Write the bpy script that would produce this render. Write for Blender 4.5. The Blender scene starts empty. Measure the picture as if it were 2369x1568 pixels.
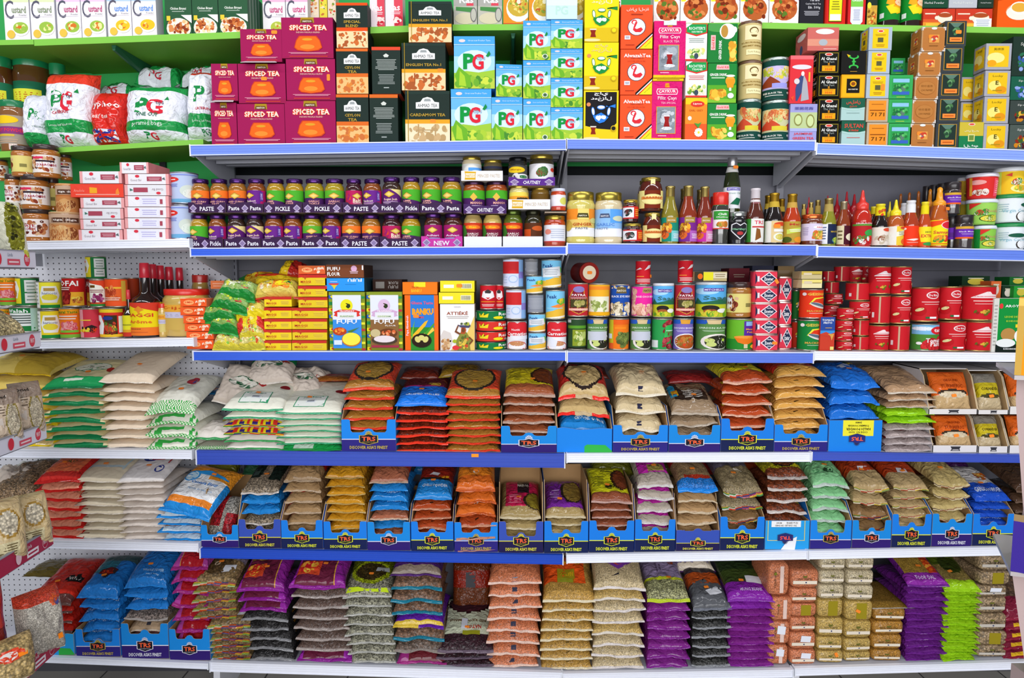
import bpy,math,random
from mathutils import Vector,Matrix,noise
from functools import lru_cache

S=bpy.context.scene
COL=S.collection
# ------------------------------------------------------------------ camera, world, light, exposure
FPX,CX,CY=1580.0,1184.5,784.0
TILT,CH,CD=math.radians(5.2),1.60,2.43
camd=bpy.data.cameras.new('camera'); cam=bpy.data.objects.new('camera',camd); COL.objects.link(cam)
cam.location=(0,-CD,CH); cam.rotation_euler=(math.radians(90)-TILT,0,0)
camd.sensor_width=36.0; camd.lens=FPX / 2369.0*36.0
camd.clip_start=0.05; camd.clip_end=50
S.camera=cam
S.view_settings.view_transform='Standard'
S.view_settings.look='None'
S.view_settings.exposure=0.0
S.view_settings.gamma=1.0
S.view_settings.use_curve_mapping=False
W=bpy.data.worlds.new('shop_air'); S.world=W; W.use_nodes=True
W.node_tree.nodes['Background'].inputs[0].default_value=(0.80,0.84,1.0,1)
W.node_tree.nodes['Background'].inputs[1].default_value=0.16

def area(name,loc,rot,sx,sy,power,col=(1,1,1)):
    l=bpy.data.lights.new(name,'AREA'); l.shape='RECTANGLE'; l.size=sx; l.size_y=sy
    l.energy=power; l.color=col
    o=bpy.data.objects.new(name,l); COL.objects.link(o); o.location=loc; o.rotation_euler=rot
    return o
# rows of ceiling tubes along the aisle, and wide fill panels added behind the camera
for i,x in enumerate((-2.6,-0.9,0.9,2.6)):
    area('tube_and_fill_light',(x,-1.05,3.2),(math.radians(12),0,0),1.5,0.12,12,(0.97,0.97,1.0))
    area('tube_and_fill_light',(x,-4.5,2.35),(math.radians(76),0,0),1.5,1.0,28,(0.97,0.97,1.0))
area('added_front_fill',(0,-5.2,1.25),(math.radians(92),0,0),6.0,1.9,120,(0.97,0.98,1.0))  # broad fill panel added behind the camera, not a known window

# ------------------------------------------------------------------ pixel <-> place helpers (used while laying out the shelves)
ct,st=math.cos(TILT),math.sin(TILT)
def ray(px,py):
    a=(px-CX) / FPX; b=(CY-py) / FPX
    return (a,ct+b*st,-st+b*ct)
def at(px,py,Y=0.0):
    d=ray(px,py); t=(Y+CD) / d[1]
    return d[0]*t,CH+d[2]*t

def s2l(c):
    return c / 12.92 if c <= 0.04045 else ((c+0.055) / 1.055) ** 2.4
@lru_cache(None)
def hx(h):
    if isinstance(h,tuple): return h
    return tuple(s2l(int(h[i:i+2],16) / 255.0) for i in (0,2,4))+(1.0,)

# ------------------------------------------------------------------ materials
def newmat(name):
    m=bpy.data.materials.new(name); m.use_nodes=True
    return m,m.node_tree.nodes,m.node_tree.links,m.node_tree.nodes['Principled BSDF']
def attmat(name,rough=.45,metal=0,coat=0,bump=None,spec=.5,mott=0.0):
    m,N,L,B=newmat(name)
    a=N.new('ShaderNodeAttribute'); a.attribute_name='Col'
    B.inputs['Roughness'].default_value=rough; B.inputs['Metallic'].default_value=metal
    B.inputs['Coat Weight'].default_value=coat; B.inputs['Coat Roughness'].default_value=.04
    B.inputs['Specular IOR Level'].default_value=spec
    tc=N.new('ShaderNodeTexCoord')
    if mott:
        nz=N.new('ShaderNodeTexNoise'); nz.inputs['Scale'].default_value=55; nz.inputs['Detail'].default_value=3
        L.new(tc.outputs['Object'],nz.inputs['Vector'])
        mr=N.new('ShaderNodeMapRange'); mr.inputs[3].default_value=1-mott; mr.inputs[4].default_value=1+mott
        L.new(nz.outputs[0],mr.inputs[0])
        mx=N.new('ShaderNodeMix'); mx.data_type='RGBA'; mx.blend_type='MULTIPLY'; mx.inputs[0].default_value=1
        L.new(a.outputs['Color'],mx.inputs[6]); L.new(mr.outputs[0],mx.inputs[7]); L.new(mx.outputs[2],B.inputs['Base Color'])
    else:
        L.new(a.outputs['Color'],B.inputs['Base Color'])
    if bump:
        sc,strg,dist=bump
        n=N.new('ShaderNodeTexNoise'); n.inputs['Scale'].default_value=sc; n.inputs['Detail'].default_value=2.5
        n.inputs['Distortion'].default_value=1.3
        b=N.new('ShaderNodeBump'); b.inputs['Strength'].default_value=strg; b.inputs['Distance'].default_value=dist
        L.new(tc.outputs['Object'],n.inputs['Vector']); L.new(n.outputs[0],b.inputs['Height'])
        L.new(b.outputs[0],B.inputs['Normal'])
    return m
def grainmat(name,scale,lo,hi,coat=.8):
    m,N,L,B=newmat(name)
    a=N.new('ShaderNodeAttribute'); a.attribute_name='Col'
    tc=N.new('ShaderNodeTexCoord')
    v=N.new('ShaderNodeTexVoronoi'); v.inputs['Scale'].default_value=scale
    L.new(tc.outputs['Object'],v.inputs['Vector'])
    sp=N.new('ShaderNodeSeparateColor'); L.new(v.outputs['Color'],sp.inputs[0])
    mr=N.new('ShaderNodeMapRange'); mr.inputs[3].default_value=lo; mr.inputs[4].default_value=hi
    L.new(sp.outputs[0],mr.inputs[0])
    d=N.new('ShaderNodeMapRange'); d.inputs[1].default_value=.25; d.inputs[2].default_value=.75
    d.inputs[3].default_value=1; d.inputs[4].default_value=.45
    L.new(v.outputs['Distance'],d.inputs[0])
    mu=N.new('ShaderNodeMath'); mu.operation='MULTIPLY'; L.new(mr.outputs[0],mu.inputs[0]); L.new(d.outputs[0],mu.inputs[1])
    mx=N.new('ShaderNodeMix'); mx.data_type='RGBA'; mx.blend_type='MULTIPLY'; mx.inputs[0].default_value=1
    L.new(a.outputs['Color'],mx.inputs[6]); L.new(mu.outputs[0],mx.inputs[7]); L.new(mx.outputs[2],B.inputs['Base Color'])
    n=N.new('ShaderNodeTexNoise'); n.inputs['Scale'].default_value=38; n.inputs['Detail'].default_value=2
    n.inputs['Distortion'].default_value=1.5
    L.new(tc.outputs['Object'],n.inputs['Vector'])
    b=N.new('ShaderNodeBump'); b.inputs['Strength'].default_value=1.0; b.inputs['Distance'].default_value=.011
    L.new(n.outputs[0],b.inputs['Height']); L.new(b.outputs[0],B.inputs['Coat Normal'])
    B.inputs['Roughness'].default_value=.6; B.inputs['Specular IOR Level'].default_value=.1; B.inputs['Coat Weight'].default_value=coat*.75; B.inputs['Coat Roughness'].default_value=.1
    return m
MT={
    'card': attmat('printed_card',.6,spec=.08),
    'wrap': attmat('shrink_wrapped_card',.6,coat=.1,spec=.05,bump=(16,.5,.006)),
    'film': attmat('glossy_film',.5,coat=.6,spec=.08,bump=(30,1.0,.012)),
    'flour': attmat('flour_filled_film',.5,coat=.15,spec=.1,bump=(26,.55,.006)),
    'glass': attmat('filled_glass',.12,coat=1),
    'print': attmat('printed_label',.55,spec=.1),
    'metal': attmat('tin_metal',.28,metal=.85),
    'plastic': attmat('moulded_plastic',.3,coat=.2),
    'paper': attmat('plain_paper',.8),
    'board': attmat('corrugated_board',.75,mott=.06),
    'paint': attmat('painted_steel',.42,coat=.03,spec=.3,mott=.03),
    'grain': grainmat('small_grain',330,.62,1.25),
    'bean': grainmat('large_grain',150,.5,1.35),
    'mixed': grainmat('speckled_grain',230,.25,1.6),
}
MID={}
# ------------------------------------------------------------------ mesh builder: one mesh per part, colours in a corner attribute
class M:
    def __init__(s): s.v=[]; s.f=[]; s.c=[]; s.m=[]; s.s=[]; s.mats=[]
    def mi(s,mat):
        if mat not in s.mats: s.mats.append(mat)
        return s.mats.index(mat)
    def add(s,vs,fs,col,mat='card',smooth=False):
        o=len(s.v); k=s.mi(mat); s.v.extend(vs)
        many=isinstance(col,list)
        for i,f in enumerate(fs):
            s.f.append(tuple(j+o for j in f)); s.c.append(hx(col[i]) if many else hx(col)); s.m.append(k); s.s.append(smooth)
        return s
    def box(s,x0,x1,y0,y1,z0,z1,col,mat='card',cols=None):
        vs=[(x0,y0,z0),(x1,y0,z0),(x1,y1,z0),(x0,y1,z0),(x0,y0,z1),(x1,y0,z1),(x1,y1,z1),(x0,y1,z1)]
        fs=[(0,1,5,4),(1,2,6,5),(2,3,7,6),(3,0,4,7),(4,5,6,7),(3,2,1,0)]   # front right back left top bottom
        return s.add(vs,fs,[(cols or {}).get(k,col) for k in range(6)],mat)
    def lathe(s,prof,n,col,mat,smooth=True,cap=True,cx=0,cy=0,z=0):
        """prof: list of (r, z[, colour]) bottom to top"""
        vs=[]; fs=[]; cs=[]
        for p in prof:
            for k in range(n):
                a=2*math.pi*k / n; vs.append((cx+p[0]*math.sin(a),cy-p[0]*math.cos(a),z+p[1]))
        for i in range(len(prof)-1):
            c=prof[i][2] if len(prof[i]) > 2 else col
            for k in range(n):
                k2=(k+1) % n; fs.append((i*n+k,i*n+k2,(i+1)*n+k2,(i+1)*n+k)); cs.append(c)
        s.add(vs,fs,cs,mat,smooth)
        if cap:
            top=prof[-1]; s.add([(cx+top[0]*math.sin(2*math.pi*k/n),cy-top[0]*math.cos(2*math.pi*k/n),z+top[1]) for k in range(n)],[tuple(range(n))],col if len(top) < 3 else top[2],mat)
            b=prof[0]; s.add([(cx+b[0]*math.sin(2*math.pi*k/n),cy-b[0]*math.cos(2*math.pi*k/n),z+b[1]) for k in range(n)],[tuple(reversed(range(n)))],col if len(b) < 3 else b[2],mat)
        return s
    def mesh(s,name):
        me=bpy.data.meshes.new(name); me.from_pydata(s.v,[],s.f)
        for k in s.mats: me.materials.append(MT[k])
        me.polygons.foreach_set('material_index',s.m); me.polygons.foreach_set('use_smooth',s.s)
        at_=me.color_attributes.new('Col','FLOAT_COLOR','CORNER')
        buf=[]
        for f,c in zip(s.f,s.c): buf.extend(c*len(f))
        at_.data.foreach_set('color',buf); me.update()
        return me
# ------------------------------------------------------------------ objects
def inst(parts,name,label,cat,loc=(0,0,0),rz=0,group=None,kind=None,rx=0,ry=0,sc=None):
    """parts: [(None, mesh), (part name, mesh), ...]: the first is the thing itself, the rest its parts"""
    o=bpy.data.objects.new(name,parts[0][1]); COL.objects.link(o)
    o.location=loc; o.rotation_euler=(rx,ry,rz)
    if sc: o.scale=sc
    if kind: o['kind']=kind
    else: o['label']=label; o['category']=cat
    if kind and label: o['label']=label
    if group: o['group']=group
    for p in parts[1:]:
        c=bpy.data.objects.new(p[0],p[1]); COL.objects.link(c); c.parent=o
        if len(p) > 2 and p[2]: c['label']=p[2]
    return o
def add_part(o,name,me,loc=(0,0,0),rz=0,label=None,rx=0):
    c=bpy.data.objects.new(name,me); COL.objects.link(c); c.parent=o; c.location=loc; c.rotation_euler=(rx,0,rz)
    if label: c['label']=label
    return c
ORD=['topmost','second from top','third from top','fourth from top','fifth from top','sixth from top','seventh from top','eighth from top','ninth from top','tenth from top','eleventh from top','twelfth from top','thirteenth from top','fourteenth from top']
NTH=['first','second','third','fourth','fifth','sixth','seventh','eighth','ninth','tenth','eleventh','twelfth','thirteenth','fourteenth','fifteenth']
def ordn(i,n):
    return 'bottom' if i == n-1 and n > 1 else ORD[i]

# ------------------------------------------------------------------ printed artwork: flat outlines, laid on a surface
@lru_cache(None)
def glyphs(t,bold):
    c=bpy.data.curves.new('t','FONT'); c.body=t; c.resolution_u=3 if len(t) < 3 else 1; c.size=1.0; c.offset=0.022*bold
    o=bpy.data.objects.new('t',c); COL.objects.link(o)
    dg=bpy.context.evaluated_depsgraph_get(); me=bpy.data.meshes.new_from_object(o.evaluated_get(dg))
    vs=[(v.co.x,v.co.y) for v in me.vertices]; fs=[tuple(p.vertices) for p in me.polygons]
    bpy.data.objects.remove(o); bpy.data.curves.remove(c); bpy.data.meshes.remove(me)
    if not vs: return [],[],1,1
    x0=min(v[0] for v in vs); x1=max(v[0] for v in vs); y0=min(v[1] for v in vs); y1=max(v[1] for v in vs)
    return [(v[0]-(x0+x1)/2,v[1]-(y0+y1)/2) for v in vs],fs,x1-x0,y1-y0
def R(u0,v0,u1,v1,c): return ('p',[(u0,v0),(u1,v0),(u1,v1),(u0,v1)],c)
def P(pts,c): return ('p',pts,c)
def E(u,v,ru,rv,c,a=0,n=18):
    return ('e',u,v,ru,rv,c,a,n)
def T(t,u,v,w,c,h=None,rot=0,bold=1): return ('t',t,u,v,w,c,h,rot,bold)
def BL(u0,v0,u1,v1,cs,n=26,s=.06,seed=1): return ('b',u0,v0,u1,v1,cs,n,s,seed)
def LN(u0,v0,u1,v1,c,n=4,seed=3): return ('l',u0,v0,u1,v1,c,n,seed)
def polys(art,Wd,Hd):
    """artwork in 0..1 coordinates -> (points in metres on the panel, faces, colour, layer)"""
    out=[]; lay=0
    for a in art:
        lay += 1; k=a[0]
        if k == 'p': out.append(([(p[0]*Wd,p[1]*Hd) for p in a[1]],[tuple(range(len(a[1])))],a[2],lay))
        elif k == 'e':
            _,u,v,ru,rv,c,an,n=a; ca,sa=math.cos(an),math.sin(an); pts=[]
            for i in range(n):
                t=2*math.pi*i/n; x=ru*Wd*math.cos(t); y=rv*Hd*math.sin(t); pts.append((u*Wd+x*ca-y*sa,v*Hd+x*sa+y*ca))
            out.append((pts,[tuple(range(n))],c,lay))
        elif k == 't':
            _,t,u,v,w,c,h,rot,bold=a
            vs,fs,gw,gh=glyphs(t,bold)
            if not vs: continue
            ww,hh=(Wd,Hd) if rot in (0,180) else (Hd,Wd)
            sx=w*ww / gw; sy=sx if h is None else h*hh / gh
            r=math.radians(rot); ca,sa=math.cos(r),math.sin(r)
            out.append(([(u*Wd+x*sx*ca-y*sy*sa,v*Hd+x*sx*sa+y*sy*ca) for x,y in vs],fs,c,lay))
        elif k == 'b':
            _,u0,v0,u1,v1,cs,n,s,seed=a; rr=random.Random(seed); sub=0
            for i in range(n):
                r1=s*Wd*rr.uniform(.5,1.2); r2=r1*rr.uniform(.5,1); an=rr.uniform(0,3.1)
                ux=rr.uniform(u0*Wd+r1,max(u0*Wd+r1,u1*Wd-r1)); vy=rr.uniform(v0*Hd+r2,max(v0*Hd+r2,v1*Hd-r2)); m=9; sub += 1
                out.append(([(ux+r1*math.cos(2*math.pi*j/m)*math.cos(an)-r2*math.sin(2*math.pi*j/m)*math.sin(an),vy+r1*math.cos(2*math.pi*j/m)*math.sin(an)+r2*math.sin(2*math.pi*j/m)*math.cos(an)) for j in range(m)],[tuple(range(m))],rr.choice(cs),lay+sub*.02))
        elif k == 'l':
            _,u0,v0,u1,v1,c,n,seed=a; rr=random.Random(seed)
            for i in range(n):
                v=v1-(v1-v0)*(i+.5)/n; th=(v1-v0)/n*.42; d=(u1-u0)*rr.uniform(0,.16)
                out.append(([((u0+d)*Wd,(v-th/2)*Hd),((u1-d)*Wd,(v-th/2)*Hd),((u1-d)*Wd,(v+th/2)*Hd),((u0+d)*Wd,(v+th/2)*Hd)],[(0,1,2,3)],c,lay))
    return out
def clip01(pts,Wd,Hd):
    return [(min(max(x,0.0),Wd),min(max(y,0.0),Hd)) for x,y in pts]
def split(pts,tri,L):
    """cut triangles whose edges are longer than L"""
    st_=[tri]; out=[]
    while st_:
        a,b,c=st_.pop(); l=[math.dist(pts[a],pts[b]),math.dist(pts[b],pts[c]),math.dist(pts[c],pts[a])]; m=max(l)
        if m <= L: out.append((a,b,c)); continue
        k=l.index(m)
        if k == 1: a,b,c=b,c,a
        elif k == 2: a,b,c=c,a,b
        pts.append(((pts[a][0]+pts[b][0])/2,(pts[a][1]+pts[b][1])/2)); n=len(pts)-1
        st_.append((a,n,c)); st_.append((n,b,c))
    return out
def decal(m,art,Wd,Hd,fn,mat='print',curved=None,off=.00022,base=.0002):
    """fn(x, y, lift) -> point; curved: longest allowed edge"""
    for pts,fs,c,lay in polys(art,Wd,Hd):
        pts=clip01(pts,Wd,Hd)
        if curved:
            tris=[]
            for f in fs:
                for i in range(1,len(f)-1): tris += split(pts,(f[0],f[i],f[i+1]),curved)
            fs=tris
        m.add([fn(x,y,base+lay*off) for x,y in pts],fs,c,mat,bool(curved))
def front(m,art,Wd,Hd,y=0.0,mat='print',x0=None,z0=0.0):
    x0=-Wd/2 if x0 is None else x0
    decal(m,art,Wd,Hd,lambda x,z,l: (x0+x,y-l,z0+z),mat)
def leftside(m,art,D,Hd,xl,mat='print'):
    decal(m,art,D,Hd,lambda x,z,l: (xl-l,D-x,z),mat)
def rightside(m,art,D,Hd,xr,mat='print'):
    decal(m,art,D,Hd,lambda x,z,l: (xr+l,x,z),mat)
def around(m,art,r,Hd,z0=0.0,arc=math.pi*.92,mat='print',turn=0.0,r2=None):
    Wd=r*arc; r2=r if r2 is None else r2
    def fn(x,z,l):
        a=x/r-arc/2+turn; rr=r+(r2-r)*(z/Hd)+l
        return (rr*math.sin(a),-rr*math.cos(a),z0+z)
    decal(m,art,Wd,Hd,fn,mat,curved=r*.3)

_sm={}
def sticker_mesh(c='ff8a1e',w=.018,h=.011):
    k=(c,w,h)
    if k not in _sm:
        m=M(); n=5; pts=[]
        for (cx_,cz_,a0) in ((w/2-.003,h/2-.003,0),(-w/2+.003,h/2-.003,90),(-w/2+.003,-h/2+.003,180),(w/2-.003,-h/2+.003,270)):
            for i in range(n): a=math.radians(a0+90*i/(n-1)); pts.append((cx_+.003*math.cos(a),cz_+.003*math.sin(a)))
        t=.0006; N_=len(pts)
        m.add([(x,0,z) for x,z in pts]+[(x,-t,z) for x,z in pts],[tuple(reversed(range(N_,2*N_))),tuple(range(N_))]+[(i,(i+1) % N_,N_+(i+1) % N_,N_+i) for i in range(N_)],c,'paper')
        _sm[k]=m.mesh('price_sticker')
    return _sm[k]
def sticker(o,x,y,z,rz=0,tilt=0.0,c='ff8a1e',w=.018,h=.011,rx=0):
    s_=add_part(o,'price_sticker',sticker_mesh(c,w,h),(x,y,z),rz,'orange price sticker' if c == 'ff8a1e' else 'white paper sticker')
    s_.rotation_euler=(rx,tilt,rz); return s_
# ------------------------------------------------------------------ shelving layout: lips measured per bay (row, bay) -> (x0, top0, bot0, x1, top1, bot1, colour)
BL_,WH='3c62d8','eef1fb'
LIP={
 (1,'B'): (445,337,361,1308,324,349,'6c8ae6'),(1,'C'): (1312,323,345,1881,327,350,'6c8ae6'),(1,'D'): (1887,333,359,2480,352,377,'86a2f0'),  # upper rail blues lightened, lamp sheen put into the colour
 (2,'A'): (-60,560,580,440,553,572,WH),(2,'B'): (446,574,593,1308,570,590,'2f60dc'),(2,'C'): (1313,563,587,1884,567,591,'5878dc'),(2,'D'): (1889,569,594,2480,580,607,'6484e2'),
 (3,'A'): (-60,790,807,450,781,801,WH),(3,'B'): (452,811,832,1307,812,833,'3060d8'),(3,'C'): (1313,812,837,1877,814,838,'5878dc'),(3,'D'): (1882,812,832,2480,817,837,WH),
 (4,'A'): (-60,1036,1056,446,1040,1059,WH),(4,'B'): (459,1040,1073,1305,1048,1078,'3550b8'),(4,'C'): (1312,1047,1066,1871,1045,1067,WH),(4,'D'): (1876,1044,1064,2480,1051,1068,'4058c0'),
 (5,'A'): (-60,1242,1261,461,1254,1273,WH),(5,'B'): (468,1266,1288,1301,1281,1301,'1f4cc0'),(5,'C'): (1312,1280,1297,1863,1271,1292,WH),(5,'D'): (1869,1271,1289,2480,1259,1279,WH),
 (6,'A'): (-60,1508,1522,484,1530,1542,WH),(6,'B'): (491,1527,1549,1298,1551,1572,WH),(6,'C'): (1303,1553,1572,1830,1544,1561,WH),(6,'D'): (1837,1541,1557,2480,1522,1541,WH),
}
DEP=0.33
def bay(px): return 'A' if px < 442 else 'B' if px < 1309 else 'C' if px < 1880 else 'D'
def shelf_z(row,px,b=None):
    b=b or bay(px)
    x0,t0,_,x1,t1,_,_=LIP[(row,b)]; X0,Z0=at(x0,t0); X1,Z1=at(x1,t1)
    X,_=at(px,t0+(t1-t0)*(px-x0)/(x1-x0)); return Z0+(Z1-Z0)*(X-X0)/(X1-X0)+.0005
BAYN={'A': 'left white bay','B': 'long second bay','C': 'third bay','D': 'right bay'}
ROWN={1: 'top',2: 'second',3: 'third',4: 'fourth',5: 'fifth',6: 'base'}
def build_shelf(row,b):
    x0,t0,b0,x1,t1,b1,col=LIP[(row,b)]
    X0,Z0=at(x0,t0); X1,Z1=at(x1,t1); _,Zb0=at(x0,b0); _,Zb1=at(x1,b1)
    L=X1-X0; h=((Z0-Zb0)+(Z1-Zb1))/2; ang=math.atan2(Z1-Z0,L); L=math.hypot(L,Z1-Z0)
    dep=DEP if row < 6 else DEP+.012
    inner='b4b6c0' if b != 'A' else 'e6e8f2'
    m=M(); m.box(0,L,.002,dep,-.022 if h > .02 else -.016,0,inner,'paint')
    # folded ribs under the tray
    for y_,hh in ((.01,.03),(.075,.034),(.16,.036),(.25,.03)):
        m.box(.012,L-.012,y_,y_+.03,-hh,-.014,'bdbfc8' if b != 'A' else 'dfe1ea','paint')
    lipm=M(); n=3
    lipm.box(0,L,-.012,.004,-h,.0,col,'paint')
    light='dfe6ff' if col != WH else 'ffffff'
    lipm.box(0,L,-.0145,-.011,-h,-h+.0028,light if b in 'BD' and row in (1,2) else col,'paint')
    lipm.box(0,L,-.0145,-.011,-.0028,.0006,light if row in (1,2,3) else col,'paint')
    for k in (.4,.62): lipm.box(.004,L-.004,-.0128,-.0115,-h*k-.0008,-h*k+.0008,col,'paint')
    lipm.box(-.004,0.0,-.016,.012,-h-.002,.002,'e9edf6','paint'); lipm.box(L,L+.004,-.016,.012,-h-.002,.002,'e9edf6','paint')
    colour={WH: 'white'}.get(col,'blue')
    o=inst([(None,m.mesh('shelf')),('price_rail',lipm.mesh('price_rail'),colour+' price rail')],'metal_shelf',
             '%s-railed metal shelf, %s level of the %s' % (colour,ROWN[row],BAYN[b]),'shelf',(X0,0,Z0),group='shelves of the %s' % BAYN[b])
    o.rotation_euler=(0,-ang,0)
    if row == 6:
        fm_=M(); fm_.box(-.012,.012,.01,.2,0,0-0+max(.05,Z0-h-.0),'d9dbe2','paint')
        add_part(o,'foot',fm_.mesh('foot'),(.012,0,-Z0))
    # cantilever brackets at both ends
    if row < 6:
        for x in (0.006,L-.006):
            bm=M(); t=.0025; pr=[(.0,-.02),(.0,-.034),(.3,-.11),(.335,-.11),(.335,.0),(.3,.0)]
            if b == 'A' : pr=[(.0,-.02),(.0,-.03),(.3,-.08),(.335,-.08),(.335,.0),(.3,.0)]
            vs=[(x-t,y,z) for y,z in pr]+[(x+t,y,z) for y,z in pr]; k=len(pr)
            bm.add(vs,[tuple(reversed(range(k))),tuple(range(k,2*k))]+[(i,(i+1) % k,k+(i+1) % k,k+i) for i in range(k)],'c4c6cf','paint')
            add_part(o,'bracket',bm.mesh('bracket'))
    return o
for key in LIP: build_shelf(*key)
for (row,px,py,w,h,c) in ((4,1099,1053,.026,.012,'ff9a1e'),):
    X,Z=at(px,py,-.013); m=M(); m.box(-w/2,w/2,-.0008,0,-h/2,h/2,c,'paper')
    inst([(None,m.mesh('price_ticket'))],'price_ticket','orange price ticket stuck on the dark blue fourth-level rail','price ticket',(X,-.0148,Z))
# back panels, uprights
BY=.345+.006
def px_x(px): return at(px,700,BY)[0]
xL,xR=-3.0,3.0
xAB=at(532,600,BY)[0]; 
zt=shelf_z(1,1000)
def panels(name,x0,x1,z0,z1,col,n,label):
    m=M(); step=(z1-z0)/n
    for i in range(n): m.box(x0,x1,BY,BY+.012,z0+i*step+.0015,z0+(i+1)*step-.0015,col,'paint')
    m.box(x0,x1,BY+.004,BY+.012,z0,z1,'55565c','paint')
    return inst([(None,m.mesh(name))],name,label,'back panel')
panels('back_panel',xAB+.012,at(1797,400,BY)[0],.10,zt-.062,'6e6e77',5,'grey metal back panel between the middle and third bays')
panels('back_panel',at(1797,400,BY)[0]+.004,3.0,.10,zt-.062,'6c6c76',5,'grey metal back panel of the right bay')
# pegboard of the left bay
pm,N,L_,B=newmat('white_pegboard')
tc=N.new('ShaderNodeTexCoord'); mp=N.new('ShaderNodeVectorMath'); mp.operation='SCALE'; mp.inputs['Scale'].default_value=1/.0225
fr=N.new('ShaderNodeVectorMath'); fr.operation='FRACTION'; sb=N.new('ShaderNodeVectorMath'); sb.operation='SUBTRACT'; sb.inputs[1].default_value=(.5,.5,.5)
ml=N.new('ShaderNodeVectorMath'); ml.operation='MULTIPLY'; ml.inputs[1].default_value=(1,0,1)
ln=N.new('ShaderNodeVectorMath'); ln.operation='LENGTH'; gt=N.new('ShaderNodeMath'); gt.operation='GREATER_THAN'; gt.inputs[1].default_value=.12
mx=N.new('ShaderNodeMix'); mx.data_type='RGBA'; mx.inputs[6].default_value=(.03,.03,.04,1); mx.inputs[7].default_value=(.78,.79,.85,1)
L_.new(tc.outputs['Object'],mp.inputs[0]); L_.new(mp.outputs[0],fr.inputs[0]); L_.new(fr.outputs[0],sb.inputs[0]); L_.new(sb.outputs[0],ml.inputs[0]); L_.new(ml.outputs[0],ln.inputs[0])
L_.new(ln.outputs['Value'],gt.inputs[0]); L_.new(gt.outputs[0],mx.inputs[0]); L_.new(mx.outputs[2],B.inputs['Base Color']); B.inputs['Roughness'].default_value=.4
MT['peg']=pm
m=M(); m.box(xL,xAB,BY,BY+.01,.1,shelf_z(2,200)+.02,'ffffff','peg')
inst([(None,m.mesh('pegboard'))],'pegboard','white perforated pegboard backing the left bay','pegboard')
for px,lab in ((538,'grey slotted steel upright between the left and second bays'),(1303,'grey slotted steel upright behind the middle shelf joint'),(1800,'grey slotted steel upright between the third and right bays')):
    x=at(px,430,BY)[0]; m=M(); m.box(x-.014,x+.014,BY-.022,BY-.001,.0,zt+.02,'84858e','paint')
    for k in range(60):
        z=.15+k*.026; m.box(x-.006,x-.003,BY-.0226,BY-.0218,z,z+.014,'222226','paint'); m.box(x+.003,x+.006,BY-.0226,BY-.0218,z,z+.014,'222226','paint')
    inst([(None,m.mesh('shelf_upright'))],'shelf_upright',lab,'upright')
# plinth and floor
m=M(); m.box(-3.0,3.0,.22,.24,0.0,.10,'4a4a50','paint')
inst([(None,m.mesh('plinth'))],'plinth','dark recessed plinth under the base shelves','plinth')
fm,N,L_,B=newmat('grey_floor_tiles')
tc=N.new('ShaderNodeTexCoord'); br=N.new('ShaderNodeTexBrick'); br.offset=0; br.inputs['Scale'].default_value=1.0
br.inputs['Brick Width'].default_value=.33; br.inputs['Row Height'].default_value=.33; br.inputs['Mortar Size'].default_value=.0035
br.inputs['Color1'].default_value=(.40,.38,.34,1); br.inputs['Color2'].default_value=(.44,.42,.38,1); br.inputs['Mortar'].default_value=(.08,.075,.07,1)
L_.new(tc.outputs['Object'],br.inputs['Vector']); L_.new(br.outputs[0],B.inputs['Base Color']); B.inputs['Roughness'].default_value=.35
MT['tiles']=fm
m=M(); m.box(-4,4,-6,.7,-.04,0,'ffffff','tiles'); inst([(None,m.mesh('floor'))],'floor',None,None,kind='structure')
# green wall behind the upper shelves
m=M(); m.box(-4,4,.42,.5,0,3.2,'4fbf6e','paper'); inst([(None,m.mesh('wall_back'))],'wall_back',None,None,kind='structure')
gm=M(); gx0,gz0=at(-60,362,BY); 
m=M(); m.box(-3,3,.40,.418,zt-.02,zt+.9,'3fae5c','card'); m.box(-3,xAB,.40,.418,zt-.40,zt-.02,'3fae5c','card'); m.box(xAB,3,.40,.418,zt-.1,zt-.02,'14181a','card')  # near-black strip paints in the shaded gap above the back panels
inst([(None,m.mesh('green_board'))],'green_wall_board','bright green painted board behind the upper shelves','board')
# green wooden shelves: (x0,top0,x1,top1, thick px, Yfront, Yback)
def gshelf(x0,t0,x1,t1,th,y0,y1,label,col='84c650'):
    X0,Z0=at(x0,t0,y0); X1,Z1=at(x1,t1,y0); t=th/FPX*(CD+y0)
    m=M(); m.add([(X0,y0,Z0-t),(X1,y0,Z1-t),(X1,y1,Z1-t),(X0,y1,Z0-t),(X0,y0,Z0),(X1,y0,Z1),(X1,y1,Z1),(X0,y1,Z0)],
        [(0,1,5,4),(1,2,6,5),(2,3,7,6),(3,0,4,7),(4,5,6,7),(3,2,1,0)],[col,col,col,col,'8cc858','6aa63a'],'card')  # darker underside green, its shade put into the colour
    return inst([(None,m.mesh('green_shelf'))],'green_shelf',label,'shelf')
GA,GB=.06,.398
gshelf(-80,94,77,91,11,GA,GB,'short green wooden shelf at the upper left corner')
gshelf(78.5,91,1000,57,14,GA,GB,'long green wooden shelf above the tea bags, left length')
gshelf(1001,57,1760,52,13,GA,GB,'green wooden shelf behind the blue tea boxes, middle length')
gshelf(1761,52,2480,66,13,GA,GB,'green wooden shelf over the tea tins, right length')
G2=.10
gshelf(-80,353,30,349,14,G2,GB,'lower green wooden shelf at the far left edge')
gshelf(124,342,470,322,11,G2,GB,'lower green wooden shelf under the catering tea bags')
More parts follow.
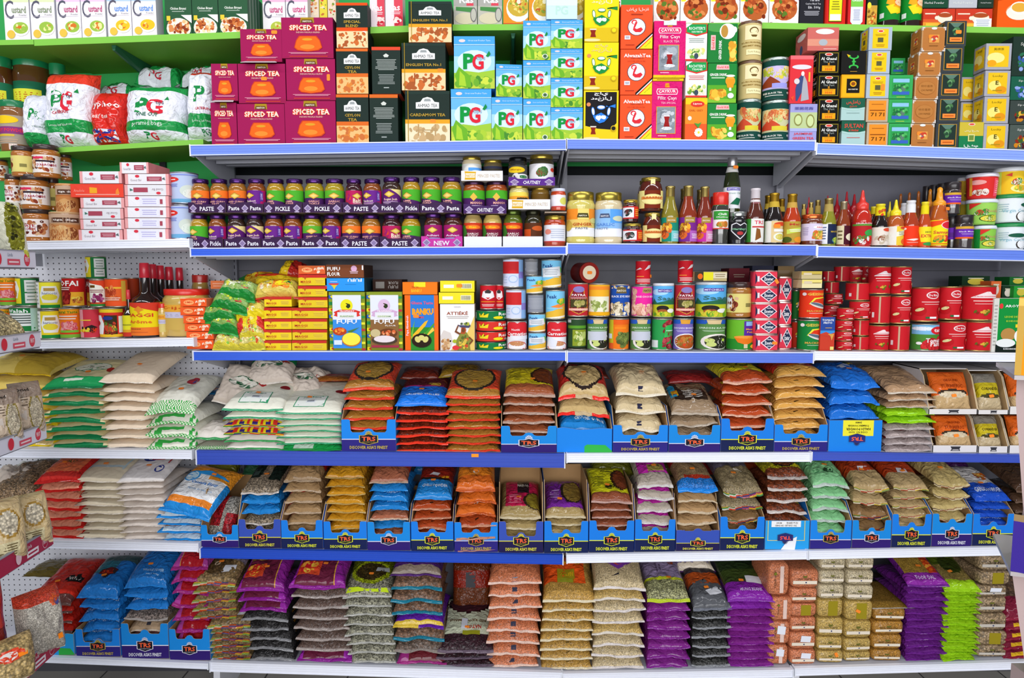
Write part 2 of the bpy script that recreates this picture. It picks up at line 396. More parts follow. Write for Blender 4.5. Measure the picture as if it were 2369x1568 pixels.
def green_z(px):   # top of the upper green shelf
    seg=((-80,94,77,91),(78.5,91,1000,57),(1001,57,1760,52),(1761,52,2480,66))
    for x0,t0,x1,t1 in seg:
        if px <= x1: break
    X0,Z0=at(x0,t0,GA); X1,Z1=at(x1,t1,GA); X=at(px,75,GA)[0]
    return Z0+(Z1-Z0)*(X-X0)/(X1-X0)+.0005
def green2_z(px):
    x0,t0,x1,t1=(-80,353,30,349) if px < 60 else (124,342,470,322)
    X0,Z0=at(x0,t0,G2); X1,Z1=at(x1,t1,G2); X=at(px,340,G2)[0]
    return Z0+(Z1-Z0)*(X-X0)/(X1-X0)+.0005
# steel bracket under the upper green shelf, dark slotted post
def gbracket(px0,py0,px1,lab):
    xa,za=at(px0,py0,GA+.02); z=green_z(px0)-.022
    m=M(); x=xa; m.add([(x-.008,GA+.02,z-.002),(x+.008,GA+.02,z-.002),(x+.008,GB,z-.002),(x-.008,GB,z-.002),(x-.004,GA+.02,z-.02),(x+.004,GA+.02,z-.02),(x+.004,GB,z-.075),(x-.004,GB,z-.075)],
        [(0,1,5,4),(1,2,6,5),(2,3,7,6),(3,0,4,7),(4,5,6,7),(3,2,1,0)],'1f5a3c','paint')
    m.box(x-.012,x+.012,GB-.012,GB,z-.5,z,'1c1d22','paint')
    inst([(None,m.mesh('shelf_bracket'))],'shelf_bracket',lab,'bracket')
gbracket(263,106,335,'dark green steel bracket and post under the upper left green shelf')
gbracket(1187,95,1187,'dark steel post behind the gap between blue tea boxes')
# ------------------------------------------------------------------ builders for the goods
def zb(row,xm,yb,Y):
    if row is not None and yb is None: return green_z(xm) if row == 'G' else green2_z(xm) if row == 'g' else shelf_z(row,xm)
    return at(xm,yb,Y)[1]
def span(x0,x1,yt,yb,Y,row=None):
    if row is None and yb is None: yb=yt+80
    xm=(x0+x1)/2; z0=zb(row,xm,yb,Y); ymid=(yt+(yb if yb else yt+90))/2
    X0=at(x0,ymid,Y)[0]; X1=at(x1,ymid,Y)[0]; z1=at(xm,yt,Y)[1]
    return (X0+X1)/2,X1-X0,z0,z1-z0
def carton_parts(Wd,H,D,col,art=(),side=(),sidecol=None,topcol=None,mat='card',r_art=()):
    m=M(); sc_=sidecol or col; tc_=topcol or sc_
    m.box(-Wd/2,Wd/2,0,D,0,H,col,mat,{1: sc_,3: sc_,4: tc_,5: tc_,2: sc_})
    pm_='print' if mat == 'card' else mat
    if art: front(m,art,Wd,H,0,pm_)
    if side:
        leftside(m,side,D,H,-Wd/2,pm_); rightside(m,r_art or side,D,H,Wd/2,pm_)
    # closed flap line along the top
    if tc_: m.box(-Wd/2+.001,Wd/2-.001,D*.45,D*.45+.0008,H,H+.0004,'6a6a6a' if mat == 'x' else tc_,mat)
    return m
def carton(name,label,x0,x1,yt,yb,col,art=(),Y=.015,D=.12,row=None,side=(),sidecol=None,topcol=None,mat='card',rz=0,group=None,cat='box',z0=None,rx=0,st=None):
    X,Wd,z,H=span(x0,x1,yt,yb,Y,row)
    if z0 is not None: H += z-z0; z=z0
    m=carton_parts(Wd-.0012,H-.0006,D,col,art,side,sidecol,topcol,mat)
    o=inst([(None,m.mesh(name))],name,label,cat,(X,Y,z),rz,group,rx=rx)
    for s_ in (st or ()):   # (u, v, rot)
        sticker(o,(s_[0]-.5)*Wd,-.0012,s_[1]*H,tilt=math.radians(s_[2]),c=s_[3] if len(s_) > 3 else 'ff8a1e',w=s_[4] if len(s_) > 4 else .02,h=s_[5] if len(s_) > 5 else .012)
    return o
PROF={
 'can': dict(body=[(.93,0),(1,.008),(1,.03),(.965,.04),(.965,.96),(1,.97),(1,.992),(.93,1),(.9,.975)],lab=(.045,.955,.968)),
 'ribcan': dict(body=[(.93,0),(1,.008),(1,.03),(.965,.04)]+[(.965-.012*(i % 2),.08+.04*i) for i in range(22)]+[(.965,.96),(1,.97),(1,.992),(.93,1),(.9,.975)],lab=(.045,.955,.972)),
 'jar': dict(body=[(.85,0),(.97,.012),(1,.04),(1,.66),(.985,.72),(.9,.785),(.8,.82),(.77,.84),(.77,.9)],lab=(.07,.645,1.004),lid=[(.8,.86),(.85,.87),(.87,.9),(.87,.96),(.83,.995),(.7,1.0)]),
 'widejar': dict(body=[(.88,0),(.98,.012),(1,.04),(1,.74),(.99,.79),(.93,.83),(.9,.85),(.9,.9)],lab=(.15,.7,1.004),lid=[(.92,.87),(.93,.88),(.93,.985),(.9,1.0)]),
 'nutjar': dict(body=[(.88,0),(.98,.012),(1,.04),(1,.1),(.965,.13),(.965,.68),(1,.71),(1,.76),(.93,.82),(.88,.84),(.88,.88)],lab=(.14,.67,.972),lid=[(.9,.84),(.92,.845),(.92,.99),(.88,1.0)]),
 'honey': dict(body=[(.75,0),(.86,.012),(.9,.06),(1,.32),(1,.5),(.97,.65),(.86,.8),(.76,.85),(.74,.88)],lab=(.08,.6,1.0),lid=[(.78,.88),(.8,.885),(.8,.985),(.74,1.0)]),
 'sauce': dict(body=[(.85,0),(.97,.01),(1,.03),(1,.47),(.97,.53),(.8,.63),(.58,.74),(.5,.8),(.46,.87),(.46,.9)],lab=(.05,.46,1.004),lid=[(.5,.82),(.52,.825),(.5,.955),(.55,.965),(.55,.995),(.5,1.0)]),
 'tallsauce': dict(body=[(.85,0),(.97,.008),(1,.02),(1,.67),(.93,.72),(.72,.82),(.56,.88),(.5,.92)],lab=(.42,.66,1.004),lid=[(.56,.9),(.58,.905),(.58,.985),(.52,1.0)]),
 'squeeze': dict(body=[(.85,0),(.97,.01),(1,.03),(1,.42),(.95,.55),(.8,.63),(.6,.68)],lab=(.05,.44,1.004),lid=[(.62,.66),(.64,.67),(.64,.76),(.34,.8),(.2,.9),(.14,.98),(.08,1.0)]),
 'mus': dict(body=[(.85,0),(.97,.01),(1,.03),(1,.45),(.9,.58),(.7,.68),(.6,.72)],lab=(.05,.46,1.004),lid=[(.64,.7),(.68,.71),(.66,.76),(.36,.8),(.3,.9),(.26,.93),(.3,.95),(.26,.98),(.1,1.0)]),
 'aroma': dict(body=[(.85,0),(.97,.008),(1,.02),(1,.4),(.97,.46),(.8,.52),(.45,.57),(.32,.62),(.3,.86)],lab=(.03,.47,1.004),lid=[(.32,.8),(.34,.805),(.3,.99),(.26,1.0)]),
 'tub': dict(body=[(.83,0),(.86,.008),(.94,.86),(.94,.9)],lab=(.05,.84,None),lid=[(.98,.86),(1,.865),(1,.95),(.97,.96),(.96,1.0),(.9,1.0)]),
 'shaker': dict(body=[(.9,0),(.98,.01),(1,.03),(1,.72),(.92,.76)],lab=(.3,.66,1.004),lid=[(.95,.76),(.97,.765),(.97,.985),(.93,1.0)]),
 'drum': dict(body=[(.97,0),(1,.01),(1,.93),(1.0,.94)],lab=(.02,.92,1.003),lid=[(1.01,.93),(1.02,.935),(1.02,.985),(.98,1.0)]),
}
_vc={}
def vessel_parts(kind,r,H,body,lid,labcol,art,mat='glass',lidmat='metal',n=28,band=None,bandart=(),turn=0.0,arc=math.pi*.92,rim='c9c2a4'):
    p=PROF[kind]; m=M()
    if kind in ('can','ribcan'):
        m.lathe([(a*r,z*H) for a,z in p['body']],n,body,'metal')
        m.lathe([(.05*r,.974*H),(.93*r,.975*H)],n,rim,'metal',cap=False)
    else: m.lathe([(a*r,z*H) for a,z in p['body']],n,body,mat)
    nm={'can': 'tin','ribcan': 'tin'}.get(kind,'jar'); parts=[(None,m.mesh(nm))]
    if 'lid' in p and lid:
        lm=M(); lm.lathe([(a*r,z*H) for a,z in p['lid']],n,lid,lidmat)
        if lidmat == 'plastic' or kind in ('sauce','nutjar'):
            pass
        parts.append(('cap' if kind in ('sauce','tallsauce','squeeze','mus','aroma','shaker') else 'lid',lm.mesh('lid')))
    if labcol:
        l0,l1,lr=p['lab']; a=M()
        if lr is None: ra,rb=.862*r*1.006,.94*r*1.006
        else: ra=rb=lr*r
        full=math.pi*2
        a.lathe([(ra,l0*H),(rb,l1*H)],n,labcol,'print',cap=False)
        if art: around(a,art,ra,(l1-l0)*H,l0*H,arc,'print',turn,rb)
        parts.append(('paper_label',a.mesh('label')))
    if band:   # neck or upper band: (z0, z1, rfrac0, rfrac1, colour)
        b=M()
        for q in band:
            z0,z1,r0,r1,c=q[:5]; b.lathe([(r0*r,z0*H),(r1*r,z1*H)],n,c,'print',cap=False)
            if len(q) > 5: around(b,q[5],r0*r,(z1-z0)*H,z0*H,math.pi*.8,'print',0,r1*r)
        parts.append(('neck_label',b.mesh('neck_label')))
    return parts
def vessel(kind,name,label,x0,x1,yt,yb,body,lid=None,labcol=None,art=(),Y=.02,row=None,cat=None,group=None,key=None,st=(),rz=0,z0=None,**kw):
    r0=(x1-x0)/2*(CD+Y)/FPX; X,Wd,z,H=span(x0,x1,yt,yb,Y+r0,row)
    if z0 is not None: H += z-z0; z=z0
    r=Wd/2
    if key:
        k=(key,kind)
        if k not in _vc: _vc[k]=(vessel_parts(kind,r,H,body,lid,labcol,art,**kw),r,H)
        parts,r_,H_=_vc[k]
        o=inst(parts,name,label,cat,(X,Y+r,z),rz,group,sc=(r/r_,r/r_,H/H_))
    else: o=inst(vessel_parts(kind,r,H,body,lid,labcol,art,**kw),name,label,cat,(X,Y+r,z),rz,group)
    for s_ in st:
        a=(s_[0]-.5)*math.pi; rr=r*1.012+.0012; t=sticker(o,rr*math.sin(a)/(o.scale[0]),-rr*math.cos(a)/(o.scale[1]),s_[1]*H/o.scale[2],rz=a,tilt=math.radians(s_[2] if len(s_) > 2 else 0),c=s_[3] if len(s_) > 3 else 'ff8a1e',w=s_[4] if len(s_) > 4 else .018,h=s_[5] if len(s_) > 5 else .011)
    return o
# ---- soft bags lying flat
def bag_surf(Wd,D,T,seed,flat=4.0,e=.14,wr=1.0,smile=0.0):
    rr=random.Random(seed); ph=[rr.uniform(0,6.28) for _ in range(8)]; f=[rr.uniform(1.2,4.4) for _ in range(8)]
    am=[rr.uniform(.5,1) for _ in range(8)]
    sm=smile+rr.uniform(-.22,.16); tl=rr.uniform(-.08,.08)
    wm=min(wr,1.25)
    def mid(u,t): return T*(e+(.045*wm*am[0]*math.sin(f[0]*u+ph[0])+.022*wm*math.sin(2.3*f[1]*u+ph[1])+.018*wm*math.sin(4.1*f[2]*u+ph[2])+tl*u+sm*(u*u-.3))*math.exp(-3.5*t))
    def top(u,t,lift=0.0):
        v=2*t-1; a=max(0,1-abs(u)**(flat+1))**.5; b=max(0,1-abs(v)**3.2)**.52; ab=a*b
        edge=math.exp(-t*7)
        w=T*wr*(.035*am[2]*math.sin((5+f[5])*u+ph[2]+3*t)*edge+.07*am[3]*noise.noise((u*4.5+ph[0],t*16,ph[1]))+.05*noise.noise((u*11,t*30+ph[2],ph[3]))*(edge+.25)+.045*am[4]*math.sin(f[4]*1.3*u+ph[4]+5*t)*math.sin(4*t+ph[5])+.018*math.sin(14*t+6*u+ph[6]))*(ab**.5)
        x=Wd/2*u*(1-.05*math.sin(math.pi*t)**.5*1.0+.012*math.sin(3*t*3+ph[7]))
        m_=mid(u,t)
        return (x,t*D,m_+(T*.985-T*e)*ab+w+lift)
    def bot(u,t):
        v=2*t-1; a=max(0,1-abs(u)**flat)**.6; b=max(0,1-abs(v)**3.5)**.7
        p=top(u,t); m_=mid(u,t)
        return (p[0],p[1],m_-(T*e*.985)*a*b*1.0-(m_-T*e)*a*b)
    return top,bot,mid
def inside(sh,s,t):
    k=sh[0]
    if k == 'r': return sh[1] <= s <= sh[3] and sh[2] <= t <= sh[4]
    if k == 'e': return ((s-sh[1])/sh[3])**2+((t-sh[2])/sh[4])**2 <= 1
    if k == 's': return (int(s*sh[1]+t*sh[2]) % 2) == 0 and t <= sh[3]     # slanted stripes along the front
    if k == 'c': return (int(s*sh[1])+int(t*sh[2])) % 2 == 0 and t <= sh[3]
    return False
def bag_mesh(Wd,D,T,col,mat,paint=(),art=(),seed=1,seal=None,fine=False,wr=1.0,smile=0.0,flat=4.0,sealmat='film',rb=None):
    top,bot,mid=bag_surf(Wd,D,T,seed,flat,wr=wr,smile=smile)
    nu,nv=(48,34) if fine else (26,13); m=M()
    us=[-math.cos(math.pi*i/nu)*.35+(-1+2*i/nu)*.65 for i in range(nu+1)]
    ts=[(j/nv)**1.45 for j in range(nv+1)]
    vs=[top(u,t) for t in ts for u in us]; gr={}
    for j in range(nv):
        for i in range(nu):
            s=(us[i]+us[i+1])/4+.5; t=(ts[j]+ts[j+1])/2; c,mt=col,mat
            for sh in paint:
                if inside(sh,s,t): c=sh[5]; mt=sh[6] if len(sh) > 6 else mat
            a=j*(nu+1)+i; gr.setdefault(mt,([],[])); gr[mt][0].append((a,a+1,a+nu+2,a+nu+1)); gr[mt][1].append(c)
    for mt,(fs,cs) in gr.items(): m.add(vs,fs,cs,mt,True)
    nb=5; tb=[0,.06,.25,.75,.94,1.0]; ub=us[::2] if nu % 2 == 0 else us; k=len(ub)
    vb=[bot(u,t) for t in tb for u in ub]
    m.add(vb,[(j*k+i,(j+1)*k+i,(j+1)*k+i+1,j*k+i+1) for j in range(nb) for i in range(k-1)],paint[0][5] if False else (rb or col),mat,True)
    if art: decal(m,art,Wd,D,lambda x,y,l: top(max(-1,min(1,2*x/Wd-1)),y/D,l+.0006),'print',curved=.03)
    parts=[(None,m.mesh('bag'))]
    if seal:
        sc_,ln_,dr=seal[:3]; sp=M(); rr=random.Random(seed+7); p1,p2=rr.uniform(0,6),rr.uniform(0,6); n=30
        us2=[-1+2*i/n for i in range(n+1)]; rows_=[]
        for q in (0,.35,.7,1):
            rows_.append([(top(u,0)[0]*(1+.015*q),-ln_*.62*q*(1+.12*math.sin(3*u+p1)),mid(u,0)-dr*.35*T*q*q-.0+T*.03*q*math.sin(5*u+p2)) for u in us2])
        vs=[p for r_ in rows_ for p in r_]; cs=[]; fs=[]
        for j in range(3):
            for i in range(n):
                a=j*(n+1)+i; fs.append((a,a+1,a+n+2,a+n+1)); c=sc_
                if isinstance(sc_,(list,tuple)) and not isinstance(sc_,str): c=sc_[(i*len(sc_)//n+(j if len(sc_) > 2 else 0)) % len(sc_)] if len(sc_) != 3 else sc_[i*3//n]
                cs.append(c)
        sp.add(vs,fs,cs,seal[3] if len(seal) > 3 else sealmat,True); parts.append(('seal',sp.mesh('seal')))
    return parts
KIND={}
def K(name,desc,col,mat='flour',seal=None,paint=(),art=(),tpaint=(),tart=(),wr=1.0,tcol=None,dot=None,cat='bag',tdesc=None,obj='food_bag',smile=0.0,rb=None,flat=4.0):
    if obj == 'food_bag':
        d_=desc.lower()
        obj='flour_bag' if 'flour' in d_ or 'pale' in d_ or 'tea' in d_ else 'lentil_bag' if any(q in d_ for q in ('lentil','pea','bean','seed','purple','rice','violet','maroon','soup','lime')) else 'spice_bag'
    KIND[name]=dict(desc=desc,col=col,mat=mat,seal=seal,paint=paint,art=art,tpaint=tpaint or paint,tart=tart or art,wr=wr,tdesc=tdesc or desc,cat=cat,obj=obj,smile=smile,rb=rb,flat=flat)
def short(desc,mid,where):
    L=lambda: '%s,%s %s' % (desc,mid,where)
    for a,b in (('clear bag of','bag of'),(' a fine ',' a '),('slanted ',''),('dim ',''),('glossy ',''),('plump ',''),('crumpled ',''),(' right of the green packets',''),(' beside an upside-down box',''),(' beside the blue rail end',''),(' at the left edge',''),(' at the right edge',''),(' by the left rack',''),
                 (' powder',''),('the stack in the','the'),('the stack of','the'),(' left of the display trays',''),(' between two coriander stacks','')):
        if len(L().split()) <= 16: return L()
        if a.startswith(' ') and b == '' and a != ' powder': where=where.replace(a,b)
        elif a.startswith('the'): where=where.replace(a,'the pile in the' if 'in the' in a else 'the pile of')
        else: desc=desc.replace(a,b)
    if len(L().split()) > 16: desc=desc.split(' with ')[0].split(' edged ')[0].split(' under ')[0]
    return L()
def stack(row,x0,x1,ys,n,kinds,where,Y=.016,D=.235,zbase=None,lean=0,jit=.003,group=None,fat=1.0,topfat=1.0,st=True,seed=0,rzj=1.5,fs=None,zs=None):
    """a pile of bags; ys: picture row of the topmost bag's front seal; kinds listed from the top down (last repeats)"""
    xm=(x0+x1)/2; z0=shelf_z(row,xm) if zbase is None else zbase
    zt_=at(xm,ys,Y)[1]; sp=(zt_-z0)/max(.2,(n-1+.2)); ym=ys+30
    if isinstance(kinds,str): kinds=[kinds]
    ks=[kinds[min(i,len(kinds)-1)] for i in range(n)]; group=group or where.replace('the stack','bags stacked').replace('the pile','bags piled')
    rr=random.Random(seed*977+int(x0)); cache={}; objs=[]
    X0a,X1a=at(x0,ys,Y)[0],at(x1,ys,Y)[0]; yb_=CY-0
    Wd=X1a-X0a; Xc=(X0a+X1a)/2
    for i in range(n):
        lev=n-1-i; kd=KIND[ks[i]]; var=rr.randrange(5); top_=(i == 0); th=sp*(topfat if top_ else 1)
        ck=(ks[i],var,top_)
        if ck not in cache:
            seal=kd['seal']
            cache[ck]=bag_mesh(Wd,D,th,kd['col'],kd['mat'],kd['tpaint'] if top_ else kd['paint'],kd['tart'] if top_ else kd['art'],seed*31+var*7+int(x0),seal,fine=top_,wr=kd['wr'],smile=kd['smile'],rb=kd['rb'],flat=kd['flat'])
        lx=lean*(lev/(max(1,n-1))-1)*(CD/FPX)
        desc=kd['tdesc'] if top_ else kd['desc']
        lab=short(desc,' '+ordn(i,n)+' of' if n > 1 else '',where)
        o=inst(cache[ck],kd['obj'],lab,kd['cat'],(Xc+lx+rr.uniform(-jit,jit),Y+rr.uniform(0,.006),z0+lev*sp),math.radians(rr.uniform(-rzj,rzj)),group)
        if top_ and row in (4,5,6) and n > 2:
            av=shelf_z(row-1,xm)-.05-(z0+lev*sp+th); o.rotation_euler[0]=max(0,min(math.radians(15),math.asin(max(0,min(.9,av/D)))))
        if top_ and st:
            u=rr.uniform(-.25,.25); tp=bag_surf(Wd,D,th,seed*31+var*7+int(x0),kd['flat'],wr=kd['wr'],smile=kd['smile'])[0]
            p=tp(u,.33); p2=tp(u,.43)
            sticker(o,p[0],p[1],p[2]+.0035,rz=rr.uniform(-.4,.4),rx=math.radians(-90)+math.atan2(p2[2]-p[2],p2[1]-p[1]))
        objs.append(o)
    return objs,Xc,Wd,z0
# ---- shelf-ready trays
def fan(u,v,r,c,asp,flip=False,hole='201c1c'):
    out=[E(u,v,r*1.0,r*1.0*asp,hole)]; k=-1 if flip else 1
    for i in range(7):
        a=math.radians(180/6*i); a0,a1=a-.16,a+.16
        out.append(P([(u,v),(u+r*1.5*math.cos(a0),v+k*r*1.5*asp*math.sin(a0)),(u+r*1.6*math.cos(a),v+k*r*1.6*asp*math.sin(a)),(u+r*1.5*math.cos(a1),v+k*r*1.5*asp*math.sin(a1))],c))
    return out
def trs_logo(u,v,w,h,asp,edge='e8e0d0',fill='1c1c28',tc='ff6a3c',flip=False):
    r=180 if flip else 0; k=-1 if flip else 1
    def hexa(s): return P([(u-w*s,v-k*h*.42*s),(u-w*.0,v-k*h*.75*s),(u+w*s,v-k*h*.42*s),(u+w*s,v+k*h*.5*s),(u+w*.55*s,v+k*h*.5*s),(u,v+k*h*.72*s),(u-w*.55*s,v+k*h*.5*s),(u-w*s,v+k*h*.5*s)],edge if s > 1 else fill)
    return fan(u,v+k*h*.68,w*.26,edge,asp,flip)+[hexa(1.1),hexa(1.0),T('TRS',u,v+k*h*.04,w*1.6,tc,h*.62,r,1),T("ASIA'S FINEST FOODS",u,v-k*h*.42,w*1.5,edge,None,r,0)]
_tray_n=[0]
def tray(row,x0,x1,yt,yn,label,scheme=0,Y=.004,D=.27,flip=False,back=.16,group=None,tag=True,st=False,torn=False,plain=False,brown_l=0,yb=None):
    """yt: top of the side lugs, yn: bottom of the notch"""
    xm=(x0+x1)/2; z0=shelf_z(row,xm); yb=CY; X0=at(x0,yt+40,Y)[0]; X1=at(x1,yt+40,Y)[0]; Wd=X1-X0-.0012
    h=at(xm,yt,Y)[1]-z0; hn=at(xm,yn,Y)[1]-z0
    sch=[('1f86e6','30287e','e9e6f2','c9b24a'),('1e7fe4','1a2450','e8ee3a','e8ee3a'),('3a54b4','241f4e','e8e04a','e8e04a'),('2a5fd0','3a1f96','dfe6f4','dfe6f4'),('2aa0e6','2a9ae0','e6d36a','e6d36a'),('1c8ade','33206f','e6e6f2','e6e6f2')][scheme]
    m=M(); t=.0025; bc='b18a5a'
    if flip or torn: outl=[(0,0),(1,0),(1,1),(0,1)] if flip else [(0,0),(1,0),(1,.97),(.8,1.0),(.6,.96),(.42,.93),(.3,.97),(.12,1.03),(0,1.0)]
    else:
        n_=hn/h
        outl=[(0,0),(1,0),(1,.97),(.985,1),(.87,1),(.845,.97),(.83,n_+.06),(.80,n_),(.64,n_),(.6,n_+.02),(.56,n_+.1),(.5,n_+.125),(.44,n_+.1),(.4,n_+.02),(.36,n_),(.2,n_),(.17,n_+.06),(.155,.97),(.13,1),(.015,1),(0,.97)]
    k=len(outl); fv=[(-Wd/2+a*Wd,0,b*h) for a,b in outl]; bv=[(p[0],t,p[2]) for p in fv]
    m.add(fv+bv,[tuple(range(k)),tuple(reversed(range(k,2*k)))]+[(i,k+i,k+(i+1) % k,(i+1) % k) for i in range(k)],[sch[0],bc]+['c4a67a']*k,'print')
    hb=max(h,back)
    for s_ in (-1,1):
        xo=s_*Wd/2; xi=xo-s_*t; pr=[(t,0),(D,0),(D,hb),(.055,hb),(t,h)]
        vs=[(xo,y,z) for y,z in pr]+[(xi,y,z) for y,z in pr]
        fc=[(0,1,2,3,4),(9,8,7,6,5)] if s_ > 0 else [(4,3,2,1,0),(5,6,7,8,9)]
        m.add(vs,fc+[(i,(i+1) % 5,5+(i+1) % 5,5+i) for i in range(5)],[sch[0],bc]+['c4a67a']*5,'board')
    m.box(-Wd/2,Wd/2,D-t,D,0,hb,bc,'board'); m.box(-Wd/2+t,Wd/2-t,t,D-t,0,t,bc,'board')
    A=[]; asp=Wd/h
    if plain: A=[P([(.5,.0),(1,.0),(1,.06),(.88,.3),(.55,.32),(.5,.25)],'35b44a')] if torn else []
    elif flip:
        if scheme == 4: A=[R(.05,.30,.9,.32,'e6d36a'),R(.05,.3,.065,1,'e6d36a'),R(.885,.3,.9,1,'e6d36a'),R(.13,.78,.8,.99,'f4f4f4'),T('TRS CHILLIES CRUSHED',.46,.83,.5,'3a3a3a',None,180),T('12 x 250G',.6,.92,.25,'3a3a3a',None,180),T('M1260',.3,.92,.12,'3a3a3a',None,180),P([(.36,0),(.68,0),(.72,.45),(.5,.3)],'f0f2f6')]+trs_logo(.45,.42,.16,.2,asp,'3a3a6a','2a2e6e','ff5a4a',True)
        else: A=[R(.26,.5,.84,1,'f2ea3c'),T('CODE NO. 02030',.55,.62,.36,'1a1a1a',None,180),T('HALDI POWDER',.55,.72,.46,'1a1a1a',None,180),T('TURMERIC POWDER',.55,.83,.4,'1a1a1a',None,180),T('50400',.55,.93,.12,'1a1a1a',None,180)]+trs_logo(.53,.42,.14,.2,asp,'3a3a6a','2a2e7e','ff6a3c',True)
    else:
        hs=.36 if tag else .3
        A=[R(0,0,1,hs,sch[1]),R(0,hs,1,hs+.025,sch[2])]+trs_logo(.5,.38 if tag else .36,.16 if tag else .17,.22,asp,sch[3],'1c1c28')
        if tag: A += [T("DISCOVER ASIA'S FINEST",.5,.12,.7,sch[3],.105)]
    front(m,A,Wd,h,0,'print')
    o=inst([(None,m.mesh('display_tray'))],'display_tray',label,'display tray',(at(xm,yt+40,Y)[0],Y,z0),0,group or 'blue display trays on the %s shelves' % ROWN[row])
    if st: sticker(o,.1*Wd,-.0012,h*.42)
    return o,z0+t+.001
def trayed(row,x0,x1,yt,yn,tlabel,ys,n,kinds,where,inset=5,tk=None,**kw):
    o,zf=tray(row,x0,x1,yt,yn,tlabel,**(tk or {}))
    return stack(row,x0+inset,x1-inset,ys,n,kinds,where,Y=kw.pop('Y',.026),D=kw.pop('D',.225),zbase=zf,**kw)
# ================================================================== upper green shelf and the tea shelf
def lab(*a): return ' '.join(a)
def custard(x0,x1,tint,accent,lbl,yt=-30,yb=None,Y=.075,bowl='b8c84a',mid='d9742a',grp='custard powder cartons'):
    A=[R(0,0,1,1,'f1ecee'),R(0,.72,1,1,tint),P([(.25,.78),(.75,.78),(.75,.88),(.5,.97),(.25,.88)],'d04438'),T('Laziza',.5,.83,.36,'ffffff',.07),
         T('C',.22,.58,.34,'5a5a6a',.34,0,0),T('ustard',.6,.58,.56,accent,.13),T('Powder',.75,.48,.3,'8a8a92',None,0,0),R(.08,.44,.92,.446,'cfc8d4'),
         E(.64,.23,.34,.14,'f4f4ea'),E(.64,.24,.3,.11,bowl),BL(.42,.16,.88,.32,[bowl,mid,'e8e49a'],12,.1,int(x0)),E(.25,.12,.16,.08,'e6bf4a')]
    return carton('custard_carton',lbl,x0,x1,yt,yb,'f1ecee',A,Y,.05,'G',sidecol='d8d8e0',topcol='e8e4ea',group=grp)
for x0,x1,t,a,l in ((8,67,'dfe8b8','8a9a7a','custard carton with green print, first from the left end'),(69,126,'dfe8b8','8a9a7a','custard carton with green print, second from the left end'),(130,186,'eac8ea','c05a84','custard carton with pink lettering and green bowl, first of two'),(187,243,'eac8ea','c05a84','custard carton with pink lettering and green bowl, second of two'),(247,303,'b8d0f2','6a9ae0','custard carton with blue lettering, left one of the blue pair'),(304,361,'b8d0f2','6a9ae0','custard carton with blue lettering, right one of the blue pair')):
    custard(x0,x1,t,a,l,bowl='e8c22a' if 'blue' in l else '9cc04a')
for i,(x0,x1,l) in enumerate(((607,660,'pink custard carton above the spiced tea, left one'),(661,712,'pink custard carton above the spiced tea, right one'))): custard(x0,x1,'f2b8d4','d05a8a',l,Y=.16)
meal=['d88a50','e8b880','b85a28','c8763c','f0d8a8','8a3a1c']
for i,(x0,x1) in enumerate(((381,443),(444,504),(505,573))):
    A=[R(0,.42,1,1,'2f5a3c'),E(.5,.9,.26,.1,'e8c89a'),E(.5,.9,.24,.085,'d8441e'),T('Shan',.5,.9,.3,'f4d81e',.08),T('Chicken Biryani',.5,.55,.6,'e6ece0',.07),LN(.25,.48,.75,.51,'b8c8b8',1),
         E(.5,.14,.46,.22,'efe6d8'),BL(.08,.02,.92,.34,meal,46,.08,i+3),P([(.6,.42),(1,.42),(1,.25)],'f0ece4'),R(.06,.3,.2,.4,'e8c83a')]
    carton('rice_mix_carton','dark green biryani mix carton, %s of the row of three' % ('left','middle','right')[i],x0,x1,-30,None,'2f5a3c',A,.075,.2,'G',side=[R(.0,0,1,1,'4a6a58')]+[R(.1+.14*k,0,.12+.14*k,1,'b8c4bc') for k in range(6)],sidecol='3a5a48',group='biryani mix cartons')
mix=['e0b070','c8763c','7a9a3a','d84a2a','f0e0c0']
for i,(x0,x1,yt,yb) in enumerate(((713,738,-25,None),(739,757,-25,None),(758,777,-25,None))):
    carton('recipe_mix_carton','small crowded recipe mix carton, %s behind the spiced tea' % ('first','second','third')[i],x0,x1,yt,yb,('e8d8c0','e6d84a','e8d8c0')[i],[BL(0,.5,1,.95,mix,26,.16,i),P([(.2,.34),(.8,.34),(.5,.46)],'c83a3a'),LN(.1,.1,.9,.3,'7a9a4a',2)],.2,.05,'G',group='recipe mix cartons')
ras=['f0e8e0','d8a0a0','c8486a']
for i,(x0,x1) in enumerate(((855,890),(891,932))):
    carton('dessert_mix_carton','pink and white dessert mix carton, %s one between the black tea towers' % ('left','right')[i],x0,x1,-30,None,'f0dfe2',[R(.5,.0,1,.9,'d84a5a'),P([(.1,.78),(.9,.78),(.5,.92)],'c83040'),T('Ras',.5,.5,.7,'fdf4f4',.17),BL(.4,.05,1,.3,['c82a3a','e8d0c8','f4e4dc'],14,.16,i),LN(.3,.32,.9,.4,'f4dce0',2)],.075,.06,'G',group='dessert mix cartons')
for i,(x0,x1) in enumerate(((1049,1104),(1105,1162))):
    carton('dessert_mix_carton','grey-green dessert mix carton in clear wrap, %s one' % ('left','right')[i],x0,x1,-25,None,'b9b8aa',[R(0,.55,1,1,'a8a8a0'),T('Ras',.55,.72,.6,'f0eeec',.2),R(.55,.55,.85,.62,'d84a5a'),P([(.1,.42),(.9,.36),(.9,.5),(.1,.52)],'4a8a4a'),E(.5,.2,.45,.16,'cfc8a8'),E(.85,.3,.14,.2,'6a6a6a'),E(.85,.3,.11,.17,'b9b8aa')],.075,.06,'G',mat='wrap',group='dessert mix cartons')
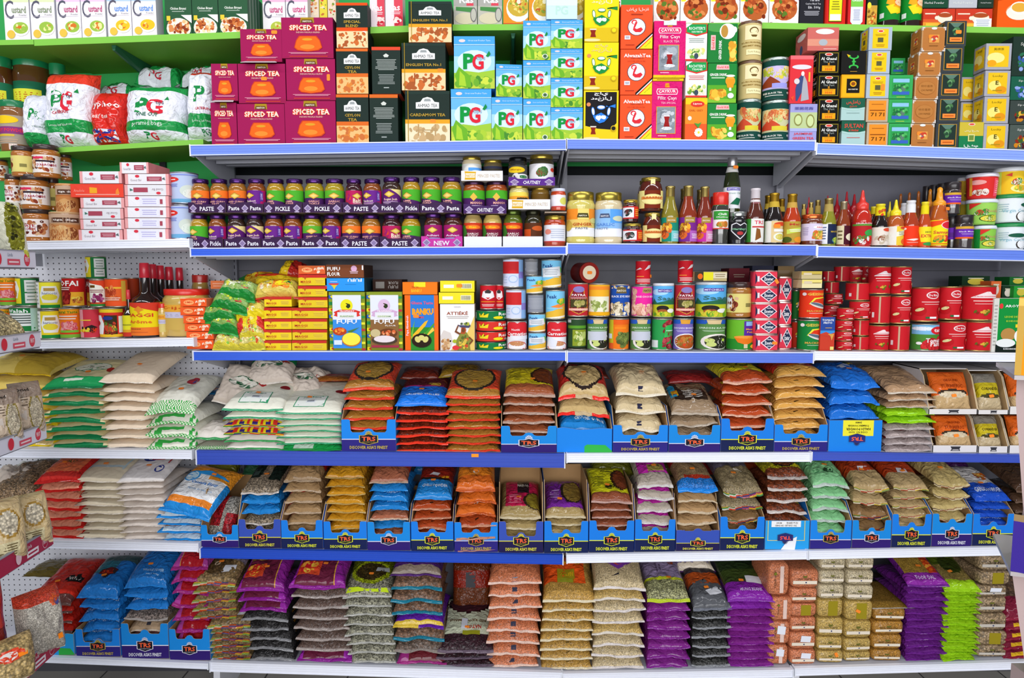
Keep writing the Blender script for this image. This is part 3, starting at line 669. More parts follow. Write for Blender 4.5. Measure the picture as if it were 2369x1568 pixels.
for i,(x0,x1) in enumerate(((1164,1222),(1223,1282),(1283,1350))):
    carton('soup_mix_carton','orange haleem mix carton showing a soup bowl, %s one' % ('left','middle','right')[i],x0,x1,-30,None,'e0902c',[R(0,0,1,.06,'c84a2a'),E(.62,.45,.5,.36,'f4f0e6'),E(.62,.5,.45,.27,'c8a83a'),BL(.25,.32,.98,.7,['d8b84a','c85a2a','8aa03a','e8d47a'],30,.07,i),E(.62,.62,.08,.06,'f2ecc8')],.075,.06,'G',group='soup mix cartons')
cur=['a84a24','c8602c','7a2c14','d8884a','5a7a2a']
for i,(x0,x1) in enumerate(((1405,1437),(1512,1573),(1574,1642),(1643,1711),(1712,1778),(1779,1848))):
    A=[R(0,0,1,1,'ece6e2'),R(.02,.68,.18,1,'ece03a'),P([(.5,1),(1,1),(1,.7),(.8,.9)],'b86aa8'),E(.52,.42,.48,.4,'f6f2ee'),E(.52,.46,.43,.34,'b8602e'),BL(.12,.16,.94,.78,cur,34,.1,i+11),E(.35,.36,.1,.05,'4a6a2a',-.6),LN(.03,.02,.12,.1,'b88a9a',1)]
    carton('curry_mix_carton','meat curry mix carton, %s from the left behind the orange tea' % NTH[i],x0,x1,-22,None,'ece6e2',A,.08,.06,'G',mat='wrap',group='curry mix cartons')
carton('tea_packet','black loose tea packet with white writing',1850,1906,-30,None,'26262c',[T('Blue Tea with',.6,.86,.6,'e6e6ea',None,0,0),T('Bergamot Flavour',.55,.76,.6,'e6e6ea',None,0,0),T('Tea and',.6,.66,.4,'e6e6ea',None,0,0),T('Ceylon Black Tea',.55,.56,.64,'e6e6ea',None,0,0),T('Eib. 500g',.6,.46,.5,'e6e6ea',None,0,0),LN(.15,.25,.85,.38,'b8b8c0',4)],.08,.07,'G',mat='wrap',cat='packet')
carton('seasoning_pouch','red pouch with a yellow and black label',1909,1957,-30,None,'d8281c',[R(.0,.0,.08,1,'b81a14'),P([(.18,.1),(.82,.1),(.84,.7),(.7,.95),(.3,.95),(.16,.7)],'1a1a14'),P([(.2,.12),(.8,.12),(.81,.69),(.68,.93),(.32,.93),(.19,.69)],'e8e01e'),LN(.3,.4,.7,.85,'8a841e',7),R(.24,.14,.76,.3,'f2f2ea')],.08,.06,'G',cat='packet')
carton('seasoning_pouch','red pouch with a green and white panel and sticker',1962,2003,-30,None,'cc2226',[P([(.15,.12),(.3,.03),(.7,.03),(.85,.12),(.85,.5),(.15,.5)],'dfe2ee'),R(.15,.5,.85,.85,'7ac84a'),T('GREEN',.5,.66,.6,'e8f4e0',.05),R(.3,.9,.8,1,'e87a1c'),LN(.3,.14,.7,.44,'a8b0c8',6)],.08,.06,'G',cat='packet',st=((.9,.78,0),))
carton('rice_mix_carton','dark carton with yellow rice picture beside the green jars',2006,2030,-30,None,'20302a',[R(0,0,1,.55,'c89a3a'),BL(0,.02,1,.5,['d8a83a','e8c86a','8a5a1c','c85a1c'],24,.18,4),E(.2,.55,.2,.08,'e6dc3a'),LN(.2,.7,.8,.8,'c8c8c0',1)],.09,.06,'G')
for i,(x0,x1) in enumerate(((2033,2080),(2084,2131))):
    vessel('widejar','fruit_drink_jar','dark jar with green label and orange fruit burst, %s one' % ('left','right')[i],x0,x1,-45,None,'2a1a14','1f7a2c','128a2c',[P([(.35,.95),(.8,1),(.95,.7),(.85,.3),(.6,.2),(.5,.45),(.25,.6)],'f0a81e'),P([(.45,.9),(.75,.9),(.8,.6),(.55,.5)],'e8541e'),E(.7,.62,.18,.12,'f2d0a0'),P([(.25,.5),(.5,.55),(.45,.4),(.6,.3),(.8,.4),(.7,.25),(.4,.2)],'e8d81e'),R(.05,.1,.2,.28,'e8ece8')],Y=.08,row='G',cat='jar',group='green-labelled drink jars',lidmat='plastic')
for i,(x0,x1) in enumerate(((2134,2208),(2209,2294))):
    carton('teabag_carton','flat red and orange tea carton showing a cup, %s one' % ('left','right')[i],x0,x1,20,None,'c83a24',[R(0,0,1,.3,'e8902c'),R(0,.3,.5,.45,'d85a2a'),LN(.04,.66,.4,.82,'f0d8c0',1),E(.68,.52,.24,.3,'f0e4cc'),E(.68,.66,.21,.12,'a84a20'),E(.42,.52,.06,.1,'f0e4cc'),R(.08,.1,.5,.24,'f0b83a')]+([R(.5,.04,.98,.5,'e8eaf2'),LN(.54,.1,.94,.46,'a8b0c0',4)] if i else []),.08,.08,'G',group='flat tea cartons')
for i,(x0,x1) in enumerate(((2130,2195),(2196,2262),(2264,2300))):
    carton('herbal_mix_carton','dark green wrapped carton, %s standing on the flat tea cartons' % ('left','middle','right')[i],x0,x1,-40,18,('1f4a34','b8bcc4','24382c')[i],[BL(.1,.35,.9,.9,['2f7a4a','8ab04a','1a2a20'] if i != 1 else ['d8dce4','9aa0aa'],14,.1,i),T('Herbal Powder',.5,.2,.7,'e0e4e0',None,0,0)],.09,.06,mat='wrap',group='herbal mix cartons')
carton('teabag_carton','large orange tea carton showing a cup, at the right corner',2308,2400,-30,None,'ee5a12',[E(.55,.42,.34,.2,'e8a06a'),E(.55,.4,.33,.18,'f4e6d8'),E(.55,.5,.24,.16,'fbf0e0'),E(.55,.52,.2,.11,'e0a83a')]+[E(.3,.8,.4,.05,'c8440c',.3)],.08,.1,'G')
# ---- left end: catering bags, jars
def pouch(x0,x1,yt,yb,label,col,mat,paint,art,seal,seed,Y=.13,th=.085,lean=6,rz=0,row='g',wr=1.6,name='tea_pouch',group=None,st=None):
    X,Wd,z,H=span(x0,x1,yt,yb,Y,row)
    packet_=bag_mesh(Wd,H,th,col,mat,paint,art,seed,seal,fine=True,wr=wr,flat=3.0)
    o=inst(packet_,name,label,'bag',(X,Y+th*.5,z),0,group); o.rotation_euler=(math.radians(90-lean),0,math.radians(rz)); return o
def pgart(top,leaf=True,sub='CATERING',bot='1f9a4a',low='Loose leaf black tea',dx=0):
    A=[T('P',.37+dx,.56,.24,'1c8a44',.26,0,2),T('G',.58+dx,.54,.26,'d8283a',.26,0,1.5),T('tips',.66+dx,.60,.14,'3a3a4a',None,0,0),P([(.72+dx,.66),(.78+dx,.72),(.8+dx,.66)],'1c8a44'),T(sub,.45+dx,.40,.36,'c02a3a' if sub == 'CATERING' else '2a6a4a',None),T(low,.45,.24,.5,'e8f4ea',None,0,0),T('P',.43,.075,.09,'1c8a44',.09,0,2),T('G',.52,.07,.09,'d8283a',.09,0,1.5)]
    return A
def pgpaint(top,tcol): return [('r',0,.14,1,.31,'1f9a4a'),('r',0,top,1,1,tcol)]
pouch(52,112,215,344,'white and green tea pouch half hidden at the left','e9ebf4','film',[('r',0,0,1,.22,'1f9a4a')],[T('PG',.75,.55,.6,'1c8a44',.22),T('ORIGINAL',.8,.33,.4,'2a6a4a',None,0,0)],('e0e4ea',.01,.1),201,Y=.14,row=None if False else 'g')
pouch(96,216,163,339,'large white tea pouch with a red folded top','eef0f8','film',pgpaint(.78,'e8402c'),pgart(.78),('eef0f8',.008,.1),202,Y=.13,th=.09,st=1)
pouch(206,290,210,333,'glossy red loose tea pouch showing a union flag','d8281e','film',[],[T('Typhoo',.5,.68,.92,'f4e8e4',.15),T('leaf tea',.45,.47,.5,'f0c8c0',None),R(.15,.02,.85,.22,'e8e8f4'),P([(.15,.02),(.3,.02),(.85,.2),(.85,.22),(.7,.22),(.15,.05)],'2a3a9a'),P([(.85,.02),(.7,.02),(.15,.2),(.15,.22),(.3,.22),(.85,.05)],'2a3a9a'),R(.46,.02,.54,.22,'d8281e'),R(.15,.1,.85,.14,'d8281e')],('c8241c',.008,.1),203,Y=.13,th=.07,rz=-6)
pouch(284,428,196,329,'large white tea pouch with a green scalloped top','eef0f8','film',pgpaint(.82,'1fa04c'),pgart(.82,sub='ONE CUP',low='pyramid bags',dx=.02),('eef0f8',.008,.1),204,Y=.125,th=.1)
pouch(430,498,160,320,'white tea pouch with green base beside the maroon cartons','eef0f8','film',[('r',0,.12,1,.3,'1f9a4a'),('r',0,.9,1,1,'c83a2c')],[T('P',.55,.6,.4,'1c8a44',.24),T('CATERING',.7,.38,.6,'c02a3a',None),T('Loose leaf tea',.6,.21,.6,'e8f4ea',None,0,0),T('PG',.7,.06,.3,'1c8a44',.08)],('eef0f8',.008,.1),205,Y=.13,th=.08)
for x0,x1,yt,yb,l,sd in ((205,305,190,240,'white and green tea pouch lying between the front pouches',206),(306,410,148,205,'tea pouch with green ends lying on the large one',207),(408,500,150,200,'tea pouch with green edges lying behind the maroon cartons',208)):
    X,Wd,z,H=span(x0,x1,yt,yb,.22)
    o=inst(bag_mesh(Wd,.12,H*.95,'e6e9f0','film',[('r',0,0,.08,1,'1f9a4a'),('r',.8,0,1,1,'1f9a4a'),('r',0,.3,1,1,'1f9a4a')],[T('PG',.45,.12,.28,'c8283a',.16)],sd,('1f9a4a',.012,.1),fine=True,wr=1.8),'tea_pouch',l,'bag',(X,.24,z)); o.rotation_euler[0]=math.radians(12)
# jars of spice powder at the far left
for x0,x1,yt,yb,l,bc in ((-22,30,130,349,'tall brown spice jar with green label at the left edge','5a3014'),(38,118,132,348,'large spice jar with green lid and yellow label','5a3a1c'),(4,62,236,347,'small curry powder jar with a yellow arched label','8a5a30'),(120,155,150,345,'dark jar hidden behind the white pouches','2a2416')):
    Yq=.2 if x1 in (118,155) else .11 if x1 == 62 else .16
    vessel('widejar','spice_jar',l,x0,x1,yt,None if x1 in (62,) else yb,bc,'157a4a','a89a8a' if x1 == 62 else '1f6a4a',[R(0,.35,1,.6,'8a3a7a'),T('CURRY POWDER',.5,.48,.9,'e83a4a',.12),R(.1,.26,.7,.33,'d8b83a'),E(.45,.84,.36,.14,'f0c81e'),LN(.2,.04,.8,.18,'c8a88a',2)] if x1 == 62 else [R(.3,.55,.85,.85,'d8d83a'),LN(.36,.6,.8,.8,'b85a1e',5),E(.25,.3,.16,.12,'e8e8e8'),E(.25,.3,.13,.1,'1f7a3a'),R(.0,0,1,.12,'7a3a1c')],Y=Yq,row='g' if x1 == 62 else None,cat='jar',lidmat='plastic',group='spice jars at the left end')
# ---- maroon spiced tea
def spiced(x0,x1,yt,yb,l,rz=0,Y=.014,D=.16,st=(),row=None,flap=False):
    A=[P([(0,0),(1,0),(1,.12),(0,.03)],'96184a'),P([(.37,.87),(.64,.87),(.63,1),(.38,1)],'a8861e'),P([(.38,.87),(.62,.87),(.6,.95),(.4,.95)],'6a4a1e'),T('NATCO',.505,.905,.17,'f4efe0',.04),T('SPICED TEA',.52,.75,.74,'ee5a30',.15,0,5),T('SPICED TEA',.52,.75,.72,'fbe9d6',.125,0,1),T('INDIAN MASALA BLEND',.52,.635,.46,'f0c8b0',None,0,0),
         P([(.24,.26),(.28,.44),(.34,.55),(.68,.55),(.75,.44),(.79,.26),(.72,.19),(.5,.16),(.3,.19)],'c8401c'),P([(.26,.27),(.3,.44),(.36,.53),(.66,.53),(.73,.44),(.77,.27),(.7,.21),(.5,.18),(.32,.21)],'f2641a'),E(.5,.28,.14,.06,'f88a30'),E(.5,.46,.1,.03,'d89a2a'),LN(.1,.1,.93,.15,'e0a0b0',2),LN(.12,.03,.92,.06,'e0501e',1)]
    o=carton('spiced_tea_carton',l,x0,x1,yt,yb,'9c1a52',A,Y,D,row,sidecol='7c1444',topcol='8c184a',rz=rz,group='maroon spiced tea cartons',st=st)
    if flap:
        m=M(); w=(x1-x0)*.42*(CD+Y)/FPX; m.add([(-w*.9,0,0),(w*.75,0,0),(w,-.03,-.012),(-w,-.03,-.012),(-w*.9,0,.0012),(w*.75,0,.0012),(w,-.03,-.0108),(-w,-.03,-.0108)],[(3,2,6,7),(0,3,7,4),(2,1,5,6),(4,7,6,5),(0,1,2,3)],'cfc6c8','paper'); add_part(o,'torn_flap',m.mesh('flap'),(0,0,.001),label='torn pale cardboard flap')
    return o
spiced(659,777,233,None,'large maroon spiced tea carton, bottom of the right column',row=1)
spiced(662,776,136,232,'large shrink-wrapped maroon spiced tea carton, middle of the right column',st=((.86,.55,0,'ff8a1e',.011,.022),))
spiced(651,771,40,135,'large maroon spiced tea carton, top of the right column')
spiced(549,659,240,None,'medium maroon spiced tea carton, bottom of the middle column',row=1,st=((.5,.38,.6),))
spiced(551,661,147,239,'medium maroon spiced tea carton, middle of the middle column',st=((.55,.62,1.2),))
spiced(556,652,67,143,'medium maroon spiced tea carton with a torn flap, top of middle column',st=((.83,.9,.8),),flap=True)
spiced(488,548,237,None,'narrow maroon spiced tea carton, lower left',row=1)
spiced(489,550,147,233,'narrow maroon spiced tea carton with a torn flap, upper left',flap=True)
m=M(); X0,X1=at(462,326)[0],at(548,326)[0]; m.box(0,X1-X0,.0,.1,0,.003,'7a5038','board'); 
inst([(None,m.mesh('card_sheet'))],'cardboard_sheet','brown cardboard sheet under the narrow maroon cartons','cardboard',(X0,-.03,shelf_z(1,480)-.0005)) if False else None
# ---- black and gold tea
def ahmad(x0,x1,yt,yb,title,l,tcol='d86a2a',pic=('d8843a','e8b878','c8703a'),row=None,back=False,Y=.014,wide=False,band=None,st=(),D=.1):
    if back: A=[R(0,.93,1,1,tcol),P([(.4,.82),(.5,.86),(.6,.82),(.56,.78),(.44,.78)],'d0d4cc'),LN(.12,.5,.88,.74,'a8b0aa',8),LN(.2,.2,.8,.42,'98a09c',7),LN(.4,.1,.6,.16,'98a09c',1)]
    else:
        t=.9 if not wide else 1.0
        A=[R(0,.94,1,1,tcol if not wide else '2a3a34'),P([(.24,.66),(.76,.66),(.76,.78),(.66,.79),(.6,.86),(.5,.885),(.4,.86),(.34,.79),(.24,.78)],'e6e8e6'),P([(.42,.8),(.58,.8),(.56,.85),(.44,.85)],'9aa0a0'),T('AHMAD TEA',.5,.72,.44,'4a4a4a',.065,0,0)]
        ls=title.split('|'); A += [T(s_,.5,(.58 if len(ls) > 1 else .54)-.09*i,min(.8,.066*len(s_)+.08),'b8963a',.06) for i,s_ in enumerate(ls)]
        A += [R(0,0,1,.44,pic[1]),R(0,.37,1,.45,tcol if not wide else 'e8a02a')]+[BL(0,.0,1,.22,list(pic),26,.09,int(x0+yt)),BL(.05,.16,.95,.36,[pic[0],pic[2]],18,.06,int(x1+yt))]
        if wide: A += [R(.28,.14,.31,.36,pic[2]),R(.66,.14,.69,.36,pic[2]),R(.28,.24,.69,.255,pic[2]),R(.06,.0,.075,1,'a88a2a')]
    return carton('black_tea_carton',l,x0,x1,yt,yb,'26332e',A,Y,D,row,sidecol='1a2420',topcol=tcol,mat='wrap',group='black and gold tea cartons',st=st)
A3=('c86a34','eed0a0','a85a30')
ahmad(778,853,218,None,'CEYLON|TEA','black and gold Ceylon tea carton, bottom of the first tower',row=1)
ahmad(778,852,112,217,'CEYLON|TEA','black and gold Ceylon tea carton, middle of the first tower')
ahmad(778,851,6,111,'SPECIAL|BLEND','black and red Special Blend tea carton topping the first tower',tcol='e0501e',pic=A3,st=((.88,.35,0,'f4eeea',.01,.012),))
ahmad(855,921,218,None,'','back side of a dark tea carton with white print, lower one',back=True,row=1)
ahmad(860,927,108,217,'','back side of a dark tea carton with white print, upper one',back=True,tcol='d84a30')
ahmad(937,1041,210,None,'CARDAMOM TEA','wide black Cardamom tea carton at the tower bottom',wide=True,tcol='8a7a2a',pic=('c8a878','e8dcb8','b89868'),row=1,D=.14,st=((.62,.42,1.2),))
ahmad(929,1031,99,209,'ENGLISH TEA No.1','wide black English tea carton, middle of the wide tower',wide=True,pic=A3,D=.14,st=((.88,.42,0),))
ahmad(945,1045,3,98,'ENGLISH TEA No.1','wide black English tea carton topping the wide tower',wide=True,pic=A3,D=.14)
# ---- pale blue tea boxes with green fields
def pg(x0,x1,yt,yb,l,row=None,small=False,Y=.014,rz=0,D=.09,sun=False):
    fld=['8ab83a','a8c83c','6aa834','c8d84a','4a8a34']
    A=[R(0,0,1,1,'6ab4e8'),R(0,.3,1,.62,'a4d4f2'),E(.5,.52,.42,.22,'cfe8f8'),R(0,0,1,.3,'b8cc4a'),P([(0,.3),(.3,.34),(.6,.31),(1,.36),(1,.2),(0,.2)],'9cc43e'),BL(0,0,1,.24,fld,40,.1,int(x0+yt)),P([(.1,.04),(.42,.02),(.4,.24),(.12,.42),(.02,.25)],'6cae2e'),P([(.12,.06),(.3,.04),(.26,.24),(.14,.34)],'a4cc38'),
         R(0,.84,1,1,'4aa2e4'),R(0,.835,1,.845,'d8ecf8'),E(.2,.915,.08,.03,'e0d0d0'),T('Great new Fresher Taste',.62,.92,.55,'dff0fc',None,0,0),
         T('P',.36,.52,.27,'17933f',.3,0,2),T('G',.59,.51,.28,'d8293a',.3,0,1.6),T('tips',.66,.57,.22,'8aa4b8',None,0,0),P([(.78,.62),(.86,.72),(.9,.66),(.84,.6)],'1c8a44')]
    if small: A += [T('PYRAMID BAGS',.58,.31,.36,'6a9a6a',None,0,0),E(.8,.09,.1,.06,'e0e8d8'),E(.8,.09,.07,.045,'4a6a4a')]
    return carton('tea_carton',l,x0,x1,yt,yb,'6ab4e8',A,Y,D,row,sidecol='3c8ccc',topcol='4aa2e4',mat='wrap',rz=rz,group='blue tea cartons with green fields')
pg(1043,1137,206,None,'large blue tea carton, bottom left of the blue group',row=1)
pg(1050,1145,84,205,'large blue tea carton, upper left of the blue group')
pg(1137,1209,225,None,'blue tea carton standing second in the bottom row',row=1)
pg(1147,1208,149,224,'dimmer blue tea carton leaning above the second one',rz=.12,D=.06)
for i,(a,b) in enumerate(((229,None),(140,228),(48,139))): pg(1210,1274,a,b,'narrow blue tea carton with a leaf badge, %s of the slim tower' % ('bottom','middle','top')[i],row=1 if b is None else None,small=True)
for i,(a,b) in enumerate(((249,None),(181,248),(113,180),(46,112))): pg(1274,1348,a,b,'squarish blue tea carton, %s of the tower of four' % ('bottom','second from bottom','third from bottom','top')[i],row=1 if b is None else None)
carton('tea_carton','pale blank-looking tea carton with painted-in glare at the frame top',1264,1336,-25,44,'c8e6f4',[R(0,.45,1,1,'d8eef8'),T('PG',.5,.3,.4,'b8dcd0',.3)],.014,.09,mat='wrap')  # washed-out colours paint the glare onto this carton
# ---- yellow and black horse-emblem tea
def arab(x0,x1,yt,yb,l,base,ink,leaf,row=None,txt=True):
    A=[R(0,0,1,1,base),R(0,0,1,.3 if base != '1c1a1c' else .0,'d8b81a') if base != '1c1a1c' else P([(0,.28),(.4,.22),(.8,.2),(1,.34),(1,0),(0,0)],'e8c81a'),E(.22,.04,.25,.03,'e6d89a'),P([(.17,.1),(.34,.1),(.31,.18),(.34,.26),(.16,.26),(.2,.18)],'8a2414'),R(.16,.25,.35,.275,'e8e0d0'),
         T('جاي',.5,.93,.4,ink,.08),T('دوغزال',.5,.83,.6,ink,.09),T('TEA',.5,.97,.2,ink,.03) if not txt else E(.14,.72,.06,.04,'d88a5a'),
         P([(.66,.68),(.96,.74),(.96,.66),(.66,.71)],leaf),E(.5,.66,.12,.045,leaf),E(.5,.665,.1,.03,'f4f6e8'),E(.27,.58,.05,.09,leaf,.15),E(.27,.58,.035,.07,'f4f6e8',.15),E(.72,.58,.05,.09,leaf,-.15),E(.72,.58,.035,.07,'f4f6e8',-.15),
         P([(.24,.48),(.5,.56),(.74,.46),(.6,.36),(.45,.33),(.32,.38)],leaf),BL(.32,.4,.66,.5,['f4f6e8'],7,.05,2),E(.86,.24,.08,.06,'c8a81c'),E(.86,.24,.06,.04,base)]
    return carton('loose_tea_carton',l,x0,x1,yt,yb,base if base != '1c1a1c' else 'e8d01a',A if base != '1c1a1c' else [R(0,0,1,1,'e8d01a')]+[('p',[(.05+.9*p[0],.03+.94*p[1]) for p in a[1]],a[2]) if a[0] == 'p' else a for a in A],.014,.1,row,sidecol='c8a812',topcol='e8d01a',group='horse emblem tea cartons')
arab(1350,1431,209,None,'black horse emblem tea carton with a blue crest','1c1a1c','f0f0f0','2a7ad8',row=1)
arab(1351,1431,98,208,'yellow horse emblem tea carton, middle of its column','f2d81a','d8c88a','1c8a3c')
arab(1352,1432,-14,97,'yellow horse emblem tea carton reaching the frame top','f2d81a','f4ecc0','1c8a3c',txt=False)
# ---- orange swan tea
def swan(x0,x1,yt,yb,l,row=None,t=True):
    sw=[P([(.36,.62),(.34,.55),(.4,.5),(.46,.52),(.4,.56),(.42,.64),(.48,.66),(.5,.62),(.46,.54),(.42,.46),(.4,.38),(.48,.33),(.62,.34),(.7,.42),(.72,.5),(.62,.46),(.52,.46),(.52,.54),(.55,.62),(.5,.69),(.42,.69)],'e0303a')]
    sw=[E(.42,.61,.09,.055,'d8303a'),E(.43,.6,.06,.035,'f2f2f8'),P([(.46,.62),(.52,.6),(.44,.47),(.5,.45),(.64,.49),(.7,.44),(.62,.38),(.46,.38),(.38,.43),(.4,.5)],'d8303a')]
    A=[R(0,0,1,1,'f2552c'),E(.5,.5,.29,.2,'2a3444'),E(.5,.5,.27,.188,'e8e8f0')]+sw+[P([(.48,.04),(1,.38),(1,.33),(.56,0),(.48,0)],'1c1c1c'),P([(.5,.0),(.54,0),(1,.31),(1,.34)],'f4f4f4'),P([(.6,0),(1,0),(1,.28)],'e6dc2a'),T('TOP QUALITY',.86,.1,.2,'4a441a',None,42,0),R(.12,.21,.3,.3,'e4e4ec'),LN(.14,.23,.28,.28,'5a5a7a',2),LN(.14,.07,.45,.1,'8a2c1c',1)]
    A += [T('AlwazahTea',.52,.86,.84,'f6ece6',.08),T('FINEST SUPERIOR',.52,.8,.4,'5a3a34',None,0,0),T('100% PURE CEYLON TEA',.5,.735,.56,'8a3020',None,0,0)] if t else [T('شاي الوزة',.52,.88,.7,'f2c8b8',.1),LN(.3,.76,.7,.8,'8a3020',1)]
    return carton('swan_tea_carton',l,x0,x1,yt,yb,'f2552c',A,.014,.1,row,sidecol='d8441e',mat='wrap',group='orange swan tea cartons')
swan(1434,1508,220,None,'orange tea carton with a swan emblem, bottom of three',row=1)
swan(1435,1509,114,219,'orange tea carton with a swan emblem, middle of three')
swan(1436,1510,11,113,'orange tea carton with a swan emblem, top of three',t=False)
# ---- pink vacuum tea bricks
for i,(a,b,x0,x1) in enumerate(((188,None,1508,1578),(48,180,1512,1586))):
    A=[R(0,0,1,.05,'e8c81a'),P([(.42,.9),(.58,.9),(.56,.97),(.44,.97)],'e89a1e'),P([(.17,.78),(.83,.78),(.86,.83),(.83,.88),(.17,.88),(.14,.83)],'fbeef2'),P([(.19,.79),(.81,.79),(.84,.83),(.81,.87),(.19,.87),(.16,.83)],'e0306a'),T('ÇAYKUR',.5,.83,.58,'fdf2f4',.06),T('Filiz Çayı',.5,.715,.62,'f6ccd8',.075),T('BLACK TEA' if i else 'TEA SPECIAL',.55,.64,.5,'f0a8c0',None),R(.15,.12,.8,.58,'e8a02a'),R(.17,.13,.78,.57,'8a929a'),BL(.18,.14,.77,.56,['a8b0b8','c8ccd2','7a828a'],16,.12,i),P([(.4,.42),(.6,.42),(.56,.34),(.6,.24),(.4,.24),(.44,.34)],'9c1c1c'),R(.4,.41,.6,.43,'e8e0e0'),E(.5,.21,.18,.03,'dfe2e6'),LN(.2,.07,.5,.1,'f6d0dc',1)]+([R(.3,.92,.7,1,'dfeaf2')] if i else [])
    carton('tea_brick','bright pink vacuum tea packet, %s' % ('lower one' if i == 0 else 'upper one with a white tab'),x0,x1,a,b,'da1a70',A,.014,.07,1 if b is None else None,topcol='c0145e',sidecol='c0145e',mat='film',cat='packet',group='bright pink tea packets')
carton('folded_label','yellow paper strip between the pink tea packets',1510,1582,181,187,'e8c01a',[LN(.1,.2,.9,.8,'8a6a1a',1)],.013,.06,cat='label')
# ---- herbal tea
for i,(a,b,t2) in enumerate(((142,225,'TISANE'),(54,141,'KRÄUTERTEE'))):
    carton('herbal_tea_carton','white and green herbal tea carton, %s of the pair' % ('lower','upper')[i],1586,1636,a,b,'f2f2ee',[R(0,.0,1,.05,'d8342c'),P([(0,1),(1,1),(1,.74),(.5,.66),(0,.74)],'d8342c'),P([(.04,.98),(.96,.98),(.96,.77),(.5,.7),(.04,.77)],'1c9a4c'),P([(0,1),(.3,1),(0,.88)],'f6f6f6'),T("RICHTER'S",.52,.87,.76,'d8f0dc',.08),T(t2,.52,.78,.5,'d8f0dc',.055),LN(.1,.48,.9,.62,'c86a6a' if i == 0 else '9aa8a0',3),BL(.02,.06,.98,.36,['e8d87a','6aa03a','c8d88a','3c7a2a','f2ecc0'],26,.11,i),E(.5,.13,.1,.08,'3a4a5a')],.014,.07,group='herbal tea cartons')
carton('orange_tea_carton','orange Earl Grey tea carton with a white blossom',1585,1636,226,None,'ee8a2c',[R(0,0,1,.4,'e85a2a'),R(0,.85,1,1,'f0c81e'),E(.55,.86,.32,.07,'d8342c'),T('Lipton',.55,.86,.4,'f6ece0',.05),T('EARL GREY',.5,.71,.62,'b8541a',None,0,0),E(.2,.53,.09,.05,'dfe6d8')]+[E(.62,.2,.2,.045,'f6f2e6',.5*k) for k in range(6)]+[P([(.4,.42),(.6,.3),(.75,.44),(.6,.4)],'4a9a3a'),E(.62,.2,.05,.03,'e8d83a')],.014,.07,1,topcol='f0c81e',group='herbal tea cartons')
for i,(a,b) in enumerate(((239,None),(146,238),(54,145))):
    gl=[E(.78,.55,.17,.13,'e8a43a'),P([(.62,.6),(.94,.6),(.88,.38),(.68,.38)],'e2961e'),R(.74,.3,.82,.38,'e6ecd8'),E(.78,.72-.04,.16,.03,'f2f0e0'),E(.8,.18,.11,.07,'dff0e4')]
    A=[R(0,0,1,1,'1f8236'),R(0,.1,1,.45,'58a62a'),R(0,0,1,.1,'7aba34'),BL(.02,.06,.7,.36,['e8b83a','d8982a','f2cc5a','b87a1c'],26,.11,i),P([(.28,.84),(.74,.84),(.72,.96),(.3,.96)],'f6b8b8'),T('Gold Kili',.51,.9,.4,'d83a3a',.06),T('GINGER DRINK',.36,.71,.6,'f2f4ea',.07),LN(.1,.6,.6,.66,'c8e0c0',1)]+gl
    if i == 2: A=[R(0,0,1,1,'1c7a34'),E(.4,.9,.5,.12,'4a9a4a'),BL(.68,.02,1,.6,['e8b83a','d8982a','f2cc5a'],20,.12,9),E(.66,.8,.27,.2,'f2f4f0'),E(.56,.8,.12,.16,'b88a3a'),E(.9,.84,.08,.08,'f2f4f0'),R(.1,.32,.26,.7,'f6b8b8'),T('Gold Kili',.18,.5,.32,'d83a3a',.1,90),T('GINGER DRINK',.42,.32,.5,'f2f4ea',.1,90)]
    carton('ginger_drink_carton','green ginger drink carton, %s' % ('bottom of three','middle of three','top of three with a cup picture turned sideways')[i],1637-(1 if i == 0 else 0),1704+(2 if i == 2 else 0),a,b,'1f8236',A,.014,.08,1 if b is None else None,topcol='18702c',group='ginger drink cartons')
# ---- tins
for i,(a,b) in enumerate(((147,234),(56,146))):
    vessel('drum','coffee_tin','tan coffee canister with a portrait drawing, %s' % ('lower','upper')[i],1708,1760,a,b,'c8b478','6a4a34','cbb67a',[R(.25,.55,.78,.95,'efe0b0'),E(.52,.8,.14,.1,'6a5020'),E(.52,.78,.11,.085,'efe0b0'),P([(.42,.68),(.62,.68),(.58,.62),(.46,.62)],'6a5020'),T('KURUKAHVECİ',.5,.47,.7,'8a6a24',.05),T('MEHMET EFENDİ',.5,.38,.62,'8a6a24',.05),R(.3,.12,.78,.27,'efe6b0'),T('Türk Kahvesi',.54,.2,.4,'8a7a4a',None,0,0)],Y=.016,cat='canister',lidmat='plastic',group='tan coffee canisters')
lych=['c8b04a','a8a0c8','d8c87a','c84a2a','6a7a3a','8a8ac0']
for i,(x0,x1,a,b) in enumerate(((1704,1758,235,None),(1762,1824,238,None),(1763,1824,140,237))):
    up=i == 2
    vessel('drum','tea_tin','round dark green tea tin with a landscape, %s' % ('left of the lower pair','right of the lower pair','standing on the right one')[i],x0,x1,a,b,'16463c','b8c8c0','16463c',[R(0,.25,1,.85,'b8aed8' if up else 'c8c89a'),BL(0,.5,1,.85,['d8c84a','a8b83a','c8b8e0','e8d88a'] if up else ['c8603a','e8c88a','b8c87a','d88a4a'],26,.12,i),P([(0,.4),(.25,.6),(.5,.42),(.5,.3),(0,.3)],'8a3a1c' if up else 'c84a2c'),P([(.6,.35),(.9,.62),(1,.5),(1,.3),(.6,.3)],'7a4a1c' if up else 'a83a20'),R(.3,.28,.7,.4,'9a9ae0' if up else 'd8c83a'),T('特級 BLACK TEA',.3,.15,.5,'e6e6dc',.06),T('中國茶葉',.82,.15,.26,'e6e6dc',.07),LN(.1,.06,.6,.1,'d8d8d0',1)],Y=.016,row=1 if b is None else None,cat='tin',group='round tea tins')
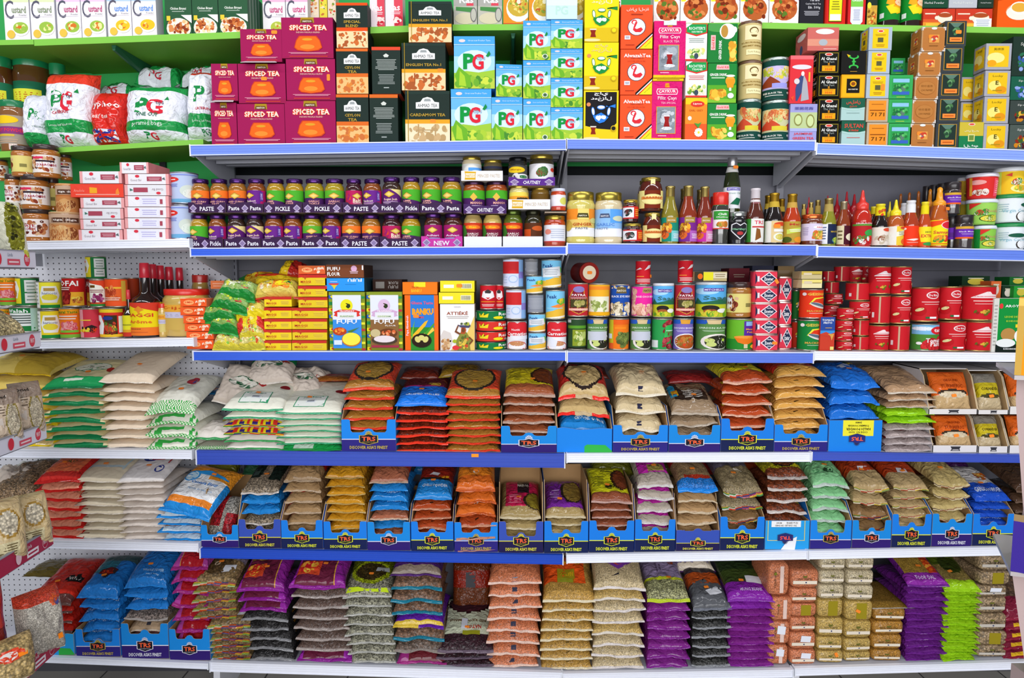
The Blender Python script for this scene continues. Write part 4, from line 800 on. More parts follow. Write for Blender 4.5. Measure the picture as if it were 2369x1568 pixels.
carton('tea_caddy','tall red square tea tin painted with a standing figure',1827,1881,128,239,'d8343c',[R(0,.92,1,1,'e86a70'),E(.5,.76,.42,.05,'dcd6e4'),P([(.35,.05),(.6,.3),(.62,.55),(.5,.6),(.35,.5),(.25,.3),(.28,.05)],'3a4a7a'),P([(.5,.04),(.85,.08),(.75,.45),(.6,.6),(.55,.4)],'a8a8b0'),E(.55,.62,.07,.05,'e8e0dc'),E(.3,.46,.12,.06,'d8d0d0'),R(.8,.45,.87,.65,'e8b83a'),P([(.05,.12),(.15,.05),(.2,.16)],'e8502c')],.016,.075,sidecol='c02a34',topcol='f08a90',cat='tin')
carton('tea_caddy','lavender square tea tin with mountain picture',1827,1890,240,None,'9c9cd0',[R(0,.32,1,.78,'b8c890'),E(.3,.58,.16,.16,'8a8a4a'),E(.75,.55,.16,.18,'8a8a4a'),E(.3,.58,.12,.12,'c8d89a'),E(.75,.55,.12,.14,'c8d89a'),R(0,.28,1,.36,'a8b0e0'),T('JASMINE',.5,.21,.7,'d8404a',.07),T('GREEN TEA',.5,.1,.8,'d8404a',.07),T('茉莉花茶',.5,.88,.7,'5a5aa0',.08)],.016,.075,1,sidecol='8484bc',topcol='b0b0e0',cat='tin')
# ---- deep rows of small gunpowder tea boxes
def tbox(x0,x1,yt,yb,col,art,l,grp,D=.06,Y=.016,row=None,side=None,sc_=None,tc_=None,st=(),mat='wrap',rz=0):
    return carton('small_tea_box',l,x0,x1,yt,yb,col,art,Y,D,row,side=side or art,sidecol=sc_ or col,topcol=tc_ or col,mat=mat,group=grp,st=st,rz=rz)
BK=[R(.06,.06,.94,.94,'8a7a1c'),R(.09,.09,.91,.91,'1a1a18'),E(.5,.86,.18,.07,'e8e0d8'),E(.5,.86,.14,.05,'d8483a'),T('Al Ghazel',.5,.67,.7,'e8e8e0',.13),T('Thé Vert',.5,.53,.5,'a8b0a8',.09,0,0),R(.46,.38,.54,.48,'b87a1e'),R(.2,.12,.8,.36,'eea21c'),T('3505',.5,.2,.34,'d8401c',.1),R(.3,.3,.7,.33,'c8801c')]
colA=[(283,None),(226,282),(172,225),(118,171)]
for i,(a,b) in enumerate(colA): tbox(1891,1943-(2 if i == 0 else 0),a,b,'141412',BK,'black and gold tea box with a yellow panel, %s of four' % ORD[3-i] if i else 'black and gold tea box with a yellow panel, bottom of four','black and gold small tea boxes',row=1 if b is None else None)
tbox(1868,1941,63,117,'c86860',[R(0,.2,1,.5,'d89078'),E(.55,.82,.3,.12,'efe0dc'),E(.5,.35,.14,.14,'a8b0b8'),LN(.5,.04,.95,.1,'e8c8c0',1)],'rosy red tea tin standing on the black and gold boxes',None,D=.1,tc_='d88078',side=[E(.5,.75,.35,.14,'efe0dc'),E(.5,.2,.12,.2,'4a5a7a')])
SUL=[R(0,.55,1,1,'1c5a44'),P([(0,.6),(.5,.5),(1,.6),(1,.52),(.5,.43),(0,.52)],'a8ccc4'),T('SULTAN',.5,.8,.8,'d8483a',.17),T('el Ambar',.5,.63,.44,'d8483a',.1),LN(.2,.3,.8,.36,'c8605a',1)]
SUL2=[R(0,.55,1,1,'1c5a44'),P([(0,.6),(.5,.5),(1,.6),(1,.52),(.5,.43),(0,.52)],'a8ccc4'),T('سلطان',.5,.82,.6,'d8483a',.2),T('عنبر',.5,.63,.3,'d8483a',.1),LN(.2,.3,.8,.36,'8aa8a4',1)]
tbox(1946,2001,279,None,'a8c8c4',SUL,'pale green and red-lettered tea box, bottom of its column','tea boxes beside the black ones',row=1,mat='card')
tbox(1946,2001,227,278,'a8c8c4',SUL2,'pale green tea box with red Arabic lettering','tea boxes beside the black ones',mat='card')
tbox(1946,2001,172,226,'eda61e',[R(.05,.05,.95,.95,'f0b01e'),R(.22,.2,.78,.82,'1e1c18'),E(.5,.6,.14,.13,'e8a81e'),E(.5,.6,.09,.08,'8a4a1c'),T('BROCHETTES',.5,.36,.4,'e8e4d8',None)],'golden tea box with a black square emblem','tea boxes beside the black ones')
tbox(1946,2004,117,171,'1c1c1a',[P([(.46,.2),(.54,.2),(.54,.82),(.46,.82)],'3ab84a'),E(.5,.74,.2,.1,'3ab84a'),E(.5,.78,.14,.09,'1c1c1a'),E(.5,.3,.2,.1,'3ab84a'),E(.5,.26,.14,.09,'1c1c1a'),R(.42,.5,.58,.55,'3ab84a'),P([(.2,.85),(.34,.8),(.28,.7)],'d8b81e'),LN(.35,.08,.65,.12,'c8983a',1)],'black tea box with a green symbol','tea boxes beside the black ones')
Y71=[R(.1,.08,.9,.92,'ef8f2c'),LN(.2,.72,.8,.8,'a8641c',1),R(.15,.48,.85,.52,'8a4a14'),T('71',.33,.32,.26,'6a4414',.16),T('71',.7,.32,.26,'6a4414',.16)]
for i,(a,b) in enumerate(((283,None),(228,282))): tbox(2004,2055,a,b,'b8a890',Y71,'beige and orange tea box numbered 71, %s one' % ('lower','upper')[i],'orange numbered tea boxes',row=1 if b is None else None,sc_='a89a84')
YS=[R(.16,.08,.84,.92,'ecc41c'),E(.5,.82,.14,.06,'e8e0d8'),E(.5,.82,.11,.045,'d8483a'),R(.38,.34,.62,.54,'5a5a3a'),LN(.25,.6,.75,.7,'b8941c',2),LN(.3,.14,.7,.26,'b8841c',2)]
ylw=((2004,2057,171,227),(2008,2059,117,170),(2010,2064,62,116))
for i,(x0,x1,a,b) in enumerate(ylw): tbox(x0,x1,a,b,'a8b6c4',YS,'silver-edged yellow tea box, %s of the front pile' % ('bottom','middle','top')[i],'silver and yellow tea boxes',sc_='9aa8b8',tc_='b8c4d0',st=((.72,.45,0,'ff8a1e',.012,.022),) if i == 0 else ())
for j,(Yq,n_) in enumerate(((.09,'second'),(.16,'third'))):
    tbox(2010-2*j,2064-4*j,66+9*j,116,'a8b6c4',YS,'silver-edged yellow tea box in the %s row back of the top pile' % n_,'silver and yellow tea boxes',Y=Yq,sc_='c8a41c')
GR=[R(.12,.1,.88,.9,'2f9a4e'),R(.15,.68,.85,.84,'8ac0e0'),E(.5,.4,.2,.12,'5a7a6a'),R(.14,.16,.86,.3,'3a64b8'),BL(.14,.28,.86,.62,['4ab05a','2a7a3a','6ac06a','1f6a3c'],18,.08),LN(.3,.04,.7,.08,'d8e03a',1)]
for i,(a,b) in enumerate(((285,None),(229,284),(173,228))): tbox(2053+i*2,2108+i*2,a,b,'38a456',GR,'green tea box with a blue band, %s of three' % ('bottom','middle','top')[i],'green small tea boxes',row=1 if b is None else None)
tbox(2062,2094,134,172,'38a456',GR,'green tea box set back above the three','green small tea boxes',Y=.12)
BR=[R(.05,.05,.95,.95,'b4743a'),P([(0,1),(.12,1),(.12,.94),(.06,.94),(.06,.86),(0,.86)],'cfc8c0'),P([(1,1),(.88,1),(.88,.94),(.94,.94),(.94,.86),(1,.86)],'cfc8c0'),P([(0,0),(.12,0),(.12,.06),(.06,.06),(.06,.14),(0,.14)],'cfc8c0'),P([(1,0),(.88,0),(.88,.06),(.94,.06),(.94,.14),(1,.14)],'cfc8c0')]
BRA=BR+[E(.5,.94,.12,.05,'dfe6ea'),R(.3,.35,.72,.68,'dc9a4a'),BL(.34,.38,.7,.66,['c8442c','5a6a8a','e8c88a'],10,.08),LN(.3,.2,.7,.26,'8a5424',1)]
BRB=BR+[E(.5,.5,.38,.3,'a86a30'),E(.5,.5,.36,.28,'b87a3e'),T('特珍眉茶',.5,.58,.5,'7a4a1c',.1,0,0),T('CHUNMEE',.5,.4,.5,'7a4a1c',.08,0,0)]
for i,(a,b,x0,x1,s_) in enumerate(((286,None,2104,2160,1),(231,285,2110,2166,0),(177,230,2116,2171,0),(120,176,2124,2177,1),(62,119,2132,2188,1))):
    tbox(x0,x1,a,b,'c09060',BRA if s_ else BRB,'tan tea box with silver corners, %s' % ('bottom of its column of five','second up in its column of five','third up in its column of five','fourth up in its column of five','topping its column of five')[i],'tan silver-cornered tea boxes',row=1 if b is None else None,sc_='c8a070',st=((.4,.6,1.3),) if s_ else (),D=.065)
for j in (0,1):
    tbox(2131-2*j,2186-3*j,66+8*j,119,'b08a50',BRB,'tan tea box %s behind the top tan one' % ('directly','two rows')[j],'tan silver-cornered tea boxes',Y=(.092,.168)[j],sc_='b8862e',D=.065)
DG=[R(.1,.08,.9,.94,'b88a2a'),R(.13,.1,.87,.92,'24342e'),P([(.2,.92),(.4,.75),(.6,.75),(.8,.92)],'5a7a6a'),BL(.3,.42,.7,.76,['4a7a4a','6a9a6a','2a4a34'],12,.09),R(.22,.16,.8,.34,'ee8a3c'),LN(.28,.2,.74,.3,'b8541c',1)]
for i,(a,b,x0,x1) in enumerate(((283,None,2164,2217),(226,282,2169,2221),(168,225,2173,2225),(108,167,2178,2230),(48,106,2186,2236))):
    tbox(x0,x1,a,b,'3a4044',DG,'dark green tea box with an orange strip, %s' % ('bottom of five','second up of five','third up of five','fourth up of five','top of five with a sticker')[i],'dark green small tea boxes',row=1 if b is None else None,sc_='4a5258',tc_='9aa4aa',st=((.62,.55,.7),) if i == 4 else (),D=.065)
tbox(2218,2274,282,None,'1c7a4a',[R(0,.5,1,1,'c8b43a'),E(.5,.92,.14,.05,'e8e0d8'),E(.5,.92,.11,.035,'d8483a'),T('شاي أخضر',.5,.68,.6,'e8e4b8',.1),R(.36,.3,.64,.56,'d8d48a'),R(.4,.34,.6,.52,'6a8a3a'),T('الفهم',.5,.12,.6,'e6f0e6',.12)],'green and mustard tea box beside the silver stack',None,row=1,mat='card')
SL=[R(.12,.08,.88,.92,'e6bc1e'),E(.4,.4,.25,.2,'f2e07a'),E(.65,.25,.22,.14,'e0941e'),T('Lucky',.5,.78,.4,'7a6a1c',.1,0,0)]
SLE=SL+[T('E',.48,.52,.12,'4a4414',.16),LN(.3,.18,.7,.26,'a88a1c',1)]
for i,(a,b,x0,x1) in enumerate(((286,None,2274,2331),(223,285,2276,2334),(163,222,2278,2337),(100,161,2280,2340))):
    tbox(x0,x1,a,b,'a4a4ac',SLE if i < 3 else [R(.1,.1,.9,.9,'e6bc1e'),E(.4,.45,.34,.2,'f2e28a'),E(.25,.25,.18,.12,'e8a01e'),T('黃牌茶',.5,.78,.4,'7a6a1c',.1,0,0)],'silver-framed yellow tea box, %s' % ('bottom of the right pile','second up of the right pile','third up of the right pile','top of the right pile')[i],'silver-framed yellow tea boxes',row=1 if b is None else None,sc_='9c9ca4',tc_='b8b8c0',D=.06)
    for j,q in enumerate((.088,)):
        if i in (1,2,3): tbox(x0-2,x1-4,a+6,b+3,'a4a4ac',SL,'silver-framed yellow tea box hidden behind the %s one' % ('second','third','top')[i-1],'silver-framed yellow tea boxes',Y=q,sc_='9c9ca4',D=.06)
for i,(a,b) in enumerate(((236,282),(178,234))):
    tbox(2222,2262,a,b,'a4a4ac',SL,'silver-framed yellow tea box left of the right pile, %s' % ('lower','upper')[i],'silver-framed yellow tea boxes',Y=.09,D=.09)
FR=['8a2a1c','c8801e','3a5a2a','d8b03a','4a1c24']
for i,(a,b,x0,x1,c) in enumerate(((288,None,2334,2390,'4a5650'),(232,287,2336,2392,'3a4440'),(176,231,2338,2395,'1c5a44'),(84,175,2342,2400,'22352c'))):
    tbox(x0,x1,a,b,c,[BL(.15,.1,.9,.6,FR if i < 2 else ['8aa0d8','c8d0e8','3a5aa0','2a6a4a'],22,.1,i),T('Special',.6,.8,.6,'d8d8d0',.1,0,0)],'dark fruit tea box at the right frame edge, %s' % ('bottom','second up','third up','topmost')[i],'dark fruit tea boxes',row=1 if b is None else None,tc_='4a5a54')
# ================================================================== second level: jars and bottles
AR=dict
# peanut paste jars, left
NUTA=[R(0,0,1,1,'efe6e0'),BL(0,.05,1,.95,['8a3a24','c88a5a','d8b088','5a2418','b86a40'],44,.07,3),R(.42,.28,.98,.72,'f2eeee'),R(.3,.78,.62,.9,'d8345a'),R(.4,.6,.9,.7,'3a2a34'),T("D'ARACHIDE",.7,.44,.5,'a82a4a',.13),R(0,0,1,.03,'f4f0e8'),R(0,.97,1,1,'f4f0e8')]
NUTB=[R(0,0,1,1,'efe6e0'),BL(0,.05,1,.95,['8a3a24','c88a5a','d8b088','5a2418','b86a40'],44,.07,5),R(.15,.3,.7,.7,'f2eeee'),T("PATE",.5,.62,.3,'a82a4a',.14),T("D'ARACHIDE",.42,.44,.5,'a82a4a',.13),R(0,0,1,.03,'f4f0e8')]
NUTC=[R(0,0,1,1,'e0d27c'),BL(0,.05,.4,.95,['8a3a24','c88a5a','d8b088','5a2418'],24,.09,7),R(0,.2,.2,.8,'f2eeee'),R(.6,.3,.8,.5,'8a8248')]
njs=[(30,78,340,410,NUTC,.02,'top row, left of the two front ones',None),(80,136,337,413,NUTA,.02,'top row, right of the two front ones',None),(134,165,356,418,NUTA,.13,'top row, set back in shade',None),
       (15,52,404,482,NUTB,.06,'middle row, partly behind the rack',None),(52,111,406,486,NUTA,.02,'middle row, front and centre',None),(108,136,412,488,NUTC,.1,'middle row, set back at the right',None),
       (28,58,484,None,NUTB,.07,'bottom row, partly hidden at the left',2),(57,116,483,None,NUTB,.02,'bottom row, front and centre',2),(112,132,490,None,NUTA,.12,'bottom row, a sliver behind the orange canister',2),(-18,17,366,420,NUTB,.12,'far left, under the small green shelf',None)]
for x0,x1,a,b,art,Y,l,row in njs:
    vessel('nutjar','peanut_paste_jar','brown-lidded peanut paste jar, %s' % l,x0,x1,a,b,'b06c2c','3a2c2a','efe6e0',art,Y=Y,row=row,cat='jar',lidmat='plastic',group='peanut paste jars')
TIG=[R(0,0,1,.6,'c8844a'),R(0,.66,1,1,'c8a88c'),R(.35,.68,.95,.86,'5a3a2a'),T('tiga diga',.65,.77,.5,'f0e6dc',.1),BL(.05,.02,.95,.5,['d8a468','b87440','e0b880','8a4a28'],16,.18,5)]
vessel('drum','peanut_canister','orange-brown peanut canister, upper one',134,182,427,494,'b86a34','d89a5a','c07038',TIG,Y=.03,cat='canister',lidmat='plastic',group='peanut canisters')
vessel('drum','peanut_canister','tan peanut canister, lower and wider one',122,190,492,None,'c88a54','c8a070','c8986a',TIG,Y=.02,row=2,cat='canister',lidmat='plastic',group='peanut canisters')
# pink and white sweet boxes
def sweet(x0,x1,a,b,l,kind=0,row=None,Y=.015,D=.15):
    if kind == 0: A=[R(.07,0,.93,1,'e8e6ea'),R(0,0,.07,1,'e8a4a4'),R(.93,0,1,1,'e8a4a4'),E(.28,.78,.05,.14,'d8384a'),T('Gonul Bir',.25,.4,.26,'9a8a94',.22,0,0),R(.5,.3,.84,.74,'a8485a'),LN(.53,.36,.81,.66,'d8a8b0',2),P([(.84,.5),(.9,.68),(.92,.4)],'5a6a6a')]
    elif kind == 1: A=[R(.07,0,.93,1,'e2e2e6'),R(0,0,.07,1,'e8a4a4'),R(.93,0,1,1,'e8a4a4'),R(.2,.3,.52,.74,'a8485a'),P([(.2,.5),(.12,.68),(.12,.4)],'4a7a6a'),T('Gonul Bir',.74,.55,.26,'9a8a94',.22,180,0),E(.76,.22,.05,.13,'d8384a')]
    elif kind == 2: A=[R(0,0,1,1,'ea4a38'),P([(.36,.3),(.5,.3),(.5,.7),(.36,.75)],'f0a82e'),LN(.06,.12,.95,.28,'f4a898',1),T('Anadolu',.16,.5,.2,'f4a090',.2,0,0),P([(.85,.2),(.93,.25),(.9,.7),(.86,.5)],'f08a3a')]
    else: A=[R(.07,0,.93,1,'eceaee'),R(0,0,.07,1,'e8a4a4'),R(.93,0,1,1,'e8a4a4'),E(.28,.78,.05,.14,'d8384a'),R(.34,.05,.78,.92,'e6e6f6'),LN(.38,.2,.74,.8,'b8b4dc',3),R(.8,.25,.86,.7,'a8485a')]
    return carton('sweet_box',l,x0,x1,a,b,'e8a4a4' if kind != 2 else 'ea4a38',A,Y,D,row,sidecol='dc8a8e',topcol='e8b8b8' if kind != 2 else 'd83a2c',mat='wrap',group='pink and white sweet boxes')
yl=[(520,None,0),(496,519,0),(471,495,1),(456,470,0)]
Ls=['bottom','second up','third up','fourth up','fifth up','sixth up','top']
for i,(a,b,k) in enumerate(((531,None,0),(507,530,0),(482,506,1),(457,481,0))): sweet(184+i%2*2,286+i%2*2,a,b,'pink and white sweet box, %s in the left pile' % Ls[i],k,2 if b is None else None)
sweet(163,286,425,456,'bright red sweet box sticking out of the left pile',2)
sweet(184,282,396,424,'pink and white sweet box above the red one',0)
for i,(a,b,k) in enumerate(((529,None,3),(504,528,3),(479,503,3),(453,478,3),(427,452,1),(402,426,0))): sweet(288+(i%2),392-(i%2),a,b,'pink and white sweet box, %s in the right pile' % Ls[i],k,2 if b is None else None,D=.17)
sweet(277,344,375,401,'short pink-bordered sweet box topping the right pile',0)
for i,(a,b) in enumerate(((475,None),(401,474))):
    vessel('can','coconut_sweet_tin','pale blue milk sweet tin, %s one beside the paste jars' % ('lower','upper')[i],396,458 if i else 452,a,b,'b8bcc8',None,'b8c6e4',[R(0,0,1,.12,'6aa8d0'),E(.3,.78,.22,.09,'d8342c'),LN(.16,.74,.44,.82,'f4e0e0',1),E(.75,.4,.22,.2,'d0dad0'),E(.8,.3,.2,.16,'e0e8e0'),LN(.1,.52,.5,.64,'6a78c8',3),R(0,.93,1,.96,'7a8ad8')],Y=.02,row=2 if b is None else None,cat='tin',group='pale blue milk sweet tins',n=32)
# purple-lidded paste and pickle jars
def pat(kind,seed=0):
    dm=lambda u,v: [P([(u-.22,v),(u,v+.17),(u+.22,v),(u,v-.17)],'6a4a1e'),P([(u-.2,v),(u,v+.15),(u+.2,v),(u,v-.15)],'e0b84a'),P([(u-.12,v),(u,v+.08),(u+.12,v),(u,v-.08)],'ecd27a')]
    if kind == 'O': return '4c2360',[P([(0,.62),(.3,.62),(.5,.8),(.7,.62),(1,.62),(1,1),(0,1)],'f07a28')]+dm(.5,.72)+[T('MIXED CURRY',.5,.42,.66,'f0b0a0',.09),T('PASTE',.5,.3,.36,'f0b0a0',.09),LN(.2,.06,.8,.22,'d8c8e0',3)]
    if kind == 'G': return '4c2360',[P([(0,.6),(.35,.85),(1,.4),(1,1),(0,1)],'4cac2c')]+dm(.36,.7)+[T('LIME',.36,.44,.3,'f0b0a0',.08),T('PICKLE',.36,.34,.36,'f0b0a0',.08),LN(.12,.08,.7,.24,'d8c8e0',2)]
    if kind == 'H': return '4c2360',[P([(0,.62),(.3,.62),(.5,.8),(.7,.62),(1,.62),(1,1),(0,1)],'5cb030')]+dm(.55,.72)+[T('GARLIC',.55,.44,.4,'f0b0a0',.09),T('PICKLE',.55,.32,.4,'f0b0a0',.09),LN(.25,.08,.85,.22,'d8c8e0',2)]
    if kind == 'P': return '6a2488',[P([(.7,0),(1,0),(1,1),(.8,1)],'c01e6a')]+dm(.32,.74)+[T('Tandoori',.36,.46,.42,'f0e0d0',None),LN(.12,.18,.62,.38,'d8b8c8',4),R(.72,.45,.84,.92,'5a3a9a'),T('HOT',.78,.68,.3,'d8c8f0',None,-90)]
    if kind == 'C': return '5c2070',[P([(.5,1),(1,.62),(1,1)],'ecd890')]+dm(.45,.76)+[T('Rogan Josh',.5,.5,.5,'f0d0c0',None),LN(.15,.26,.8,.42,'d8c0d8',3),E(.5,.08,.12,.07,'d8642a'),E(.8,.06,.1,.05,'d8844a')]
    if kind == 'M': return 'b81e5a',[BL(0,.1,.5,.9,['c82a4a','9a1e6a','d8442a'],14,.12,seed)]+dm(.7,.72)+[T('Balti',.7,.48,.34,'f0e0c8',None),LN(.5,.2,.98,.4,'e8b8c8',4),E(.55,.08,.1,.06,'e8a83a')]
    if kind == 'A': return 'a01e6a',[P([(0,0),(1,0),(1,.2),(0,.3)],'7a1a70')]+dm(.5,.74)+[T('Achari',.5,.46,.5,'e8d8f0',.1),R(.2,.24,.8,.34,'6ac0e0'),LN(.2,.06,.5,.16,'6a9a4a',2)]
JD={'O': 'orange and purple label','G': 'slanting green label','H': 'green-shouldered label','P': 'violet and magenta label','C': 'cream-cornered purple label','M': 'magenta patterned label','A': 'dark pink label'}
def pjar(x0,x1,yt,kind,l,row=None,z0=None,tierY=.02,body='8a5418'):
    bg,A=pat(kind,int(x0)); body={'O': 'a06a24','G': 'b08a1e','H': 'a8921e','P': '8a4a1c','C': '3c2a20','M': '3c1c20','A': '4a241c'}[kind]
    return vessel('jar','paste_jar',l,x0,x1,yt,470,body,'4c2a66',bg,A,Y=tierY,z0=z0,cat='jar',lidmat='metal',key=('pj',kind),group='purple-lidded paste jars')
def snack_tray(x0,x1,yt,yb,text,l,col='3a2244',tc='e8e4ee',style=0,z0=None,Y=.012,D=.15,H0=None,logo=True):
    X,Wd,z,H=span(x0,x1,yt,yb if yb else 570,Y);
    if z0 is not None: H=H0 or (at((x0+x1)/2,yt,Y)[1]-z0); z=z0
    Wd -= .0015; m=M(); t=.0015; k=1.0
    ed=[(0,0),(1,0),(1,1.12),(.86,1.12),(.8,.9),(.2,.9),(.14,1.12),(0,1.12)] if style == 0 else [(0,0),(1,0),(1,.95),(.78,.95),(.7,1.12),(.3,1.12),(.22,.95),(0,.95)] if style == 1 else [(0,0),(1,0),(1,1),(0,1)]
    n=len(ed); fv=[(-Wd/2+a*Wd,0,b*H) for a,b in ed]+[(-Wd/2+a*Wd,t,b*H) for a,b in ed]
    m.add(fv,[tuple(range(n)),tuple(reversed(range(n,2*n)))]+[(i,n+i,n+(i+1) % n,(i+1) % n) for i in range(n)],[col]+['b09a7a']*(n+1),'print')
    m.box(-Wd/2,Wd/2,t,D,0,t,'b09a7a','board'); m.box(-Wd/2,-Wd/2+t,t,D,t,H*.95,col,'board'); m.box(Wd/2-t,Wd/2,t,D,t,H*.95,col,'board')
    A=[]; asp=Wd/H
    def dia(u): return [P([(u-.1,.5),(u,.92),(u+.1,.5),(u,.08)],'b8a8c8'),P([(u-.07,.5),(u,.78),(u+.07,.5),(u,.22)],'8a78a0'),R(u-.06,.02,u+.06,.14,'b8a8c8')]
    if text:
        ws=text.split('|')
        if len(ws) == 1: A=(dia(.13)+dia(.87) if logo else [])+[T(ws[0],.5,.42,.38,tc,.5)]
        else: A=dia(.5)+[T(ws[0],.2,.5,.3,tc,.5),T(ws[1],.8,.5,.3,tc,.5)]
    front(m,A,Wd,H*.95,0,'print')
    inst([(None,m.mesh('jar_tray'))],'jar_tray',l,'tray',(X,Y,z),0,'card trays under the jars'); return z+t+.0005,H
UJ=[(444,485,'O'),(488,528,'O'),(530,571,'O'),(573,615,'P'),(618,659,'G'),(661,703,'G'),(706,750,'H'),(752,797,'H'),(800,838,'M'),(841,883,'P'),(885,928,'C'),(931,973,'G'),(976,1020,'G'),(1022,1068,'G')]
LJ=[(440,480,'G'),(483,522,'P'),(526,567,'C'),(569,609,'C'),(612,655,'P'),(657,698,'P'),(700,744,'H'),(746,788,'P'),(791,834,'O'),(837,880,'O'),(884,928,'M'),(929,973,'G'),(981,1023,'A'),(1026,1070,'A')]
NTHL=NTH
LT=[(432,516,'Pickle|Pickle',0),(518,603,'Paste|Paste',1),(604,694,'Paste|Paste',1),(695,786,'Paste|Paste',1),(787,877,'PASTE',0),(878,972,'PASTE',0),(974,1070,'NEW',0),(1073,1161,'',2),(1163,1256,'',2)]
zz={}
for i,(x0,x1,t,s_) in enumerate(LT):
    z0=shelf_z(2,(x0+x1)/2); new=t == 'NEW'; wh=t == ''
    lbl='plain white card tray, %s of two on the blue shelf' % ('left','right')[i-7] if wh else 'bright pink card tray lettered NEW' if new else 'dark purple card tray lettered %s, %s along the lower tier' % (t.replace('|',' '),NTH[i])
    zt_,H=snack_tray(x0,x1,545 if wh else 552,None,t,lbl,'e6e9f0' if wh else 'c43a9c' if new else '3a2244',style=s_,z0=z0,H0=.034 if not wh else .036); zz[i]=zt_
for i,(x0,x1,k) in enumerate(LJ):
    j=[t for t in range(9) if LT[t][0]-8 <= (x0+x1)/2 <= LT[t][1]+4][0]
    pjar(x0,x1,497 if k != 'A' else 494,k,'%s paste jar with %s, %s jar of the lower tier' % ('purple-lidded',JD[k],NTH[i]),z0=zz[j])
ztop=at(700,494,.04)[1]+.001
UT=[(437,524,'PASTE',0),(520,610,'Paste|Paste',1),(611,700,'PICKLE',0),(701,792,'PICKLE',0),(793,880,'PASTE',0),(879,971,'Pickle|Pickle',1),(972,1068,'Paste|Paste',1)]
for i,(x0,x1,t,s_) in enumerate(UT):
    x0=max(x0,526 if i == 1 else x0)
    snack_tray(x0,x1,476,None,t,'dark purple card tray lettered %s, %s along the upper tier' % (t.replace('|',' '),NTH[i]),'3c2448',style=s_,z0=ztop,H0=.032)
for i,(x0,x1,k) in enumerate(UJ): pjar(x0,x1,415-(i > 9)*4,k,'%s paste jar with %s, %s jar of the upper tier' % ('purple-lidded',JD[k],NTH[i]),z0=ztop+.002)
# chutney end
CHU=[P([(0,.6),(.4,.95),(1,.5),(1,1),(0,1)],'4cac2c'),P([(.38,.62),(.5,.86),(.62,.62),(.5,.4)],'e0b84a'),T('MANGO',.6,.3,.4,'f0b0a0',.14),LN(.3,.06,.9,.2,'d8c8e0',1)]
_,h_=snack_tray(1072,1172,478,None,'CHUTNEY','purple card tray lettered CHUTNEY on the lower pickle jars','44265c',style=0,z0=at(1120,495,.03)[1],H0=.03)
for i,(x0,x1) in enumerate(((1072,1122),(1124,1174))): vessel('widejar','chutney_jar','brown chutney jar with green and purple label, %s one' % ('left','right')[i],x0,x1,420,490,'a04c1c','3a2238','4c2360',CHU,Y=.02,z0=at(1120,495,.03)[1]+.002,cat='jar',group='chutney jars')
def minced(x0,x1,yt,yb,l): return snack_tray(x0,x1,yt,yb,'',l,'eceaf0',style=2,z0=at((x0+x1)/2,yb,.012)[1],H0=.036)
MT_ART=None
def white_tray(x0,x1,yt,yb,l):
    z=at((x0+x1)/2,yb,.012)[1]; X0,X1=at(x0,yb,.012)[0],at(x1,yb,.012)[0]; Wd=X1-X0; H=at((x0+x1)/2,yt,.012)[1]-z
    m=M(); m.box(-Wd/2,Wd/2,0,.0015,0,H,'eceaf0','print'); m.box(-Wd/2,Wd/2,.0015,.14,0,.0015,'d8d4d0','board'); m.box(-Wd/2,-Wd/2+.0015,.0015,.14,.0015,H,'e0dee4','board'); m.box(Wd/2-.0015,Wd/2,.0015,.14,.0015,H,'e0dee4','board')
    front(m,[P([(.08,.1),(.35,.1),(.34,.5),(.36,.9),(.08,.95),(.1,.5)],'d8a81e'),P([(.1,.3),(.33,.3),(.32,.55),(.34,.75),(.1,.75),(.12,.5)],'f2e8d0'),T('NATCO',.22,.5,.18,'d8a81e',.3),T('MINCED PASTES',.67,.5,.54,'c8b890',.34,0,0)],Wd,H,0,'print')
    inst([(None,m.mesh('jar_tray'))],'jar_tray',l,'tray',(X0+Wd/2,.012,z),0,'card trays under the jars'); return z+.002
zt1=white_tray(1067,1163,395,418,'white card tray of minced pastes, on the chutney jars')
GLD='a8903a'
vessel('widejar','minced_paste_jar','gold-lidded garlic paste jar with blue label, top left of the chutney end',1069,1114,365,418,'d8c8a0',GLD,'e0e0d8',[R(.4,.0,1,.7,'5aa0e8'),E(.7,.4,.2,.12,'d8e8e8')],Y=.02,z0=zt1,cat='jar')
vessel('widejar','minced_paste_jar','dim gold-lidded olive paste jar beside the garlic one',1118,1162,372,418,'6a5c3a',GLD,'3a3c50',[R(.1,.3,.9,.8,'4a4438')],Y=.05,z0=zt1,cat='jar')
zt2=white_tray(1176,1273,461,484,'white card tray of minced pastes, under the chutney tray')
vessel('widejar','minced_paste_jar','pale ginger paste jar with orange and yellow label',1178,1223,430,484,'dccf8a',GLD,'f0d85a',[R(0,0,1,.7,'f0a02c'),P([(.4,.4),(.9,.4),(.85,.6),(.45,.6)],'4a3a1c'),E(.2,.2,.2,.16,'e8d8b0')],Y=.02,z0=zt2,cat='jar')
vessel('widejar','minced_paste_jar','shaded olive paste jar with gold lid under the chutney tray',1228,1272,434,484,'8a6a2a',GLD,'7a5a24',[],Y=.06,z0=zt2,cat='jar')
z3=at(1230,429,.012)[1]; snack_tray(1176,1284,412,None,'CHUTNEY','violet card tray lettered CHUTNEY, highest of all','5a2c8a',style=0,z0=z3,H0=.026)
vessel('widejar','pickle_jar','black-wrapped jar with a yellow badge in the highest tray',1176,1220,366,428,'2a2a28','1c1c1e','4a4a48',[E(.42,.72,.36,.2,'eac21e'),T('Mango',.42,.72,.4,'a86a1c',.14),E(.7,.28,.3,.18,'e8e8e8'),E(.7,.28,.2,.1,'3a7a4a'),BL(.0,.02,.6,.34,['d8d8d4','3a3a38'],14,.12)],Y=.02,z0=z3+.002,cat='jar')
